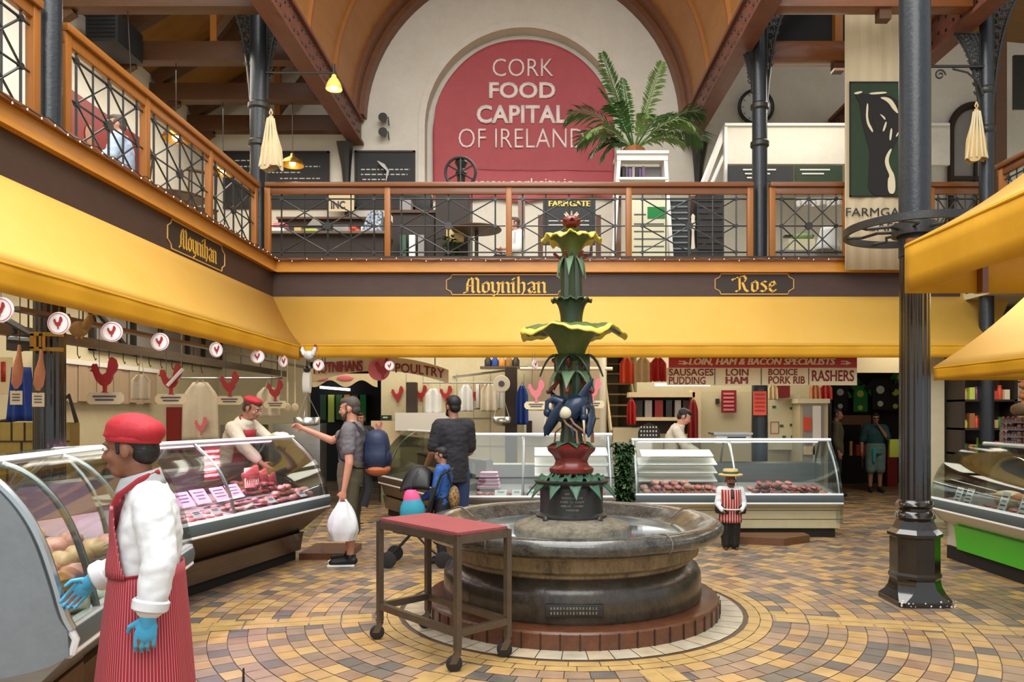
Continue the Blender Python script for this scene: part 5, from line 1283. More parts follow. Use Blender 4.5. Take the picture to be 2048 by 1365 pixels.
# carved butcher figure
p = person('small carved butcher figure with straw boater and striped apron beside the fountain', (2.28, 8.75, 0), R(-96), .86, 'skin brown', None, .012, 1.35, name='butcher_figure', cat='statue', hands=False, belly=.07,
           J=dict(eL=(.02, .15, .53), wL=(.1, .1, .46), eR=(.02, -.15, .53), wR=(.1, -.1, .46)))
shirt(p, 'shirt white', 1.9, -.04, .03); trousers(p, 'black', 1.95, .075); shoes(p, 'gloss black')
M, h = p['M'], p['h']
stripes('figure stripe', ('#8e2326', '#d9b9a8'), .03, 1, duty=.3)
b = B(); b.grid(lambda u, v: M @ V((.0 + (.118 + .03 * math.sin(math.pi * min(1, v * 1.4)) + .01 * v) * math.cos(R(-95 + 190 * u)), (.118 + .012 * v) * math.sin(R(-95 + 190 * u)), .70 - .38 * v)), 20, 10); ap_ = b.done('striped_apron', 'figure stripe', p['t'], solid=.006)
b = B(); b.tube([M @ V((.005 + .162 * math.cos(R(a)), .142 * math.sin(R(a)), .48)) for a in range(-95, 96, 10)], .008, 6); b.done('apron_tie', 'print white', ap_)
b = B(); c = M @ h(0, 0, .07); b.lathe([(.0, .0), (.135, .0), (.14, .012), (.135, .02), (.088, .022), (.086, .07), (.08, .078), (0, .08)], c, 28); b.done('straw_boater', 'carton', p['t'])
b = B(); b.lathe([(.09, .024), (.091, .05), (.088, .05)], c, 28); b.done('hat_band', 'paint verdigris', p['t'])
b = B(); b.tube([M @ h(.1, -.04, -.045), M @ h(.115, 0, -.04), M @ h(.1, .04, -.045)], .012, 6); b.done('moustache', 'black', p['t'])
b = B(); b.cap(M @ V((.125, 0, .70)), M @ V((.155, 0, .62)), .014, .018, 8); b.done('tie', 'black', p['t'])
# pushchair
o = G(838, 1118); o = V((-1.18, 7.85, 0))
t = T('pushchair', 'dark folding pushchair hung with a pink and turquoise bag', 'pushchair', o)
b = B()
def hood(u, v):
    a = math.pi * (u * .9 + .05); f = math.pi * .62 * v
    return o + V((-.02 - .19 * math.cos(f + .3) , .17 * math.cos(a), .76 + .28 * math.sin(a) * math.sin(f + .35)))
b.grid(hood, 18, 10); b.done('hood', 'black', t, solid=.01)
b = B(); b.hexa([o + V(v) for v in ((-.28, -.15, .36), (.02, -.15, .3), (.02, .15, .3), (-.28, .15, .36), (-.28, -.15, .42), (.04, -.15, .36), (.04, .15, .36), (-.28, .15, .42))]); b.hexa([o + V(v) for v in ((.0, -.15, .34), (.05, -.15, .34), (.05, .15, .34), (.0, .15, .34), (.12, -.15, .82), (.16, -.15, .82), (.16, .15, .82), (.12, .15, .82))]); b.done('seat', 'cloth charcoal', t)
for s in (-1, 1):
    b = B(); b.tube([o + V(v) for v in ((.3, s * .18, 1.0), (.22, s * .19, .95), (.05, s * .2, .5), (-.32, s * .17, .1))], .013, 8); b.tube([o + V(v) for v in ((-.1, s * .2, .42), (.1, s * .2, .2), (.24, s * .19, .1))], .012, 8); b.done('frame', 'black', t)
    for x in (-.32, .24):
        b = B(); c = o + V((x, s * .19, .085)); b.tube([c - Y_ * .02, c - Y_ * .015, c + Y_ * .015, c + Y_ * .02], [.06, .085, .085, .06], 18); b.done('wheel', 'rubber', t)
b = B(); b.tube([o + V((.3, -.18, 1.0)), o + V((.31, 0, 1.0)), o + V((.3, .18, 1.0))], .016, 8); b.done('handle', 'black', t)
c = o + V((-.08, -.26, .74)); t = T('shopping_bag', 'pink and turquoise bag hanging from the pushchair', 'bag', c - Z * .22)
b = B(); b.tube([c + V((0, 0, .07)), c + V((.0, 0, .06)), c + V((.01, 0, .0)), c + V((.015, 0, -.04))], [.03, .055, .085, .09], 14, flat=.6); b.done('pink_top', 'pink', t); b = B(); b.tube([c + V((.015, 0, -.03)), c + V((.02, 0, -.1)), c + V((.02, 0, -.2)), c + V((.02, 0, -.25))], [.09, .125, .13, .1], 14, flat=.6); b.done('turquoise_body', 'teal bag', t)
b = B(); b.tube([c + V((0, 0, .06)), c + V((.02, .05, .18)), c + V((.06, .12, .26))], .006, 6); b.done('strap', 'black', t)
# ---------------------------------------------------------------- signs and stalls under the galleries
def pbox(b, x0, y0, x1, y1, Y, th, bev=0):
    """box at distance Y, spanned by two picture corners, th deep"""
    p, q = P(x0, y1, Y), P(x1, y0, Y); b.box((p.x, Y, p.z), (q.x, Y + th, q.z), bev); return b
def pb(name, x0, y0, x1, y1, Y, th, mt, label=None, cat=None, parent=None, group=None, bev=0):
    return pbox(B(), x0, y0, x1, y1, Y, th, bev).done(name, mt, parent, label=label, cat=cat, group=group)
def ptext(s, x0, y0, x1, y1, Y, mt, parent, bold=0, shear=0, bend=None, name='lettering', sp=1):
    b = B(); p = P(x0, y1, Y); q = P(x1, y0, Y)
    if 'M' in s and bold > 0:       # the wide M closes up when thickened, so its strokes are laid side by side instead
        for k in (0, 1, 2): text(b, s, (p.x + (k - 1) * .007, Y - .0004 * k, p.z), X, Z, q.x - p.x, q.z - p.z, 0, shear, .004, bend, sp)
    else: text(b, s, (p.x, Y, p.z), X, Z, q.x - p.x, q.z - p.z, bold, shear, .004, bend, sp)
    return b.done(name, mt, parent, smooth=0)
GL = {'M': (1.15, [[(-.12, .0), (.1, .12), (.12, .9), (.3, 1.42), (.5, 1.25), (.5, .15), (.62, .0)], [(.1, .6), (.5, .7)], [(.5, 1.2), (.72, 1.42), (.92, 1.2), (.92, .15), (1.06, 0)]]),
      'o': (.72, [[(.14, .2), (.14, .8), (.4, 1), (.58, .8), (.58, .2), (.34, 0), (.14, .2)]]), 'y': (.75, [[(.05, 1), (.16, .9), (.16, .2), (.38, 0), (.6, .25)], [(.5, 1), (.62, .8), (.6, .1), (.4, -.3), (.2, -.25)]]),
      'n': (.8, [[(.03, .9), (.16, .98), (.16, .1), (.26, 0)], [(.16, .75), (.42, 1), (.6, .85), (.6, .1), (.7, 0)]]), 'i': (.4, [[(.05, .9), (.17, .98), (.17, .12), (.28, 0)], [(.15, 1.25), (.2, 1.33)]]),
      'h': (.78, [[(.1, 1.5), (.17, 1.45), (.17, .1), (.24, 0)], [(.17, .75), (.42, 1), (.6, .85), (.6, .2), (.45, -.15)]]), 'a': (.75, [[(.15, .85), (.38, 1), (.57, .85), (.57, .1), (.68, 0)], [(.57, .6), (.3, .5), (.15, .3), (.28, 0), (.55, .15)]]),
      'R': (1.25, [[(-.25, 1.2), (-.1, 1.05), (.05, 1.35), (.35, 1.3)], [(.35, 1.42), (.38, .2), (.2, 0), (.05, .1)], [(.36, 1.4), (.72, 1.5), (.9, 1.2), (.75, .88), (.42, .78)], [(.62, .8), (.82, .2), (1.05, 0)]]),
      's': (.72, [[(.58, .9), (.35, 1), (.15, .8), (.52, .45), (.58, .18), (.35, 0), (.12, .12)]]), 'e': (.7, [[(.18, .45), (.58, .72), (.42, 1), (.15, .8), (.15, .2), (.38, 0), (.6, .15)]])}
def blackletter(b, word, o, ux, uy, w, h):
    o, ux, uy = V(o), V(ux), V(uy); n = ux.cross(uy); tot = sum(GL[c][0] for c in word); kx = w / tot; ky = h / 1.5; x = 0
    nib = V((.085, .06))
    for c in word:
        adv, st = GL[c]
        for ln in st:
            for p, q in zip(ln, ln[1:]):
                p, q = V(p), V(q); d = (q - p)
                pts = [p - nib, p + nib, q + nib, q - nib]
                if abs(d.x * nib.y - d.y * nib.x) < .004: m = V((-nib.y, nib.x)) * .5; pts = [p - nib - m, p - nib + m, q + nib + m, q + nib - m]
                b.prism([((r.x + x) * kx, r.y * ky) for r in pts], o, ux, uy, .004)
        x += adv
def plaque(word, o, ux, w, h, tx, tw, ty, th, label):
    """o = lower left corner on the fascia"""
    o, ux = V(o), V(ux); n = ux.cross(Z); t = T('name_plaque', label, 'sign', o)
    c = h * .28; q = lambda x, z: o + ux * x + Z * z + n * .006
    pts = [(c, 0), (w - c, 0), (w - c * .8, c * .55), (w - .0, c), (w, h - c), (w - c * .8, h - c * .55), (w - c, h), (c, h), (c * .8, h - c * .55), (0, h - c), (0, c), (c * .8, c * .55), (c, 0)]
    B().prism([(p[0], p[1]) for p in pts[:-1]], o, ux, Z, .003).done('plaque_ground', 'dark brown', t)
    B().tube([q(*p) for p in pts], .008, 6).done('plaque_outline', 'gold outline', t)
    b = B(); blackletter(b, word, o + ux * tx + Z * ty + n * .004, ux, Z, tw, th); b.done('lettering', 'gold letter', t, smooth=0)
yf = GY - .05; k = yf / F
def pl_at(word, x0, y0, x1, y1, tx0, ty0, tx1, ty1, lab):
    o = P(x0, y1, yf); plaque(word, o, X, (x1 - x0) * k, (y1 - y0) * k, (tx0 - x0) * k, (tx1 - tx0) * k, (y1 - ty1) * k, (ty1 - ty0) * k, lab)
pl_at('Moynihan', 893, 550, 1127, 590, 932, 554, 1094, 586, 'gold Moynihan name in black letter on the back fascia')
pl_at('Rose', 1430, 548, 1587, 589, 1470, 552, 1553, 584, 'gold Rose name in black letter on the back fascia')
plaque('Moynihan', (GX + .05, 7.72, 3.30), Y_, 1.42, .31, .28, .92, .06, .22, 'gold Moynihan name in black letter on the left fascia')
# arched poultry sign
def arch_sign(name, x0, x1, yb0, yt0, rise, Y, mt, label):
    t = T(name, label, 'sign', P((x0 + x1) / 2, yb0, Y)); b = B(); n = 24; pts = []
    w = x1 - x0; f = lambda u: -rise * (1 - (2 * u - 1) ** 2)
    top = [(x0 + w * i / n, yt0 + f(i / n)) for i in range(n + 1)]; bot = [(x0 + w * i / n, yb0 + f(i / n)) for i in range(n, -1, -1)]
    o = P(0, 0, Y); kk = Y / F
    b.prism([((p[0]) * kk, -p[1] * kk) for p in top + bot], o + Y_ * .02, X, Z, .02); b.done('board', mt, t); return t
t = arch_sign('arched_sign', 617, 897, 768, 740, 26, 11.0, 'sign cream', 'cream arched sign with red poultry lettering hanging over the passage')
ptext('MOYNIHANS', 628, 727, 725, 749, 10.975, 'sign dark red', t, .012, bend=lambda u: .04 * u * (2 - u))
ptext('POULTRY', 791, 727, 889, 746, 10.975, 'sign dark red', t, .012, bend=lambda u: -.09 * u * u)

for x in (650, 870): q = P(x, 730, 11.01); B().tube([q, V((q.x, q.y, 3.225))], .008, 5).done('hanger', 'iron black', t)
b = B(); q = P(758, 740, 10.96); b.cone(q, q + Y_ * .012, .16, .16, 28); b.done('roundel', 'rooster pink', t)
ROOST = [(.62, 1.0), (.72, .92), (.77, .75), (.73, .6), (.62, .48), (.62, .38), (.55, .26), (.46, .19), (.45, .06), (.52, .0), (.33, .0), (.37, .06), (.36, .18), (.28, .23), (.17, .35), (.11, .5), (.08, .58), (.0, .6), (.06, .66), (.05, .74), (.1, .81), (.13, .76), (.17, .81), (.2, .74), (.22, .66), (.27, .56), (.36, .5), (.46, .56), (.5, .7), (.52, .86), (.56, .96)]
def rooster(b, c, h, ux=X, flip=1, th=.02):
    b.prism([((p[0] - .4) * h * flip, p[1] * h) for p in ROOST][::flip], V(c), ux, Z, th)
b = B(); rooster(b, P(765, 757, 10.95), .3); b.done('rooster', 'rooster red', t)
t = T('wavy_sign', 'lower cream board with red marks behind the arched poultry sign', 'sign', P(690, 775, 12.4)); b = B(); kk = 12.4 / F
pts = [(625 + 5 * i, 748) for i in range(27)] + [(755 - 5 * i, 768 + 7 * math.cos(i * .5)) for i in range(27)]
b.prism([(p[0] * kk, -p[1] * kk) for p in pts], P(0, 0, 12.4), X, Z, .02); b.done('board', 'sign cream', t)
for x in (645, 745): q = P(x, 752, 12.41); B().tube([q, V((q.x, q.y, 3.225))], .008, 5).done('hanger', 'iron black', t)
b = B()
for x in (640, 690): q = P(x, 757, 12.37); b.ell(q, (.14, .01, .05), 14, 6)
b.done('red_marks', 'rooster pink', t)
# pork stall sign
Ys = 10.9; t = T('stall_sign', 'long cream and red sign listing loin, ham, bacon and rashers above the pork stall', 'sign', P(1526, 770, Ys + .3)); Ys = 10.84
pb('red_band', 1338, 713, 1714, 736, Ys, .03, 'sign red', parent=t); pb('cream_board', 1334, 736, 1714, 771, Ys + .005, .03, 'sign cream', parent=t)
ptext('LOIN, HAM & BACON SPECIALISTS', 1378, 717, 1670, 732, Ys - .005, 'sign cream', t, .008, .25)
for s, a in (('SAUSAGES', (1338, 738, 1427, 752)), ('PUDDING', (1338, 754, 1411, 769)), ('LOIN', (1452, 738, 1497, 752)), ('HAM', (1452, 754, 1495, 768)), ('BODICE', (1537, 738, 1595, 751)), ('PORK RIB', (1537, 753, 1610, 768)), ('RASHERS', (1624, 741, 1708, 763))):
    ptext(s, *a, Ys, 'sign dark red', t, .012)
b = B()
for x in (1429, 1522, 1617): pbox(b, x, 737, x + 1.5, 770, Ys - .004, .004)
b.done('divider', 'fascia brown', t)
b = B()
for x in (1357, 1682):
    for i in range(2): pbox(b, x, 722 + 5 * i, x + 14, 724 + 5 * i, Ys - .005, .004)
    b.prism([(0, 0), (.08, .03), (0, .06)], P(x + 10, 731, Ys - .002), X, Z, .004)
b.done('arrow_mark', 'sign cream', t)
for x in (1360, 1526, 1690): q = P(x, 715, Ys + .02); B().tube([q, V((q.x, q.y, 3.28))], .008, 5).done('hanger', 'iron black', t)
# round tags under the left awning
def disc_tag(c, r, ang, label):
    ux = V((math.cos(ang), math.sin(ang), 0)); n = ux.cross(Z); t = T('round_tag', label, 'tag', c, group='round tags hanging under the awnings')
    c = V(c); b = B(); b.skin([b.ring(c + n * .006, ux, Z, 28, r), b.ring(c - n * .006, ux, Z, 28, r)]); b.done('disc', 'paper', t)
    b = B(); m = [c + n * .008 + ux * (r * .88 * math.cos(2 * math.pi * i / 28)) + Z * (r * .88 * math.sin(2 * math.pi * i / 28)) for i in range(29)]; b.tube(m, .0025, 5, False); b.done('printed_ring', 'rooster pink', t)
    b = B(); rooster(b, c + n * .011 - Z * r * .5, r * 1.1, ux, 1, .003); b.done('rooster_print', 'rooster red', t)
    B().tube([c + Z * r, c + Z * (r + .09)], .002, 4).done('string', 'ink', t)
for (x, y, a, w_) in ((2, 620, 0, 'cut off by the left edge of the photo'), (118, 647, 0, 'beside the brown hen, largest in view'), (224, 664, 10, 'right of the brown hen'), (320, 684, 0, 'third from the big left column'), (432, 700, 62, 'seen half edge-on in the middle of the row'), (515, 714, 10, 'fifth from the left column'), (566, 723, 66, 'turned nearly edge-on near the awning corner'), (637, 731, 0, 'at the awning corner by the poultry sign')):
    Yt = min(10.27, -3.225 * F / (x - CX)); disc_tag(P(x, y, Yt), .076, R(a), 'round white tag with a red rooster, ' + w_)
disc_tag(P(779, 732, 10.28), .065, 0, 'round white tag with a red rooster in front of the poultry sign'); disc_tag(P(1070, 729, 10.28), .06, R(50), 'round white tag with a red rooster left of the fountain stem')
# rooster price signs
def rooster_sign(x, yb, Y, label, pink=False):
    c = P(x, yb, Y); t = T('rooster_sign', label, 'sign', c, group='hanging rooster signs')
    b = B(); pts = [(-.16, .03), (-.13, 0), (.13, 0), (.16, .03), (.16, .075), (.13, .105), (-.13, .105), (-.16, .075)]; b.prism(pts, c, X, Z, .015); b.done('plaque', 'sign cream', t)
    b = B(); rooster(b, c + Z * .1 - Y_ * .004, .31, X, 1, .022); b.done('rooster', 'rooster pink' if pink else 'rooster red', t)
    b = B()
    for i in range(2): b.box((c.x - .1 + .02 * i, c.y - .02, c.z + .06 - .03 * i), (c.x + .1 - .02 * i, c.y - .016, c.z + .075 - .03 * i))
    b.done('price_lines', 'ink', t)
    B().tube([c + V((-.05, -.008, .3)), c + V((-.05, -.008, (2.5 if Y > 10.28 else 2.35) - c.z))], .003, 4).done('wire', 'ink', t)
for x, yb, Y, w_ in ((211, 809, 6.5, 'above the big steel counter, nearest to the left column'), (343, 809, 7.6, 'second from the left, beside a white handle'), (460, 810, 9.1, 'just left of the red cap behind the pink counter'), (551, 817, 10.6, 'above the outstretched white parcel')):
    rooster_sign(x, yb, Y, 'red rooster sign ' + w_)
rooster_sign(1072, 819, 10.29, 'pink-red rooster sign hanging left of the fountain stem', True); rooster_sign(1185, 817, 10.29, 'pink-red rooster sign half hidden behind the fountain stem', True)
b = B(); b.tube([P(335, 772, 7.55), P(366, 738, 7.55)], .018, 8); b.done('white_rod', 'white paint', label='white rod handle by the second rooster sign', cat='handle')
# meat rails with hooks
for nm, a, c in (('left', (-4.6, 6.4, 2.31), (-4.6, 13.8, 2.31)), ('second', (-3.76, 5.4, 2.34), (-3.76, 13.6, 2.34))):
    t = T('meat_rail', f'{"long brown meat rail along the left stall" if nm == "left" else "thin meat rail carrying the rooster signs"}', 'rail', a)
    B().bar(a, c, .06 if nm == 'left' else .1, .1 if nm == 'left' else .03).done('rail', 'aged steel', t)
    for i in range(9 if nm == 'left' else 4):
        q = V(a).lerp(V(c), (i + .5) / (9 if nm == 'left' else 4)); B().tube([V((q.x if nm == 'left' else -3.93, q.y, 3.225)), q], .008, 5).done('hanger', 'iron black', t)
    if nm == 'left':
        for i in range(14):
            q = V(a) + Y_ * (.3 + .28 * i) - Z * .05; B().tube([q, q - Z * .08, q - Z * .12 + Y_ * .03, q - Z * .1 + Y_ * .05], .005, 5).done('hook', 'iron black', t)
# black framed glazing high on the left stall wall
t = T('glazed_screen', 'black framed glazing high along the left stall wall', 'screen', (-5.86, 11.9, 2.45))
b = B()
for z in (2.42, 2.95): b.box((-5.9, 9.9, z), (-5.82, 13.95, z + .05))
for y in (9.9, 10.9, 11.7, 12.6, 13.2, 13.9): b.box((-5.9, y, 2.42), (-5.82, y + .06, 3.0))
b.bar((-5.86, 10.0, 2.98), (-5.86, 10.9, 2.45), .04, .05); b.done('black_frame', 'iron black', t)
B().box((-5.895, 9.92, 2.44), (-5.885, 13.95, 2.98)).done('pane', 'deck grey', t)
# stall at the far left: balance, hams, blue cloth, brick wall
t = T('hanging_balance', 'old brass and iron hanging balance beside the big left column', 'scale', P(60, 690, 5.8))
b = B(); b.tube([P(8, 638, 5.8), P(68, 672, 5.8)], .028, 8); b.tube([P(20, 680, 5.8), P(66, 684, 5.8)], .03, 8); b.tube([P(25, 645, 5.8), P(30, 668, 5.8)], .02, 6); b.done('beam', 'iron black', t)
b = B()
for y in (668, 698): b.bar(P(62, y, 5.75), P(125, y + 2, 5.75), .03, .03)
for x in (66, 84): b.bar(P(x, 668, 5.75), P(x, 698, 5.75), .03, .03, Y_)
b.done('brass_frame', 'brass', t)
B().box((-4.16, 5.9, 2.08), (-3.9, 5.98, 2.2)).done('weight_box', 'dark brown', t)
for x, y0, y1, w_ in ((36, 690, 778, 'outer'), (80, 700, 782, 'inner')):
    Yq = 5.7; t = T('cured_ham', w_ + ' long cured ham hanging by the big left column', 'ham', P(x, y1, Yq)); b = B()
    b.tube([P(x + 3, y0, Yq), P(x + 2, y0 + 20, Yq), P(x, (y0 + y1) / 2 + 5, Yq), P(x - 3, y1 - 12, Yq), P(x - 4, y1, Yq)], [.01, .016, .036, .034, .012], 10); b.done('ham', 'ham', t)
    B().tube([P(x + 3, y0, Yq), P(x + 3, 660, Yq)], .004, 4).done('string', 'dark brown', t)
    tt = T('ham_label', w_ + ' cream label hanging under a cured ham', 'label', P(x - 4, y1 + 32, Yq)); pb('label_card', x - 16, y1 + 4, x + 8, y1 + 32, Yq, .006, 'sign cream', parent=tt)
    b = B()
    for i in range(3): pbox(b, x - 12, y1 + 10 + 6 * i, x + 3, y1 + 12 + 6 * i, Yq - .004, .003)
    b.done('writing', 'ink', tt); B().tube([P(x - 4, y1 + 5, Yq), P(x - 4, y1 - 16, Yq)], .004, 4).done('string', 'dark brown', tt)
t = T('blue_cloth', 'blue cloth hanging behind the cured hams', 'cloth', P(45, 842, 6.6)); b = B()
b.grid(lambda u, v: P(18 + 45 * u + (10 - 22 * v) * (u - .5) * -1, 735 + 108 * v, 6.6) + Y_ * (.03 * math.sin(u * 14)), 16, 8); b.done('cloth', 'blue cloth', t, solid=.006); q = P(40, 737, 6.6); B().tube([q, V((q.x, q.y, 3.225))], .005, 4).done('hook', 'iron black', t)
b = B(); o = P(-30, 843, 6.9); b.box((-5.35, 6.9, 0), (-4.28, 7.05, 1.50)); t = T('brick_wall_low', 'low yellowish brick wall behind the near steel counter', 'wall', (-4.8, 6.95, 0)); b.done('brickwork', 'brick yellow', t)
b = B()
for z in (1.14, 1.32): b.box((-5.35, 6.892, z), (-4.28, 6.9, z + .012))
for i in range(9): b.box((-5.3 + .12 * i, 6.892, 1.332), (-5.288 + .12 * i, 6.9, 1.5))
for i in range(4): b.box((-5.25 + .26 * i, 6.892, 1.15), (-5.235 + .26 * i, 6.9, 1.32)); b.box((-5.12 + .26 * i, 6.892, .9), (-5.105 + .26 * i, 6.9, 1.14))
b.done('mortar_joints', 'dark brown', t)
B().tube([(-5.0, 6.97, 1.5), (-4.6, 6.97, 1.56), (-4.33, 6.97, 1.75), (-4.26, 6.97, 1.5)], .02, 6).done('iron_arch', 'iron black', label='thin iron arch standing on the low brick wall', cat='rail')
pb('card', 112, 830, 133, 847, 6.85, .004, 'sign cream', 'small cream card on top of the low brick wall', 'card')
t = T('wall_sign', 'cream sign with a large red letter cut off by the left edge', 'sign', (-5.88, 7.9, 1.8)); pb('board', -60, 715, 26, 790, 8.0, .03, 'sign cream', parent=t); ptext('I', 2, 724, 11, 764, 7.995, 'sign red', t, .03)
def hen(c, s, mt, label, comb='rooster red', flip=1):
    t = T('hen_ornament', label, 'ornament', c); c = V(c); b = B()
    b.ell(c + Z * .12 * s, (.12 * s, .07 * s, .1 * s)); b.tube([c + V((.08 * flip * s, 0, .14 * s)), c + V((.14 * flip * s, 0, .26 * s)), c + V((.15 * flip * s, 0, .3 * s))], [.06 * s, .04 * s, .03 * s], 10)
    b.tube([c + V((-.08 * flip * s, 0, .14 * s)), c + V((-.14 * flip * s, 0, .24 * s)), c + V((-.13 * flip * s, 0, .31 * s))], [.06 * s, .045 * s, .015 * s], 8, flat=.5); b.done('body', mt, t)
    b = B(); b.ell(c + V((.155 * flip * s, 0, .335 * s)), (.035 * s, .012 * s, .03 * s)); b.ell(c + V((.18 * flip * s, 0, .27 * s)), (.012 * s, .01 * s, .025 * s)); b.done('comb', comb, t)
    b = B(); b.cap(c + V((.17 * flip * s, 0, .3 * s)), c + V((.21 * flip * s, 0, .295 * s)), .012 * s, .003, 6); b.done('beak', 'brass', t)
    B().tube([c + Z * .15 * s, V((c.x, c.y, 2.79 if c.y < 8 else 2.4))], .004, 4).done('string', 'ink', t)
    b = B()
    for q in (-.02, .02): b.tube([c + V((q, 0, .04 * s)), c + V((q, 0, 0))], .006, 5)
    b.done('legs', 'brass', t)
hen(P(158, 678, 5.75), .62, 'feather', 'brown hen ornament on the rail right of the big left column', 'iron black')
hen(P(617, 722, 10.25), .62, 'carrier white', 'white hen ornament with a red comb at the awning corner')
# plastic strip curtain, hung aprons, scale
t = T('strip_curtain', 'brownish plastic strip curtain on the left stall wall', 'curtain', (-5.6, 9.6, 1.7))
b = B()
for i in range(13): b.box((-5.8, 8.9 + .2 * i, 1.72 + .02 * (i % 2)), (-5.79 + .012 * (i % 2), 9.09 + .2 * i, 2.2))
b.done('strips', 'plastic strip', t); B().box((-5.905, 8.85, 2.2), (-5.76, 11.5, 2.26)).done('curtain_rail', 'white paint', t)
def apron(x0, y0, x1, y1, Y, mt, label, print_=None, cat='apron', name='hanging_apron', group='aprons hung up at the stalls', loop=8):
    t = T(name, label, cat, P((x0 + x1) / 2, y1, Y), group=group); b = B(); w = x1 - x0; sd = x0 * .37
    def f(u, v):
        wd = .42 + .58 * min(1, v / .22) if v < .22 else 1 + .06 * v
        return P(x0 + w / 2 + (u - .5) * w * wd, y0 + (y1 - y0) * v, Y) + Y_ * (.025 * math.sin(u * 15 + sd) * (.4 + v))
    b.grid(f, 20, 12); b.done('cloth', mt, t, solid=.005)
    b = B(); b.tube([P(x0 + w * .36, y0 + 2, Y), P(x0 + w * .5, y0 - loop, Y), P(x0 + w * .64, y0 + 2, Y)], .006, 5); b.done('loop', mt, t)
    if print_:
        b = B(); c = P(*print_[:2], Y - .035); rooster(b, c, print_[2], X, 1, .004); b.done('rooster_print', 'rooster pink', t)
    return t
apron(366, 765, 436, 882, 10.75, 'cloth cream', 'long cream apron with a rooster print hanging left of the red capped stallholder', (402, 870, .26))
apron(513, 775, 560, 834, 10.75, 'cloth cream', 'short cream apron hanging right of the red capped stallholder', loop=18)
apron(262, 750, 302, 800, 8.75, 'cloth cream', 'small cream apron with a brown collar between the first two rooster signs', loop=47)
apron(851, 778, 882, 826, 12.9, 'shirt white', 'white coat hanging left of the dark shirted shopper'); apron(918, 770, 945, 824, 12.9, 'shirt white', 'white coat hanging right of the dark shirted shopper')
apron(962, 768, 994, 824, 12.9, 'cloth cream', 'cream coat hanging beside the round dial scale')
apron(1033, 772, 1056, 850, 12.475, 'blue cloth', 'blue apron hanging from the dark post behind the fountain')
for x, yb, w_ in ((795, 806, 'first'), (842, 804, 'second'), (892, 805, 'third'), (950, 802, 'fourth')):
    b = B(); rooster(b, P(x, yb, 13.36), .3); b.done('rooster_cutout', 'rooster red', label=w_ + ' red rooster cut-out from the left on the back wall', cat='rooster', group='rooster cut-outs on the back wall')
t = T('dial_scale', 'white hanging dial scale with steel pan beside the arched sign', 'scale', P(614, 850, 10.6)); q = P(614, 766, 10.6)
b = B(); b.skin([b.ring(q - X * .05 + Z * 0, Y_, Z, 20, .06, .15), b.ring(q + X * .05, Y_, Z, 20, .06, .15)]); b.done('dial_case', 'white paint', t); b = B(); b.tube([q + Z * .15, V((q.x, q.y, 2.86))], .012, 6); b.ell(q + Z * .19, (.05, .05, .05)); b.done('suspension', 'iron black', t)
b = B()
for a in (0, 120, 240): b.tube([q - Z * .15, P(614, 835, 10.6) + V((.17 * math.cos(R(a)), .17 * math.sin(R(a)), 0))], .004, 4)
b.done('chain', 'steel', t); b = B(); b.lathe([(.18, .0), (.175, -.09), (.12, -.12), (.01, -.125)], P(614, 835, 10.6), 24); b.done('pan', 'steel', t, solid=.004)
for i, x in enumerate((575, 590)):
    b = B(); b.tube([V((P(x, 765, 11).x, 11, 3.225)), P(x, 765, 11)], .005, 4); b.bar(P(x, 765, 11), P(x, 808, 11), .02, .01); b.ell(P(x, 815, 11), (.05, .02, .06)); b.done('ladle', 'fat cream', label=('left', 'right')[i] + ' long pale ladle hanging left of the dial scale', cat='ladle')
pb('dark_cabinet', 330, 815, 360, 900, 12.0, .5, 'sign dark red', 'dark red narrow cabinet behind the pink counter', 'cabinet')
B().box((-5.85, 10.2, 0), (-5.2, 13.6, .95)).done('back_worktop', 'deck grey', label='grey work surface along the left stall wall', cat='worktop')
for i, (x0, y0, x1, y1) in enumerate(((440, 850, 520, 1020), (545, 848, 640, 1020))): pb('steel_bin', x0, y0, x1, y1, 12.3, .4, 'brushed steel', ('left', 'right')[i] + ' steel bin behind the pink counter', 'bin', bev=.01)
# passage
t = T('passage_shop', 'dim green shop front at the end of the passage', 'shop', (-4.6, 17.5, 0)); B().box((-6.5, 17.6, 0), (-2.7, 17.8, 3.2)).done('front', 'shop dark', t)
for i in range(6): pb('goods_shelf', 640 + 16 * i, 790, 652 + 16 * i, 840 + 5 * (i % 2), 17.45, .1, ('leaf dark', 'print lime', 'leaf palm', 'jar amber', 'leaf dark', 'tee green')[i], parent=t)
B().tube([P(640, 775, 17.3), P(700, 780, 17.3)], .03, 6).done('tube_light', 'tube glow', t)
# back wall of the poultry stall
b = B()
for z in (1.0, 1.5): b.box((-2.5, 13.385, z), (1.2, 13.4, z + .01))
for i in range(12): b.box((-2.3 + .3 * i, 13.39, .2), (-2.295 + .3 * i, 13.4, 2.3))
b.done('trim_6', 'deck grey', kind='structure')
t = T('exit_sign', 'small dark green sign on the cream wall above the angled counter', 'sign', P(772, 840, 13.35)); pb('plate', 761, 831, 783, 841, 13.35, .02, 'paint dark green', parent=t); pb('arrow_mark', 766, 834, 775, 837, 13.345, .005, 'print white', parent=t)
t = T('notice', 'cream notice with a small rooster and yellow strip left of the angled counter', 'notice', P(770, 900, 12.9)); pb('board', 742, 842, 800, 935, 12.9, .02, 'sign cream', parent=t); pb('yellow_strip', 750, 868, 766, 876, 12.895, .005, 'print lime', parent=t); b = B(); rooster(b, P(758, 862, 12.895), .16, th=.005); b.done('rooster_print', 'rooster pink', t)
pb('steel_hood', 790, 826, 900, 862, 12.8, .4, 'tray white', 'white cabinet with grey panel behind the angled counter', 'cabinet'); pb('dark_pillar', 812, 765, 832, 842, 13.0, .2, 'dark brown', 'short dark pillar on the back wall by the white coats', 'pillar')
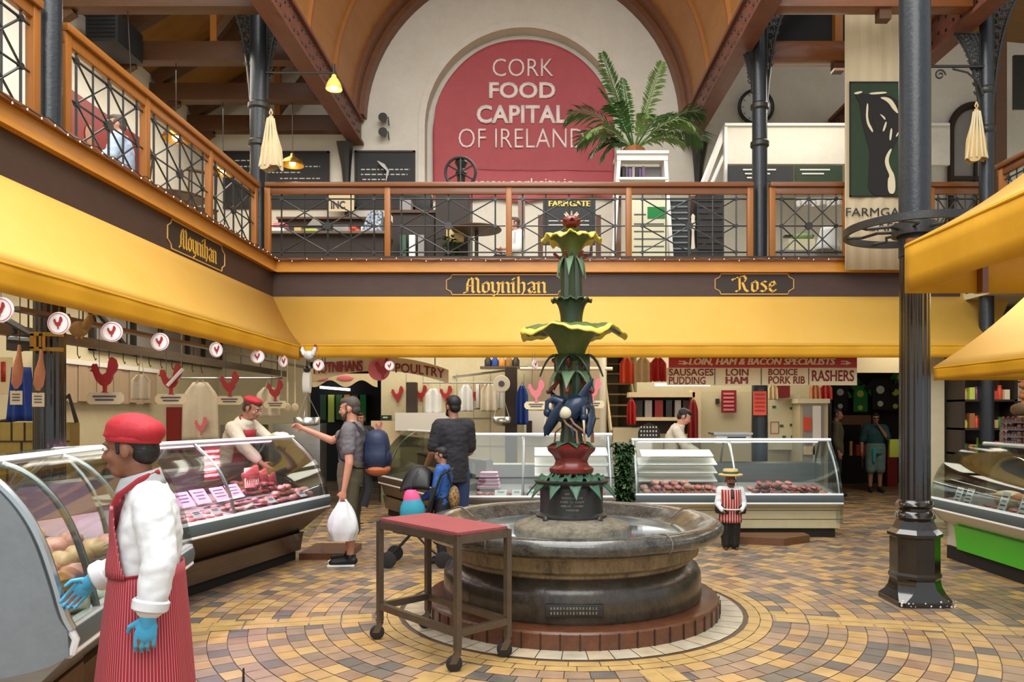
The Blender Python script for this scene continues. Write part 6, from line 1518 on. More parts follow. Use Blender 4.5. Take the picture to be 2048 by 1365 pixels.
t = T('steel_rack', 'hanging steel rack with white packs behind the dark shirted shopper', 'rack', P(960, 815, 13.1))
for q_ in (((905, 755), (1010, 742), .02), ((910, 818), (1000, 818), .014)): B().tube([P(*q_[0], 13.1), P(*q_[1], 13.1)], q_[2], 6).done('rack_bar', 'steel', t)
for x, y in ((906, 755), (1009, 742), (912, 818), (998, 818)): B().tube([P(x, y, 13.1), V((P(x, y, 13.1).x, 13.397, P(x, y, 13.1).z))], .01, 5).done('rack_bracket', 'steel', t)
for i in range(7):
    o = P(955 + 8 * i, 817, 13.06); b = B(); b.box((o.x - .028, o.y, o.z), (o.x + .028, o.y + .1, o.z + .42), .006); b.done('white_pack', 'plastic strip' if i % 3 == 1 else 'shirt white', label=('first', 'second', 'third', 'fourth', 'fifth', 'sixth', 'seventh')[i] + ' tall white pack from the left on the steel rack', cat='pack')
t = T('wall_dial', 'round white dial scale on the dark post behind the fountain', 'scale', P(1003, 785, 12.3)); q = P(1003, 768, 12.3); B().tube([q, q + Y_ * .03, q + Y_ * .08], [.135, .14, .14], 28).done('dial', 'stone white', t); B().tube([q - Y_ * .006, q + Y_ * .01], [.05, .05], 20).done('dial_centre', 'ink', t)
b = B(); b.lathe([(.16, 0), (.15, -.09), (.08, -.14), (.005, -.15)], P(1003, 834, 12.2), 24); t = T('steel_bowl', 'hanging steel bowl under the round dial scale', 'bowl', P(1003, 850, 12.2)); b.done('bowl', 'steel', t, solid=.005); b = B(); b.tube([P(988, 834, 12.2), P(1003, 782, 12.3), P(1018, 834, 12.2)], .005, 4); b.done('chain', 'steel', t)
pb('dark_post', 1010, 735, 1034, 1021, 12.5, .2, 'dark brown', 'dark square post behind the fountain, left of the blue heron', 'post')
t = T('towel_dispenser', 'white wall cabinet under the pink rooster sign', 'dispenser', P(1075, 870, 13.1)); pb('case', 1048, 823, 1100, 872, 13.1, .31, 'tray white', parent=t, bev=.01); pb('dark_slot', 1053, 842, 1064, 868, 13.09, .02, 'dark brown', parent=t)
pb('wall_board', 1063, 722, 1198, 806, 13.3, .05, 'plastic strip', 'brown panel on the back wall behind the pink rooster signs', 'panel'); B().tube([P(1205, 705, 12.8), P(1205, 880, 12.8)], .05, 12).done('drain_pipe', 'stone white', label='thick pale vertical pipe right of the fountain stem', cat='pipe')
B().tube([P(1040, 738, 12.8), P(1225, 738, 12.8)], .03, 8).done('wall_pipe', 'stone white', label='pale horizontal pipe under the back awning', cat='pipe')
t = T('shelf', 'shelf of jars and tins high on the wall right of the poultry sign', 'shelf', P(1010, 735, 12.9)); pb('board', 960, 733, 1055, 738, 12.9, .2, 'aged steel', parent=t)
for i, (x, c) in enumerate(((976, 'black'), (990, 'blue cloth'), (1004, 'jar amber'), (1018, 'feather'), (1032, 'black'))): b = B(); q = P(x, 733, 13.0); b.lathe([(.06, 0), (.062, .1), (.04, .13), (.03, .15)], q, 14, caps=True); b.done('jar', c, label=('first', 'second', 'third', 'fourth', 'fifth')[i] + ' jar from the left on the high shelf', cat='jar')
# stair between the stalls
t = T('wooden_stair', 'narrow wooden stair rising between the poultry and pork stalls', 'stair', (1.55, 13.0, 0))
for i in range(8): B().box((1.33, 13.0 + .24 * i, 1.35 + .2 * i - .03), (1.78, 13.28 + .24 * i, 1.35 + .2 * i)).done('step', 'step wood', t); 
b = B()
for x in (1.31, 1.79): b.bar((x, 12.9, 1.22), (x, 15.0, 2.98), .03, .2)
b.done('stringer', 'sign cream', t); B().box((1.33, 12.7, 0), (1.78, 12.95, 1.34)).done('block_wall', 'cream wall', t)
t = T('ivy', 'dark green climbing ivy between the two back counters', 'plant', (1.14, 9.8, 0)); b = B(); rr = random.Random(4)
for i in range(900):
    z = rr.uniform(.05, 1.2); o = V((1.14 + rr.uniform(-.11, .11), 9.75 + rr.uniform(-.1, .1), z)); leaf(b, o, V((rr.uniform(-1, 1), rr.uniform(-1, .3), 0)), rr.uniform(.07, .11), .034, .9, .5, n=3)
b.done('foliage', 'leaf dark', t); B().tube([(1.14, 9.8, 0), (1.12, 9.82, .6), (1.15, 9.8, 1.1)], .02, 6).done('stem', 'dark brown', t)
# pork stall back
t = T('shelf_unit', 'dark shelf unit with cream frame behind the pork stall', 'shelf', P(1330, 880, 12.6))
pb('back_board', 1264, 788, 1395, 868, 12.9, .05, 'dark brown', parent=t); pb('upper_shelf', 1258, 785, 1390, 795, 12.6, .3, 'sign cream', parent=t); pb('lower_shelf', 1270, 835, 1395, 842, 12.6, .3, 'sign cream', parent=t); pb('side_post', 1385, 780, 1402, 885, 12.6, .3, 'sign cream', parent=t)
for i, (x0, x1, c) in enumerate(((1270, 1285, 'board black'), (1290, 1304, 'deck grey'), (1310, 1326, 'sign dark red'), (1332, 1344, 'iron black'), (1350, 1362, 'deck grey'), (1366, 1380, 'dark brown'))):
    pb('box_file', x0, 801, x1, 835, 12.65, .2, c, ('first', 'second', 'third', 'fourth', 'fifth', 'sixth')[i] + ' box from the left on the dark shelf unit', 'box')
for x0, y0, x1, y1, mt, w_ in ((1240, 716, 1268, 768, 'poster orange', 'leftmost red'), (1300, 716, 1332, 764, 'sign red', 'right hand red')): apron(x0, y0, x1, y1, 11.5, mt, w_ + ' apron hanging left of the long pork sign')
apron(1270, 716, 1303, 765, 11.5, 'bag paper', 'pale apron with a red print hanging left of the long pork sign', None)
apron(1376, 800, 1396, 885, 12.56, 'sign dark red', 'dark red cloth hanging by the bending shop worker', None, 'cloth', 'hanging_cloth'); apron(1254, 800, 1272, 850, 12.56, 'sign red', 'red cloth hanging at the left end of the dark shelf unit', None, 'cloth', 'hanging_cloth')
t = T('arched_sign', 'small black arched chalk sign at the left of the pork stall', 'sign', P(1298, 880, 12.3)); b = B(); kk = 12.3 / F
b.prism([(.0, 0), (.36, 0), (.36, .12), (.32, .22), (.18, .28), (.04, .22), (0, .12)], P(1276, 880, 12.3), X, Z, .02); b.done('board', 'board black', t); b = B()
for j in range(3):
    for i in range(6): pbox(b, 1281 + 6 * i, 853 + 8 * j, 1284 + 6 * i, 857 + 8 * j, 12.27, .004)
b.done('chalk_writing', 'chalk', t); pb('low_cupboard', 1266, 881, 1326, 1021, 12.2, .35, 'cream wall', 'low cream cupboard under the black arched sign', 'cupboard')
t = T('cold_room_door', 'tall cream cold room door behind the pork stall', 'door', P(1450, 900, 13.0)); pb('door_leaf', 1402, 784, 1502, 1010, 13.0, .08, 'door cream', parent=t); pb('handle', 1432, 798, 1439, 808, 12.95, .05, 'iron black', parent=t); pb('dark_edge', 1390, 788, 1399, 822, 12.95, .02, 'iron black', parent=t)
t = T('red_notice', 'dark red notice with pale lines on the cold room door', 'notice', P(1458, 826, 12.9)); pb('board', 1443, 781, 1473, 826, 12.9, .02, 'sign dark red', parent=t)
for i in range(5): pb('text_line', 1447, 786 + 8 * i, 1468, 790 + 8 * i, 12.89, .005, 'rooster pink', parent=t)
t = T('orange_notice', 'bright orange notice fixed to the dark column of the pork stall', 'notice', P(1520, 830, 10.9)); pb('board', 1507, 783, 1533, 831, 10.9, .02, 'poster orange', parent=t)
for i in range(5): pb('text_line', 1510, 788 + 8 * i, 1530, 791 + 8 * i, 10.89, .005, 'sign red', parent=t)
t = T('counter_scale', 'white shop scale standing behind the pork counter', 'scale', P(1465, 890, 10.6)); pb('scale_body', 1432, 870, 1500, 888, 10.55, .3, 'tray white', parent=t, bev=.01); pb('pan', 1428, 866, 1506, 870, 10.5, .35, 'steel', parent=t); pb('display', 1455, 874, 1492, 882, 10.54, .02, 'iron black', parent=t)
t = T('notice_board', 'pale wall board with small notices right of the orange notice', 'board', P(1570, 885, 13.2)); pb('board', 1537, 790, 1600, 900, 13.2, .05, 'tile white', parent=t)
b = B()
for x, y in ((1545, 812), (1580, 815), (1560, 850), (1580, 848), (1565, 872), (1582, 872)): pbox(b, x, y, x + 7, y + 5, 13.19, .01)
b.done('clips', 'paint verdigris', t); b = B()
for a in ((1541, 844, 1558, 845), (1541, 867, 1558, 868), (1541, 844, 1542, 868), (1557, 844, 1558, 868)): pbox(b, *a, 13.19, .01)
b.done('red_outline', 'sign red', t)
t = T('display_fridge', 'upright fridge with a glass door at the right of the pork stall', 'fridge', P(1630, 940, 12.8)); pb('case', 1600, 805, 1656, 1000, 12.8, .6, 'door cream', parent=t); pb('glass_door', 1606, 812, 1648, 990, 12.78, .02, 'deck grey', parent=t); pb('canopy', 1596, 798, 1660, 807, 12.75, .6, 'tile white', parent=t); pb('door_edge', 1626, 812, 1642, 930, 12.76, .02, 'tray white', parent=t); pb('orange_stock', 1608, 835, 1622, 862, 12.76, .02, 'poster orange', parent=t); pb('yellow_stock', 1608, 893, 1630, 910, 12.76, .02, 'fat cream', parent=t)
for x0, x1, c in ((1620, 1640, 'ham'), (1640, 1664, 'sign red')): apron(x0, 770, x1, 800, 12.9, c, ('brown' if c == 'ham' else 'red') + ' bag hanging under the right end of the pork sign', None, 'bag', 'hanging_bag', 'bags under the pork sign', loop=9.5)
t = T('wall_box', 'brown box on a bracket above the notice board', 'box', P(1567, 795, 13)); pb('box', 1555, 772, 1580, 796, 13.0, .2, 'sign dark red', parent=t); apron(1536, 770, 1555, 800, 12.9, 'bag paper', 'pale bag hanging above the notice board', None, 'bag', 'hanging_bag', 'bags under the pork sign', loop=9.5)
B().tube([P(1310, 770, 11.6), P(1420, 770, 11.6)], .02, 8).done('ceiling_tube', 'tube glow', label='pale strip light under the pork sign', cat='light')
pb('cream_fascia', 1714, 630, 1800, 746, 13.3, .05, 'sign cream', 'cream fascia board with faint writing right of the pork sign', 'board')
# t-shirt shop in the dark corner
def tee(x, y, Y, mt, pr, label, sc=1):
    t = T('t_shirt', label, 't-shirt', P(x, y + 30, Y), group='t-shirts hung at the back right'); k = Y / F * sc
    pts = [(-14, -26), (14, -26), (14, 14), (22, 4), (27, 12), (15, 27), (6, 28), (0, 25), (-6, 28), (-15, 27), (-27, 12), (-22, 4), (-14, 14)]
    B().prism([(p[0] * k, p[1] * k) for p in pts], P(x, y, Y), X, Z, .03).done('shirt', mt, t)
    for dy, r in ((-10, 7), (18, 5)): b = B(); b.cone(P(x, y + dy, Y - .02) - Y_ * .02, P(x, y + dy, Y - .02), r * k, r * k, 16); b.done('print', pr, t)
    b = B(); b.tube([P(x - 12, y - 26, Y), P(x, y - 34, Y), P(x + 12, y - 26, Y)], .01, 5); b.done('hanger', 'steel', t)
tee(1680, 795, 16.6, 'tee black', 'print white', 'black t-shirt with white print nearest the fridge'); tee(1720, 798, 16.6, 'tee green', 'print lime', 'bright green t-shirt with a lime print'); tee(1760, 790, 16.5, 'tee black', 'print white', 'black t-shirt with pale print right of the green one', 1.15); tee(1790, 795, 16.7, 'tee black', 'print lime', 'black t-shirt half hidden by the big column'); tee(1700, 775, 16.8, 'tee green', 'print lime', 'dark green t-shirt behind the bright green one', .8); tee(1798, 765, 16.8, 'tee green', 'print lime', 'small green t-shirt by the big column', .7)
t = T('wooden_sign', 'brown wooden sign on a post by the t-shirts', 'sign', P(1712, 930, 16)); pb('board', 1682, 831, 1742, 850, 16.0, .03, 'crate wood', parent=t); pb('post', 1722, 850, 1727, 935, 16.0, .04, 'crate wood', parent=t)
pb('yellow_post', 1700, 883, 1705, 912, 15.6, .04, 'awning yellow', 'short yellow post in the dark shop corner', 'post'); pb('red_cloth', 1775, 900, 1795, 975, 16.2, .1, 'sign dark red', 'dark red cloth hanging behind the person in sunglasses', 'cloth'); pb('red_toy', 1713, 890, 1730, 912, 15.8, .1, 'poster orange', 'orange-red bag on the floor stand in the dark shop corner', 'bag')
# delicatessen back
t = T('cream_pillar', 'cream pillar just right of the big column', 'pillar', (5.95, 11, 0)); B().box((5.72, 10.9, 0), (5.95, 11.2, 3.2)).done('shaft', 'cream wall', t)
t = T('shelf_rack', 'dark shelf rack of jars and cartons behind the delicatessen counter', 'shelf', (6.3, 10.6, 0)); b = B(); b.box((6.0, 10.85, 0), (6.75, 10.9, 2.3))
for z in (.6, 1.0, 1.35, 1.75): b.box((5.98, 10.5, z), (6.75, 10.9, z + .03))
for x in (5.98, 6.72): b.box((x, 10.5, 0), (x + .04, 10.9, 2.3))
b.done('rack_frame', 'dark brown', t); rr = random.Random(8)
CC = ('jar amber', 'carton', 'jar purple', 'print lime', 'terracotta', 'fat cream', 'leaf palm', 'poster orange')
for si, z in enumerate((1.03, 1.38, 1.78)):
    for i in range(8):
        x = 6.07 + .082 * i; h = rr.uniform(.1, .24); c = CC[rr.randrange(8)]; lab = f'{("first","second","third","fourth","fifth","sixth","seventh","eighth")[i]} item from the left on the {("lower","middle","top")[si]} shelf of the dark rack'
        b = B()
        if i % 2: b.box((x - .036, 10.55, z), (x + .036, 10.68, z + h)); b.done('carton', c, label=lab, cat='carton', group='goods on the dark rack')
        else: b.lathe([(.035, 0), (.037, h * .7), (.025, h * .85), (.03, h * .87), (.03, h)], (x, 10.6, z), 14, caps=True); b.done('jar', c, label=lab, cat='jar', group='goods on the dark rack')
t = T('shop_window', 'greenish panes in a dark frame behind the delicatessen counter', 'window', (7.6, 11.2, 1.3)); B().box((6.8, 11.3, 0), (9.2, 11.4, 3.2)).done('wall_panel', 'dark brown', t)
for i in range(3): B().box((7.02 + .55 * i, 11.27, 1.3), (7.48 + .55 * i, 11.3, 2.6)).done('pane', 'tile white', t)
b = B()
for z in (1.75, 2.05, 2.35): b.box((7.0, 11.25, z), (8.7, 11.29, z + .02))
b.done('glazing_bar', 'dark brown', t)
b = B()
for i in range(11): b.ell((6.72 + .03 * math.sin(i * 2.1), 10.3, 1.72 + .05 * i), (.05, .05, .045), 8, 6)
b.done('onion_string', 'terracotta', label='string of onions hanging by the dark shelf rack', cat='onions')

# rails that carry the hung aprons, coats and bags
for x0, x1, y, Yr, lab, top in ((845, 1000, 766, 12.9, 'coat rail on the back wall of the poultry stall', 0), (1236, 1336, 708, 11.5, 'apron rail left of the long pork sign', 1), (360, 566, 757, 10.75, 'apron rail behind the pink counter', 1), (1530, 1670, 761, 12.9, 'bag rail under the pork sign', 0)):
    t = T('hanging_rail', 'steel ' + lab, 'rail', P((x0 + x1) / 2, y, Yr)); B().tube([P(x0, y, Yr), P(x1, y, Yr)], .014, 6).done('bar', 'steel', t)
    for x in (x0 + 3, x1 - 3):
        q = P(x, y, Yr); B().tube([q, V((q.x, q.y, 3.225 if Yr > 11 else 3.04)) if top else V((q.x, 13.397, q.z))], .008, 5).done('bracket', 'steel', t)
# ---------------------------------------------------------------- upstairs: the big banner
t = T('arched_banner', 'large red arched banner reading Cork food capital of Ireland in the back wall recess', 'banner', (BX, 15.2, 5.9))
def ban(u, v):
    r = 1.84; s = (u - .5) * 2; x = r * s; top = BZ + math.sqrt(max(0, r * r - x * x)); bot = 5.92 + .03 * math.sin(u * 9) + .03 * math.sin(u * 23)
    z = bot + (top - bot) * v
    return V((BX + x, 15.19 + .012 * math.sin(x * 3 + z * 2.2) + .012 * math.sin((x + 1.8) * 7 - z * 5) * max(0, 1 - v * 1.8), z))
b = B(); b.grid(ban, 60, 40); b.done('red_cloth', 'banner red', t, solid=.01, smooth=80)
for s, a, bo in (('CORK', (985, 117, 1107, 153), -.006), ('FOOD', (978, 164, 1111, 197), .028), ('CAPITAL', (953, 210, 1134, 247), .028), ('OF IRELAND', (917, 257, 1169, 296), -.009), ('www.corkcity.ie', (942, 357, 1147, 379), .0)):
    ptext(s, *a, 15.16, 'banner print', t, bo)
b = B(); q0, q1 = P(955, 338, 15.15), P(1225, 341, 15.15); b.bar(q0, q1, .01, .012); b.done('seam', 'banner red', t)
# beige hanging banner with the restaurant emblem
Yb = 10.62; t = T('hanging_banner', 'tall beige cloth banner with a dark green figure panel hanging beside the big column', 'banner', P(1770, 540, Yb))
b = B(); x0, x1 = P(1690, 0, Yb).x, P(1852, 0, Yb).x; z0 = P(0, 540, Yb).z
b.grid(lambda u, v: V((x0 + (x1 - x0) * u, Yb + .006 * math.sin(u * 40) + .01 * math.sin(u * 11 + v), z0 + (7.6 - z0) * v)), 60, 6); b.done('cloth', 'farmgate cloth', t, solid=.006)
B().box((x0 - .03, Yb - .02, 7.58), (x1 + .03, Yb + .02, 7.63)).done('hanging_bar', 'rail wood', t)
mat('emblem green', '#24381f', .8, col2='#1b2c18', vs=5); mat('emblem dark', '#17120e', .8); mat('emblem light', '#cbbf9f', .8)
pb('emblem_panel', 1699, 163, 1845, 394, Yb - .022, .008, 'emblem green', parent=t)
def chaikin(p): return [((a[0] * q + b_[0] * (1 - q)), (a[1] * q + b_[1] * (1 - q))) for a, b_ in zip(p, p[1:] + p[:1]) for q in (.75, .25)]
def poly(pts, Y, mt, nm):
    k = Y / F; b = B(); pts = chaikin(chaikin(pts)); b.prism([(p[0] * k, -p[1] * k) for p in pts][::-1], P(0, 0, Y), X, Z, .004); return b.done(nm, mt, t, smooth=0)
b = B()
for a in ((1699, 163, 1845, 166), (1699, 391, 1845, 394), (1699, 163, 1702, 394), (1842, 163, 1845, 394)): pbox(b, *a, Yb - .027, .004)
b.done('emblem_border', 'emblem dark', t)
poly([(1735, 392), (1738, 340), (1740, 300), (1728, 262), (1722, 232), (1720, 205), (1712, 196), (1712, 188), (1724, 186), (1735, 190), (1780, 190), (1800, 205), (1808, 235), (1802, 262), (1790, 288), (1778, 310), (1775, 335), (1785, 360), (1792, 392)], Yb - .028, 'emblem dark', 'emblem_figure')
poly([(1747, 250), (1745, 232), (1752, 224), (1765, 224), (1772, 232), (1774, 246), (1766, 262), (1754, 264)], Yb - .031, 'emblem dark', 'emblem_head')
for pts in ([(1706, 186), (1722, 182), (1726, 185), (1712, 190)], [(1736, 186), (1770, 183), (1776, 187), (1742, 190)], [(1756, 194), (1780, 195), (1792, 212), (1798, 230), (1786, 220), (1776, 204)], [(1733, 206), (1737, 208), (1735, 240), (1747, 262), (1744, 266), (1731, 244)], [(1758, 227), (1770, 234), (1771, 242), (1764, 234)], [(1771, 242), (1774, 246), (1769, 262), (1764, 264)], [(1781, 256), (1785, 258), (1782, 282), (1778, 280)], [(1778, 300), (1785, 296), (1776, 318), (1780, 336), (1790, 352), (1791, 388), (1776, 388), (1775, 358), (1780, 352), (1771, 334), (1769, 318)], [(1790, 275), (1797, 262), (1796, 272)]):
    poly(pts, Yb - .034, 'emblem light', 'emblem_highlight')
ptext('FARMGATE', 1692, 416, 1829, 433, Yb - .02, 'board black', t, .0); ptext('CAFE', 1734, 446, 1800, 462, Yb - .02, 'board black', t, .0)
# back wall of the cafe
def chalkboard(x0, y0, x1, y1, Y, label, rows):
    t = T('chalkboard', label, 'board', P((x0 + x1) / 2, y1, Y)); pb('slate', x0 + 3, y0 + 3, x1 - 3, y1 - 3, Y, .02, 'board black', parent=t)
    b = B()
    for a in ((x0, y0, x1, y0 + 4), (x0, y1 - 4, x1, y1), (x0, y0, x0 + 4, y1), (x1 - 4, y0, x1, y1)): pbox(b, *a, Y - .02, .05)
    b.done('frame', 'dark brown', t); b = B()
    for (xa, xb, y) in rows:
        x = xa
        while x < xb: w_ = _rn.uniform(4, 11); pbox(b, x, y, min(xb, x + w_), y + 2.2, Y - .006, .005); x += w_ + 3
    b.done('chalk_writing', 'chalk', t); return t
chalkboard(709, 301, 830, 418, 14.97, 'framed chalkboard with a white sketch on the wall left of the red banner', [(722, 820, 338), (722, 815, 348), (725, 770, 358)])
b = B(); b.tube([P(755, 322, 14.86), P(766, 330, 14.86), P(776, 342, 14.86), P(772, 362, 14.86)], [.01, .05, .03, .01], 6, flat=.3); b.done('chalk_sketch', 'chalk', bpy.data.objects['chalkboard'])
chalkboard(446, 302, 658, 418, 14.97, 'wide black menu board on the back wall behind the hanging brass lamp', [(470, 560, 320), (470, 640, 332), (470, 600, 344), (560, 640, 356)])
for y, w_ in ((239, 'upper'), (268, 'lower')):
    t = T('wall_spotlight', w_ + ' small black spotlight on the wall above the framed chalkboard', 'light', P(768, y, 14.9)); q = P(768, y, 14.9); B().tube([q + Y_ * .08, q, q - Y_ * .12], [.03, .06, .09], 14).done('head', 'iron black', t); B().tube([q + Z * .05 + X * .08, q - Z * .12 + X * .1], .012, 6).done('bracket', 'iron black', t)
t = T('flood_light', 'small white floodlight at the left foot of the vault', 'light', P(694, 195, 14.3)); q = P(694, 195, 14.3); B().obox(q, (.12, .1, .3), (X * .8 + Z * .5).normalized(), Y_, (Z * .8 - X * .5).normalized(), .02).done('head', 'white paint', t); B().tube([q, q + V((-.15, .1, .15))], .015, 6).done('bracket', 'iron black', t)
def pendant(x, y, Y, label, col='brass', r=.2, cord=7.01):
    q = P(x, y, Y); t = T('pendant_lamp', label, 'lamp', q); b = B(); b.lathe([(.03, .16), (.04, .12), (.06, .10), (r * .8, .04), (r, -.03), (r * .97, -.05), (r * .9, -.03), (r * .7, .03), (.05, .08)], q, 28); b.done('shade', col, t)
    b = B(); b.ell(q + Z * .0, (.055, .055, .065)); b.done('bulb', 'lamp glow', t); B().tube([q + Z * .16, V((q.x, q.y, cord))], .006, 5).done('cord', 'iron black', t)
    l = bpy.data.lights.new('pendant_bulb', 'POINT'); l.energy = 6; l.color = (1, .78, .45); l.shadow_soft_size = .06; o = bpy.data.objects.new('pendant_bulb', l); COL.objects.link(o); o.location = q - Z * .12
pendant(585, 326, 13.05, 'brass pendant lamp hanging right of the corner column'); pendant(352, 274, 11.6, 'brass pendant lamp glimpsed over the left railing', r=.22); pendant(446, 342, 13.05, 'brass pendant lamp low behind the end of the left railing', r=.22)
q = P(668, 172, 10.95); pendant(668, 172, 10.95, 'pale enamel lamp hanging from a thin iron arm by the vault', 'chalk yellow', .12, P(668, 145, 10.95).z)
t = T('lamp_arm', 'thin iron arm reaching from the corner column to the enamel lamp', 'bracket', P(600, 145, 11)); B().tube([P(528, 145, 11.0), P(672, 146, 10.95)], .016, 6).done('arm', 'iron black', t); B().tube([P(668, 128, 10.95), P(668, 160, 10.95)], .02, 6).done('holder', 'iron black', t)
t = T('scroll_bracket', 'scrolled iron lamp bracket on the far right column', 'bracket', P(1920, 140, 10.45)); b = B(); b.tube([P(1855, 133, 10.45), P(1968, 133, 10.45)], .02, 6); b.done('bar', 'iron black', t)
b = B(); b.tube([P(1966, 190, 10.45), P(1958, 165, 10.45), P(1935, 145, 10.45), P(1905, 138, 10.45)], .014, 6); c = P(1880, 150, 10.45); b.tube([c + X * (.08 * (1 - i / 22) * math.cos(i * .5)) + Z * (.08 * (1 - i / 22) * math.sin(i * .5)) for i in range(20)], .012, 6); b.done('scroll', 'iron black', t)
# hanging bags on the columns
def hung_bag(x, y0, y1, Y, w, mt, label, paper=False):
    t = T('hanging_bag', label, 'bag', P(x, y1, Y)); b = B(); h = (y1 - y0) * Y / F
    def f(u, v):
        a = 2 * math.pi * u; r = w * (.14 + .86 * min(1, v * 1.6)) * (.75 + .25 * v); return P(x, y0, Y) + V((r * math.cos(a), .6 * r * math.sin(a), -h * v)) * 1 + V((.015 * math.sin(a * 6), 0, -.03 * math.cos(a * 3) * v))
    b.grid(f, 28, 10, True); b.done('bag', mt, t, smooth=60); B().tube([P(x, y0 - 14, Y), P(x - 3, y0 - 6, Y), P(x, y0, Y), P(x + 3, y0 - 6, Y), P(x, y0 - 14, Y)], .01, 6).done('loop', mt, t)
    b = B()
    for i in range(6): a = R(190 + 30 * i); b.tube([P(x, y0 + 6, Y) + V((w * .3 * math.cos(a), w * .3 * math.sin(a), 0)), P(x, y1 - 4, Y) + V((w * 1.02 * math.cos(a), w * .66 * math.sin(a), 0))], .014, 5)
    b.done('crease', 'sign cream', t)
hung_bag(542, 232, 338, 10.7, .16, 'bag paper', 'pale bundle of cloth bags hanging on the corner column'); hung_bag(1953, 218, 322, 10.4, .14, 'carton', 'brown paper bags hanging on the far right column')
# heater box
t = T('heater_box', 'black box heater hanging from the beams at the upper left', 'heater', P(215, 85, 10.9)); B().box((-6.45, 10.75, 6.92), (-5.98, 11.45, 7.36), .015).done('case', 'board black', t)
b = B()
for i in range(6): b.box((-6.41, 10.74, 6.98 + .06 * i), (-6.02, 10.75, 7.0 + .06 * i))
b.done('louvre', 'iron black', t)
t = T('cable', 'thin cable hanging down from a beam past the heater box', 'cable', P(262, 100, 10.5)); B().tube([P(255, 16, 10.1), P(259, 90, 10.15), P(262, 160, 10.2)], .006, 4).done('wire', 'dark brown', t)
# planter with palm
t = T('planter_stand', 'white tapered stand with a shelf of books carrying the palm', 'stand', P(1285, 512, 12.6)); Yp = 12.6; k = Yp / F
b = B(); zt = P(0, 318, Yp).z; xc = P(1281, 0, Yp).x
for s in (-1, 1): b.hexa([(xc + s * .5 - .03, Yp - .25, 3.84), (xc + s * .5 + .03, Yp - .25, 3.84), (xc + s * .5 + .03, Yp + .25, 3.84), (xc + s * .5 - .03, Yp + .25, 3.84), (xc + s * .38 - .03, Yp - .22, zt), (xc + s * .38 + .03, Yp - .22, zt), (xc + s * .38 + .03, Yp + .22, zt), (xc + s * .38 - .03, Yp + .22, zt)])
b.box((xc - .43, Yp - .27, zt), (xc + .43, Yp + .27, zt + .05)); b.box((xc - .42, Yp - .24, zt - .42), (xc + .42, Yp + .24, zt - .38)); b.box((xc - .42, Yp - .23, zt - .1), (xc + .42, Yp - .2, zt)); b.done('white_frame', 'white paint', t)
B().box((xc - .36, Yp + .1, zt - .38), (xc + .36, Yp + .14, zt - .1)).done('back_panel', 'deck grey', t)
for i in range(7): B().box((xc - .32 + .055 * i, Yp - .12, zt - .38), (xc - .275 + .055 * i, Yp + .06, zt - .16 - .02 * (i % 3))).done('book', ('dark brown', 'ink', 'jar purple', 'deck grey')[i % 4], label=('first', 'second', 'third', 'fourth', 'fifth', 'sixth', 'seventh')[i] + ' book from the left on the white stand', cat='book', group='books on the white stand')
t = T('potted_palm', 'tall green palm in a terracotta pot on the white stand', 'plant', P(1268, 318, Yp)); px_, pz = P(1268, 0, Yp).x, zt + .05
b = B(); b.lathe([(.2, 0), (.24, .0), (.17, .14), (.1, .15)], (px_, Yp, pz), 4); b.done('pot', 'terracotta', t)
def frond(d, L, up, droop, seed):
    rr = random.Random(seed); d = V(d).normalized(); o = V((px_, Yp, pz + .1)); pts = []; n = 40
    for i in range(n + 1): v = i / n; pts.append(o + d * (L * v * (1 - .12 * v)) + Z * (.86 * up * v - droop * v * v * v))
    b = B(); b.tube(pts, [.016 * (1 - .8 * i / n) + .002 for i in range(n + 1)], 5, False)
    for i in range(9, n):
        p = pts[i]; tg = (pts[min(i + 1, n)] - pts[i - 1]).normalized(); sd = tg.cross(Z).normalized() if abs(tg.z) < .98 else d.cross(Z); ln = .42 * math.sin(math.pi * (i - 6) / (n - 4)) ** .7 * (L / 1.1) * rr.uniform(.85, 1.1)
        for s in (-1, 1):
            for h in (0,):
                dd = (sd * s * .85 + tg * .6 + Z * rr.uniform(-.25, .15)).normalized(); e = dd.cross(tg).cross(dd).normalized(); w_ = .02
                a = [p + e * w_ * .4, p + dd * ln * .5 + e * w_ - Z * .01, p + dd * ln - Z * .06 * (ln / .3), p + dd * ln * .5 - e * w_ - Z * .01]; b.f([b.v(q) for q in a])
    b.done('frond', 'leaf palm' if seed % 3 else 'leaf palm light', t, normals=False)
for i, (d, L, up, dr) in enumerate((((-.35, -.2, 0), .75, 1.9, .15), ((-.1, .3, 0), .5, 1.75, .1), ((.25, -.3, 0), .7, 1.65, .15), ((-1, -.1, 0), 1.3, 1.45, .75), ((-1, .4, 0), 1.15, 1.0, .65), ((-.9, -.5, 0), 1.1, .75, .6), ((1, -.1, 0), 1.3, 1.3, .55), ((1, .3, 0), 1.5, 1.2, .75), ((.9, -.5, 0), 1.2, 1.0, .7), ((.6, .5, 0), 1.0, 1.5, .5), ((-.5, -.6, 0), .8, 1.2, .5), ((.9, -.2, 0), .95, .55, .45), ((-1, -.3, 0), .9, .4, .55), ((-.7, -.2, 0), .7, .35, .6), ((.3, -.8, 0), .6, 1.0, .5), ((-.6, .3, 0), .7, 1.7, .3))): frond(d, L, up, dr, i + 1)
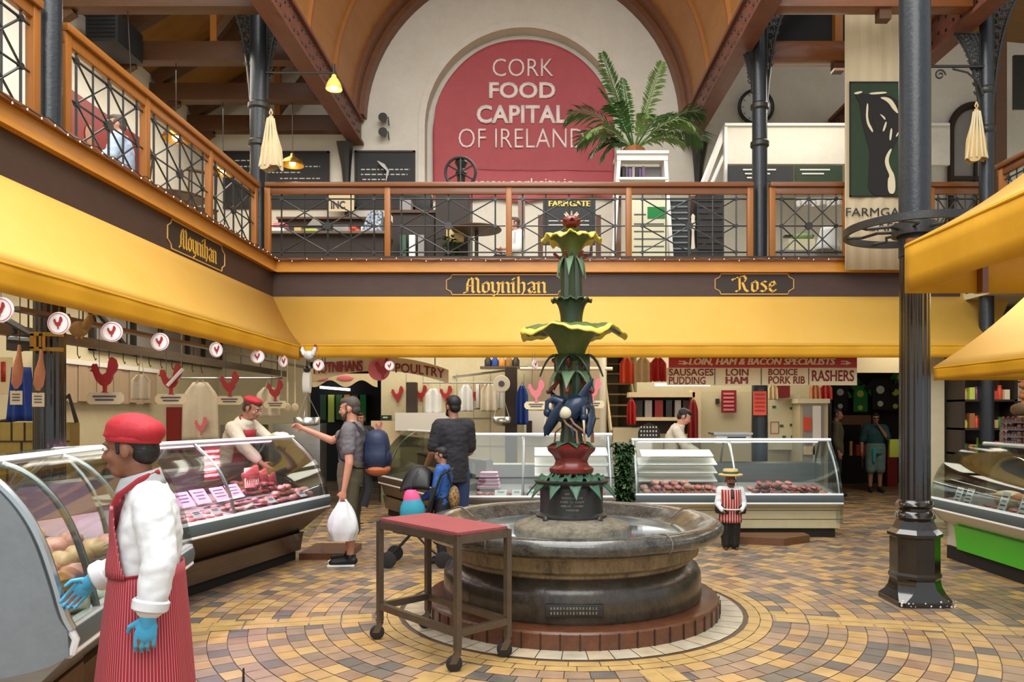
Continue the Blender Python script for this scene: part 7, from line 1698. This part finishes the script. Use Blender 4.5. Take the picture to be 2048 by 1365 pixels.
# furniture behind the back railing
t = T('cafe_counter', 'dark serving counter behind the left half of the back railing', 'counter', P(660, 512, 12.6)); B().box((P(546, 0, 12.6).x, 12.4, 3.84), (P(772, 0, 12.6).x, 13.1, P(0, 465, 12.4).z - .04)).done('carcass', 'dark brown', t)
B().box((P(540, 0, 12.6).x, 12.3, P(0, 465, 12.4).z - .04), (P(778, 0, 12.6).x, 13.15, P(0, 465, 12.4).z)).done('worktop', 'aged steel', t); B().box((P(545, 0, 14).x, 14.2, P(0, 428, 14).z - .04), (P(765, 0, 14).x, 14.8, P(0, 428, 14).z)).done('back_shelf', 'dark beam', t); B().box((P(545, 0, 14).x, 14.3, 3.84), (P(775, 0, 14).x, 14.8, P(0, 428, 14).z - .04)).done('back_cupboard', 'dark brown', t)
zc = P(0, 465, 12.4).z
for x, w_, h, c, lab in ((556, .2, .2, 'rooster pink', 'pink and red patterned box at the left end of the cafe counter'), (561, .2, .07, 'paper', 'white cloth at the left end of the cafe counter'), (593, .12, .12, 'carton', 'small brown carton on the cafe counter'), (625, .22, .06, 'print lime', 'yellow box in front of the little house ornament'), (680, .26, .16, 'deck grey', 'grey crate in the middle of the cafe counter'), (725, .08, .14, 'paper', 'small white jug beside the spotted bag')):
    q = P(x, 0, 12.5); B().box((q.x - w_ / 2, 12.38 if h < .1 else 12.55, zc), (q.x + w_ / 2, 12.52 if h < .1 else 12.75, zc + h), .008).done('counter_box', c, label=lab, cat='box')
t = T('house_ornament', 'small grey house shaped ornament on the cafe counter', 'ornament', P(633, 465, 12.7)); q = P(633, 0, 12.7); B().box((q.x - .11, 12.6, zc), (q.x + .11, 12.8, zc + .14)).done('walls', 'ink', t); B().prism([(-.14, 0), (.14, 0), (0, .16)], (q.x, 12.82, zc + .14), X, Z, .24).done('roof', 'deck grey', t)
b = B(); q = P(708, 0, 12.6)
for i in range(3): b.ell((q.x - .06 + .06 * i, 12.6, zc + .06 + .05 * (i % 2)), (.06, .06, .05), 12, 8)
b.done('orange_fruit', 'poster orange', label='little heap of glowing orange fruit on the cafe counter', cat='fruit')
mat('spotted', '#26324c', .7, col2='#b9c4cf', vs=28, sharp=.95)
b = B(); q = P(748, 0, 12.6); b.hexa([(q.x - .2, 12.5, zc), (q.x + .14, 12.5, zc), (q.x + .14, 12.75, zc), (q.x - .2, 12.75, zc), (q.x - .08, 12.56, zc + .4), (q.x + .14, 12.56, zc + .4), (q.x + .14, 12.7, zc + .4), (q.x - .08, 12.7, zc + .4)]); b.done('spotted_bag', 'spotted', label='dark blue bag with pale spots at the right end of the cafe counter', cat='bag')
t = T('wall_poster', 'pale poster with dark letters above the cafe counter', 'poster', P(682, 425, 14.7)); pb('sheet', 656, 388, 708, 423, 14.7, .01, 'sign cream', parent=t); ptext('INC', 662, 402, 690, 418, 14.69, 'ink', t, .02)
t = T('side_table', 'dark sideboard with coffee things right of the counter', 'sideboard', P(830, 512, 13)); B().box((P(790, 0, 13).x, 12.8, 3.84), (P(872, 0, 13).x, 13.3, 5.0)).done('carcass', 'dark brown', t); B().box((P(785, 0, 13).x, 12.75, 5.0), (P(876, 0, 13).x, 13.35, 5.05)).done('top', 'dark beam', t)
pb('coffee_machine', 830, 388, 862, 424.5, 12.9, .3, 'board black', 'black coffee machine on the dark sideboard', 'machine', bev=.02); pb('coffee_tin', 800, 400, 822, 425.2, 12.95, .2, 'deck grey', 'grey tin on the dark sideboard', 'tin')
for i in range(3): pb('paper_stack', 800 + 18 * i, 470, 812 + 18 * i, 558.9, 12.6, .1, ('paint verdigris', 'paper', 'deck grey')[i], ('first', 'second', 'third')[i] + ' folder from the left standing below the dark sideboard', 'folder')
# big wheel coffee grinder
Yw2 = 12.7; q = P(921, 345, Yw2); t = T('coffee_grinder', 'black antique coffee grinder with a big wheel on a dark cabinet', 'grinder', P(918, 395, Yw2)); b = B()
b.tube([q + X * (.255 * math.cos(2 * math.pi * i / 36)) + Z * (.255 * math.sin(2 * math.pi * i / 36)) for i in range(37)], .025, 8, False)
for a in (30, 90, 150): b.tube([q + X * (.25 * math.cos(R(a))) + Z * (.25 * math.sin(R(a))), q - X * (.25 * math.cos(R(a))) - Z * (.25 * math.sin(R(a)))], .014, 6)
b.done('wheel', 'iron black', t); b = B(); b.lathe([(.14, -.33), (.14, -.29), (.06, -.22), (.07, -.05), (.1, .02), (.06, .1), (.09, .16), (.11, .2), (.1, .24), (.02, .27)], q + Y_ * .12, 24); b.done('body', 'iron black', t)
t = T('dark_cabinet', 'dark red-brown cabinet under the coffee grinder', 'cabinet', P(906, 512, 12.8)); B().box((P(874, 0, 12.8).x, 12.6, 3.84), (P(938, 0, 12.8).x, 13.2, 5.335)).done('carcass', 'dark brown', t)
t = T('pot_plant', 'leafy pot plant with orange pot before the dark cabinet', 'plant', P(905, 505, 12.2)); q = P(905, 0, 12.2); b = B(); rr = random.Random(9)
for i in range(60): leaf(b, V((q.x + rr.uniform(-.14, .18), 12.2 + rr.uniform(-.1, .1), 4.0 + rr.uniform(0, .45))), V((rr.uniform(-1, 1), rr.uniform(-1, 1), 0)), .16, .035, .7, .6, n=3)
b.done('foliage', 'leaf dark', t); B().lathe([(.1, 0), (.14, .2), (.13, .2)], (q.x, 12.2, 3.86), 16).done('pot', 'terracotta', t); B().box((q.x - .12, 12.35, 4.42), (q.x + .16, 12.45, 4.66)).done('orange_paper', 'carton', t)
# farmgate board, columns of wood, menu board
t = T('name_board', 'black board with yellow FARMGATE lettering behind the railing', 'board', P(1138, 505, 12.0)); pb('board', 1086, 397, 1191, 490, 12.0, .04, 'board black', parent=t); ptext('FARMGATE', 1098, 402, 1180, 413, 11.99, 'chalk yellow', t, .01)
for y in (441, 449): pb('text_line', 1097, y, 1178, y + 2, 11.995, .004, 'chalk', parent=t)
for x in (1076, 1192): pb('post', x, 430, x + 10, 545.4, 12.0, .05, 'dark beam', parent=t)
for i, (x0, x1) in enumerate(((1036, 1050), (1227, 1242))): pb('wooden_post', x0, 392, x1, 571, 13.2, .12, 'rail wood', ('left', 'right')[i] + ' brown wooden post behind the FARMGATE board', 'post')
t = T('menu_board', 'tall pale menu board with a green block behind the railing', 'board', P(1300, 510, 11.8)); pb('board', 1263, 400, 1335, 540.6, 11.8, .03, 'tile white', parent=t); pb('green_block', 1295, 414, 1330, 437, 11.79, .006, 'tee green', parent=t)
for i in range(5): pb('text_row', 1268, 428 + 16 * i if i == 0 else 432 + 15 * i, 1292 if i == 0 else 1328, 430 + 16 * i if i == 0 else 434 + 15 * i, 11.79, .006, 'ink', parent=t)
for i, (x0, x1) in enumerate(((1338, 1378), (1394, 1448))):
    t = T('shelf_cabinet', ('left', 'right')[i] + ' dark slatted cabinet behind the railing by the right column', 'cabinet', P((x0 + x1) / 2, 512, 12.6)); pb('carcass', x0, 388 + 8 * (1 - i), x1, 559, 12.6, .5, 'board black', parent=t)
    b = B()
    for j in range(9): pbox(b, x0 + 3, 400 + 12 * j, x1 - 3, 403 + 12 * j, 12.58, .02)
    b.done('slat', 'grey panel' if i == 0 else 'dark brown', t)
t = T('small_statue', 'small white figure between the two dark cabinets', 'figure', P(1386, 490, 12.5)); q = P(1386, 500, 12.5); B().box((q.x - .06, q.y - .06, 3.84), (q.x + .06, q.y + .06, q.z)).done('pedestal', 'dark brown', t); B().lathe([(.04, 0), (.03, .1), (.02, .3), (.045, .42), (.03, .5), (.035, .56), (.005, .6)], q, 14).done('figure', 'stone white', t)
pb('wooden_post', 1380, 392, 1391, 565, 13.15, .1, 'rail wood', 'brown wooden post between the dark cabinets', 'post')
# loft box, clock and menu boards on the right
t = T('loft_box', 'white panelled loft box over the right cafe counter', 'loft', P(1570, 330, 13.3)); pb('front_panel', 1453, 250, 1690, 328, 13.3, .08, 'white plaster', parent=t); pb('ledge', 1450, 246, 1900, 251, 13.25, .2, 'white paint', parent=t); pb('right_panel', 1690, 250, 1900, 330, 13.32, .08, 'white plaster', parent=t); pb('corner_post', 1449, 250, 1455, 368, 13.28, .1, 'white paint', parent=t)
b = B(); b.bar(P(1452, 252, 13.6), P(1405, 372, 12.4), .05, .12); b.bar(P(1452, 300, 13.6), P(1420, 376, 12.4), .04, .05); b.done('stair_stringer', 'white paint', t)
for i, (x0, x1) in enumerate(((1456, 1587), (1590, 1685))):
    t = T('menu_board', ('black menu board under the left of the loft box', 'dark green menu board under the right of the loft box')[i], 'board', P((x0 + x1) / 2, 365, 13.2)); pb('board', x0, 331, x1, 364, 13.2, .03, ('board black', 'paint dark green')[i], parent=t)
    for j in range(3 - i): pb('text_row', x0 + 30 + 4 * j - 20 * i, 338 + 8 * j, x1 - 35 - 12 * j + 10 * i, 341 + 8 * j, 13.19, .006, 'chalk', parent=t)
q = P(1512, 214, 14.85); t = T('wall_clock', 'round pale wall clock with a dark rim half behind the slim column', 'clock', q); B().tube([q, q + Y_ * .06], [.31, .31], 40).done('face', 'clock face', t); b = B(); b.tube([q + X * (.33 * math.cos(2 * math.pi * i / 40)) + Z * (.33 * math.sin(2 * math.pi * i / 40)) for i in range(41)], .035, 8, False); b.done('rim', 'iron black', t)
b = B(); b.bar(q - Y_ * .01, q - Y_ * .01 + V((.12, 0, .12)), .02, .006, Y_); b.bar(q - Y_ * .012, q - Y_ * .012 + V((-.05, 0, .22)), .014, .006, Y_); b.done('hand', 'iron black', t)
b = B()
for i in range(12): a = R(30 * i); d = V((math.cos(a), 0, math.sin(a))); b.bar(q - Y_ * .005 + d * .24, q - Y_ * .005 + d * .28, .012, .004, Y_)
b.done('hour_marks', 'ink', t)
t = T('cup_rack', 'rack of hanging white cups and glasses behind the right railing', 'rack', P(1640, 405, 12.2)); B().tube([P(1590, 398, 12.2), P(1690, 398, 12.2)], .012, 6).done('bar', 'steel', t)
for i in range(10):
    q = P(1597 + 10 * i, 414 - (i % 3) * 2, 12.2); b = B(); b.tube([q + Z * .08, V((q.x, q.y, P(0, 398, 12.2).z))], .004, 4); b.lathe([(.025, .0), (.04, .07), (.042, .09), (.036, .07), (.02, .01)], q, 12); b.tube([q + V((.04, 0, .07)), q + V((.06, 0, .05)), q + V((.035, 0, .02))], .006, 5); b.done('cup', 'white paint', label=('first', 'second', 'third', 'fourth', 'fifth', 'sixth', 'seventh', 'eighth', 'ninth', 'tenth')[i] + ' white cup from the left on the hanging rack', cat='cup', group='cups on the hanging rack')
t = T('produce_crate', 'pale crate of green salad behind the right railing', 'crate', P(1600, 500, 12)); pb('crate', 1578, 478, 1630, 500, 12.0, .3, 'tile white', parent=t); b = B(); q = P(1604, 476, 12.1); b.ell(q, (.18, .12, .07)); b.done('salad', 'leaf palm light', t); pb('lid', 1570, 470, 1628, 474, 12.3, .1, 'iron black', parent=t)
B().box((P(1540, 0, 12.4).x, 12.0, 3.84), (P(1690, 0, 12.4).x, 12.6, P(0, 500, 12).z)).done('serving_table', 'deck grey', label='grey serving table behind the right railing', cat='table')
b = B(); q = P(1655, 500, 11.9); b.grid(lambda u, v: q + V((.2 * math.cos(2 * math.pi * u) * (1 - .5 * v), .15 * math.sin(2 * math.pi * u) * (1 - .5 * v), .35 * v)), 20, 6, True); b.done('white_cloth', 'shirt white', label='crumpled white cloth on the grey serving table', cat='cloth', solid=.006)
# arched door at the right
t = T('arched_door', 'arched dark wooden door frame on the wall beside the far right column', 'door', P(1935, 400, 14.9)); b = B(); c = P(1950, 262, 14.9)
pts = [c + V((-.48, 0, -1.9)), c + V((-.48, 0, 0))] + [c + V((-.48 * math.cos(R(a)), 0, .52 * math.sin(R(a)))) for a in range(10, 180, 10)] + [c + V((.48, 0, 0)), c + V((.48, 0, -1.9))]
b.tube(pts, .07, 6); b.done('arch_frame', 'dark brown', t); B().prism([(p.x - c.x, p.z - c.z) for p in pts], c + Y_ * .08, X, Z, .03).done('glass_panel', 'deck grey', t); b = B(); b.bar(c + V((-.48, -.02, -.95)), c + V((.48, -.02, -.95)), .05, .08); b.bar(c + V((0, -.02, -1.9)), c + V((0, -.02, .5)), .05, .06, Y_); b.done('door_bar', 'dark brown', t)
pb('wall_rail', 1860, 307, 1903, 320, 14.8, .1, 'dark brown', 'dark wooden rail left of the arched door', 'rail'); pb('white_wall_box', 1860, 246, 1897, 300, 14.85, .12, 'sign cream', 'cream wall box left of the arched door', 'box')
pb('brown_post', 1992, 20, 2014, 557, 12.5, .2, 'dark beam', 'tall dark brown post at the far right of the upper floor', 'post'); pb('dark_window', 2028, 110, 2075, 218, 13.5, .05, 'iron black', 'dark window cut off by the right edge of the upper floor', 'window')
# left gallery: diners and wall hanging
t = T('wall_hanging', 'dark red-brown wall hanging behind the left railing', 'hanging', (-6.6, 11.4, 4.6)); B().box((-6.68, 10.2, 4.5), (-6.6, 12.8, 6.2)).done('panel', 'sign dark red', t)
for i in range(7): b = B(); b.ell((-6.59, 10.5 + .3 * i, 5.0 + .35 * (i % 3)), (.01, .12, .16), 10, 6); b.done('pale_patch', 'skin tan', t)
p = person('person in a pale blue shirt sitting upstairs behind the left railing', (-4.95, 9.0, 3.84), R(-160), 1.7, 'skin pale', 'hair grey brown', .014, 1.1, J=dict(pel=(0, 0, .52), che=(.02, 0, .84), nec=(.03, 0, 1.06), hed=(.06, 0, 1.2), sL=(.02, .2, .99), sR=(.02, -.2, .99), hL=(.02, .1, .5), hR=(.02, -.1, .5), kL=(.42, .12, .5), kR=(.42, -.12, .5), aL=(.42, .12, .09), aR=(.42, -.12, .09), fL=(.58, .12, .04), fR=(.58, -.12, .04), eL=(.08, .25, .75), eR=(.08, -.25, .75), wL=(.3, .12, .74), wR=(.3, -.12, .74)))
mat('cloth pale blue', '#aebfd6', .8, col2='#9db0cc', vs=6); shirt(p, 'cloth pale blue', 1.6, -.1, .03); trousers(p, 'cloth dark', 1.9); shoes(p, 'black')
def cafe_chair(x, y, rz, label):
    t = T('cafe_chair', label, 'chair', (x, y, 3.84), rz, 'dark cafe chairs upstairs'); M = basis(t); q = lambda a, b_, c: M @ V((a, b_, c))
    b = B(); b.obox(q(0, 0, .44), (.42, .42, .03), M.to_3x3() @ X, M.to_3x3() @ Y_, Z, .01); b.done('seat', 'dark beam', t)
    for sx in (-.19, .19):
        for sy in (-.19, .19): B().tube([q(sx, sy, 0), q(sx * .95, sy * .95, .43)], .016, 6).done('leg', 'dark beam', t)
    b = B()
    for s in (-.17, 0, .17): b.tube([q(-.2, s, .45), q(-.25, s, .9)], .013, 6)
    b.tube([q(-.25, -.2, .9), q(-.25, .2, .9)], .025, 8); b.done('backrest', 'dark beam', t)
def cafe_table(x, y, label):
    t = T('cafe_table', label, 'table', (x, y, 3.84), group='round cafe tables upstairs'); B().lathe([(.0, .72), (.4, .72), (.41, .735), (.4, .75), (0, .75)], (x, y, 3.84), 32).done('table_top', 'dark beam', t); B().cone((x, y, 3.84), (x, y, 4.56), .03).done('pedestal', 'iron black', t); B().lathe([(.25, 0), (.24, .02), (.04, .05)], (x, y, 3.84), 24).done('foot', 'iron black', t)
cafe_chair(-4.9, 9.02, R(-160), 'dark chair under the person in pale blue'); cafe_table(-5.75, 8.7, 'round table in front of the person in pale blue'); cafe_table(-5.0, 10.4, 'round table near the end of the left railing'); cafe_chair(-5.75, 10.5, 0, 'dark chair near the end of the left railing'); cafe_chair(-4.5, 10.0, R(130), 'dark chair just behind the end of the left railing')
cafe_table(-.95, 12.2, 'round table left of the FARMGATE board'); cafe_chair(-1.6, 13.6, 0, 'dark chair left of the table by the FARMGATE board'); cafe_chair(.75, 12.9, R(180), 'dark chair right of the FARMGATE board')
p = person('person in a pale grey top sitting upstairs by the pot plant', (-.3, 12.7, 3.84), R(200), 1.65, 'skin pale', 'hair grey brown', .015, 1.0, J=dict(pel=(0, 0, .3), che=(.02, 0, .6), nec=(.03, 0, .82), hed=(.06, 0, .95), sL=(.02, .18, .75), sR=(.02, -.18, .75), hL=(.02, .1, .3), hR=(.02, -.1, .3), kL=(.4, .12, .32), kR=(.4, -.12, .32), aL=(.4, .12, .09), aR=(.4, -.12, .09), fL=(.55, .12, .04), fR=(.55, -.12, .04), eL=(.06, .23, .5), eR=(.06, -.23, .5), wL=(.28, .12, .48), wR=(.28, -.12, .48)))
shirt(p, 'paper', 1.6, -.1, .03); trousers(p, 'cloth dark', 1.9); shoes(p, 'black')
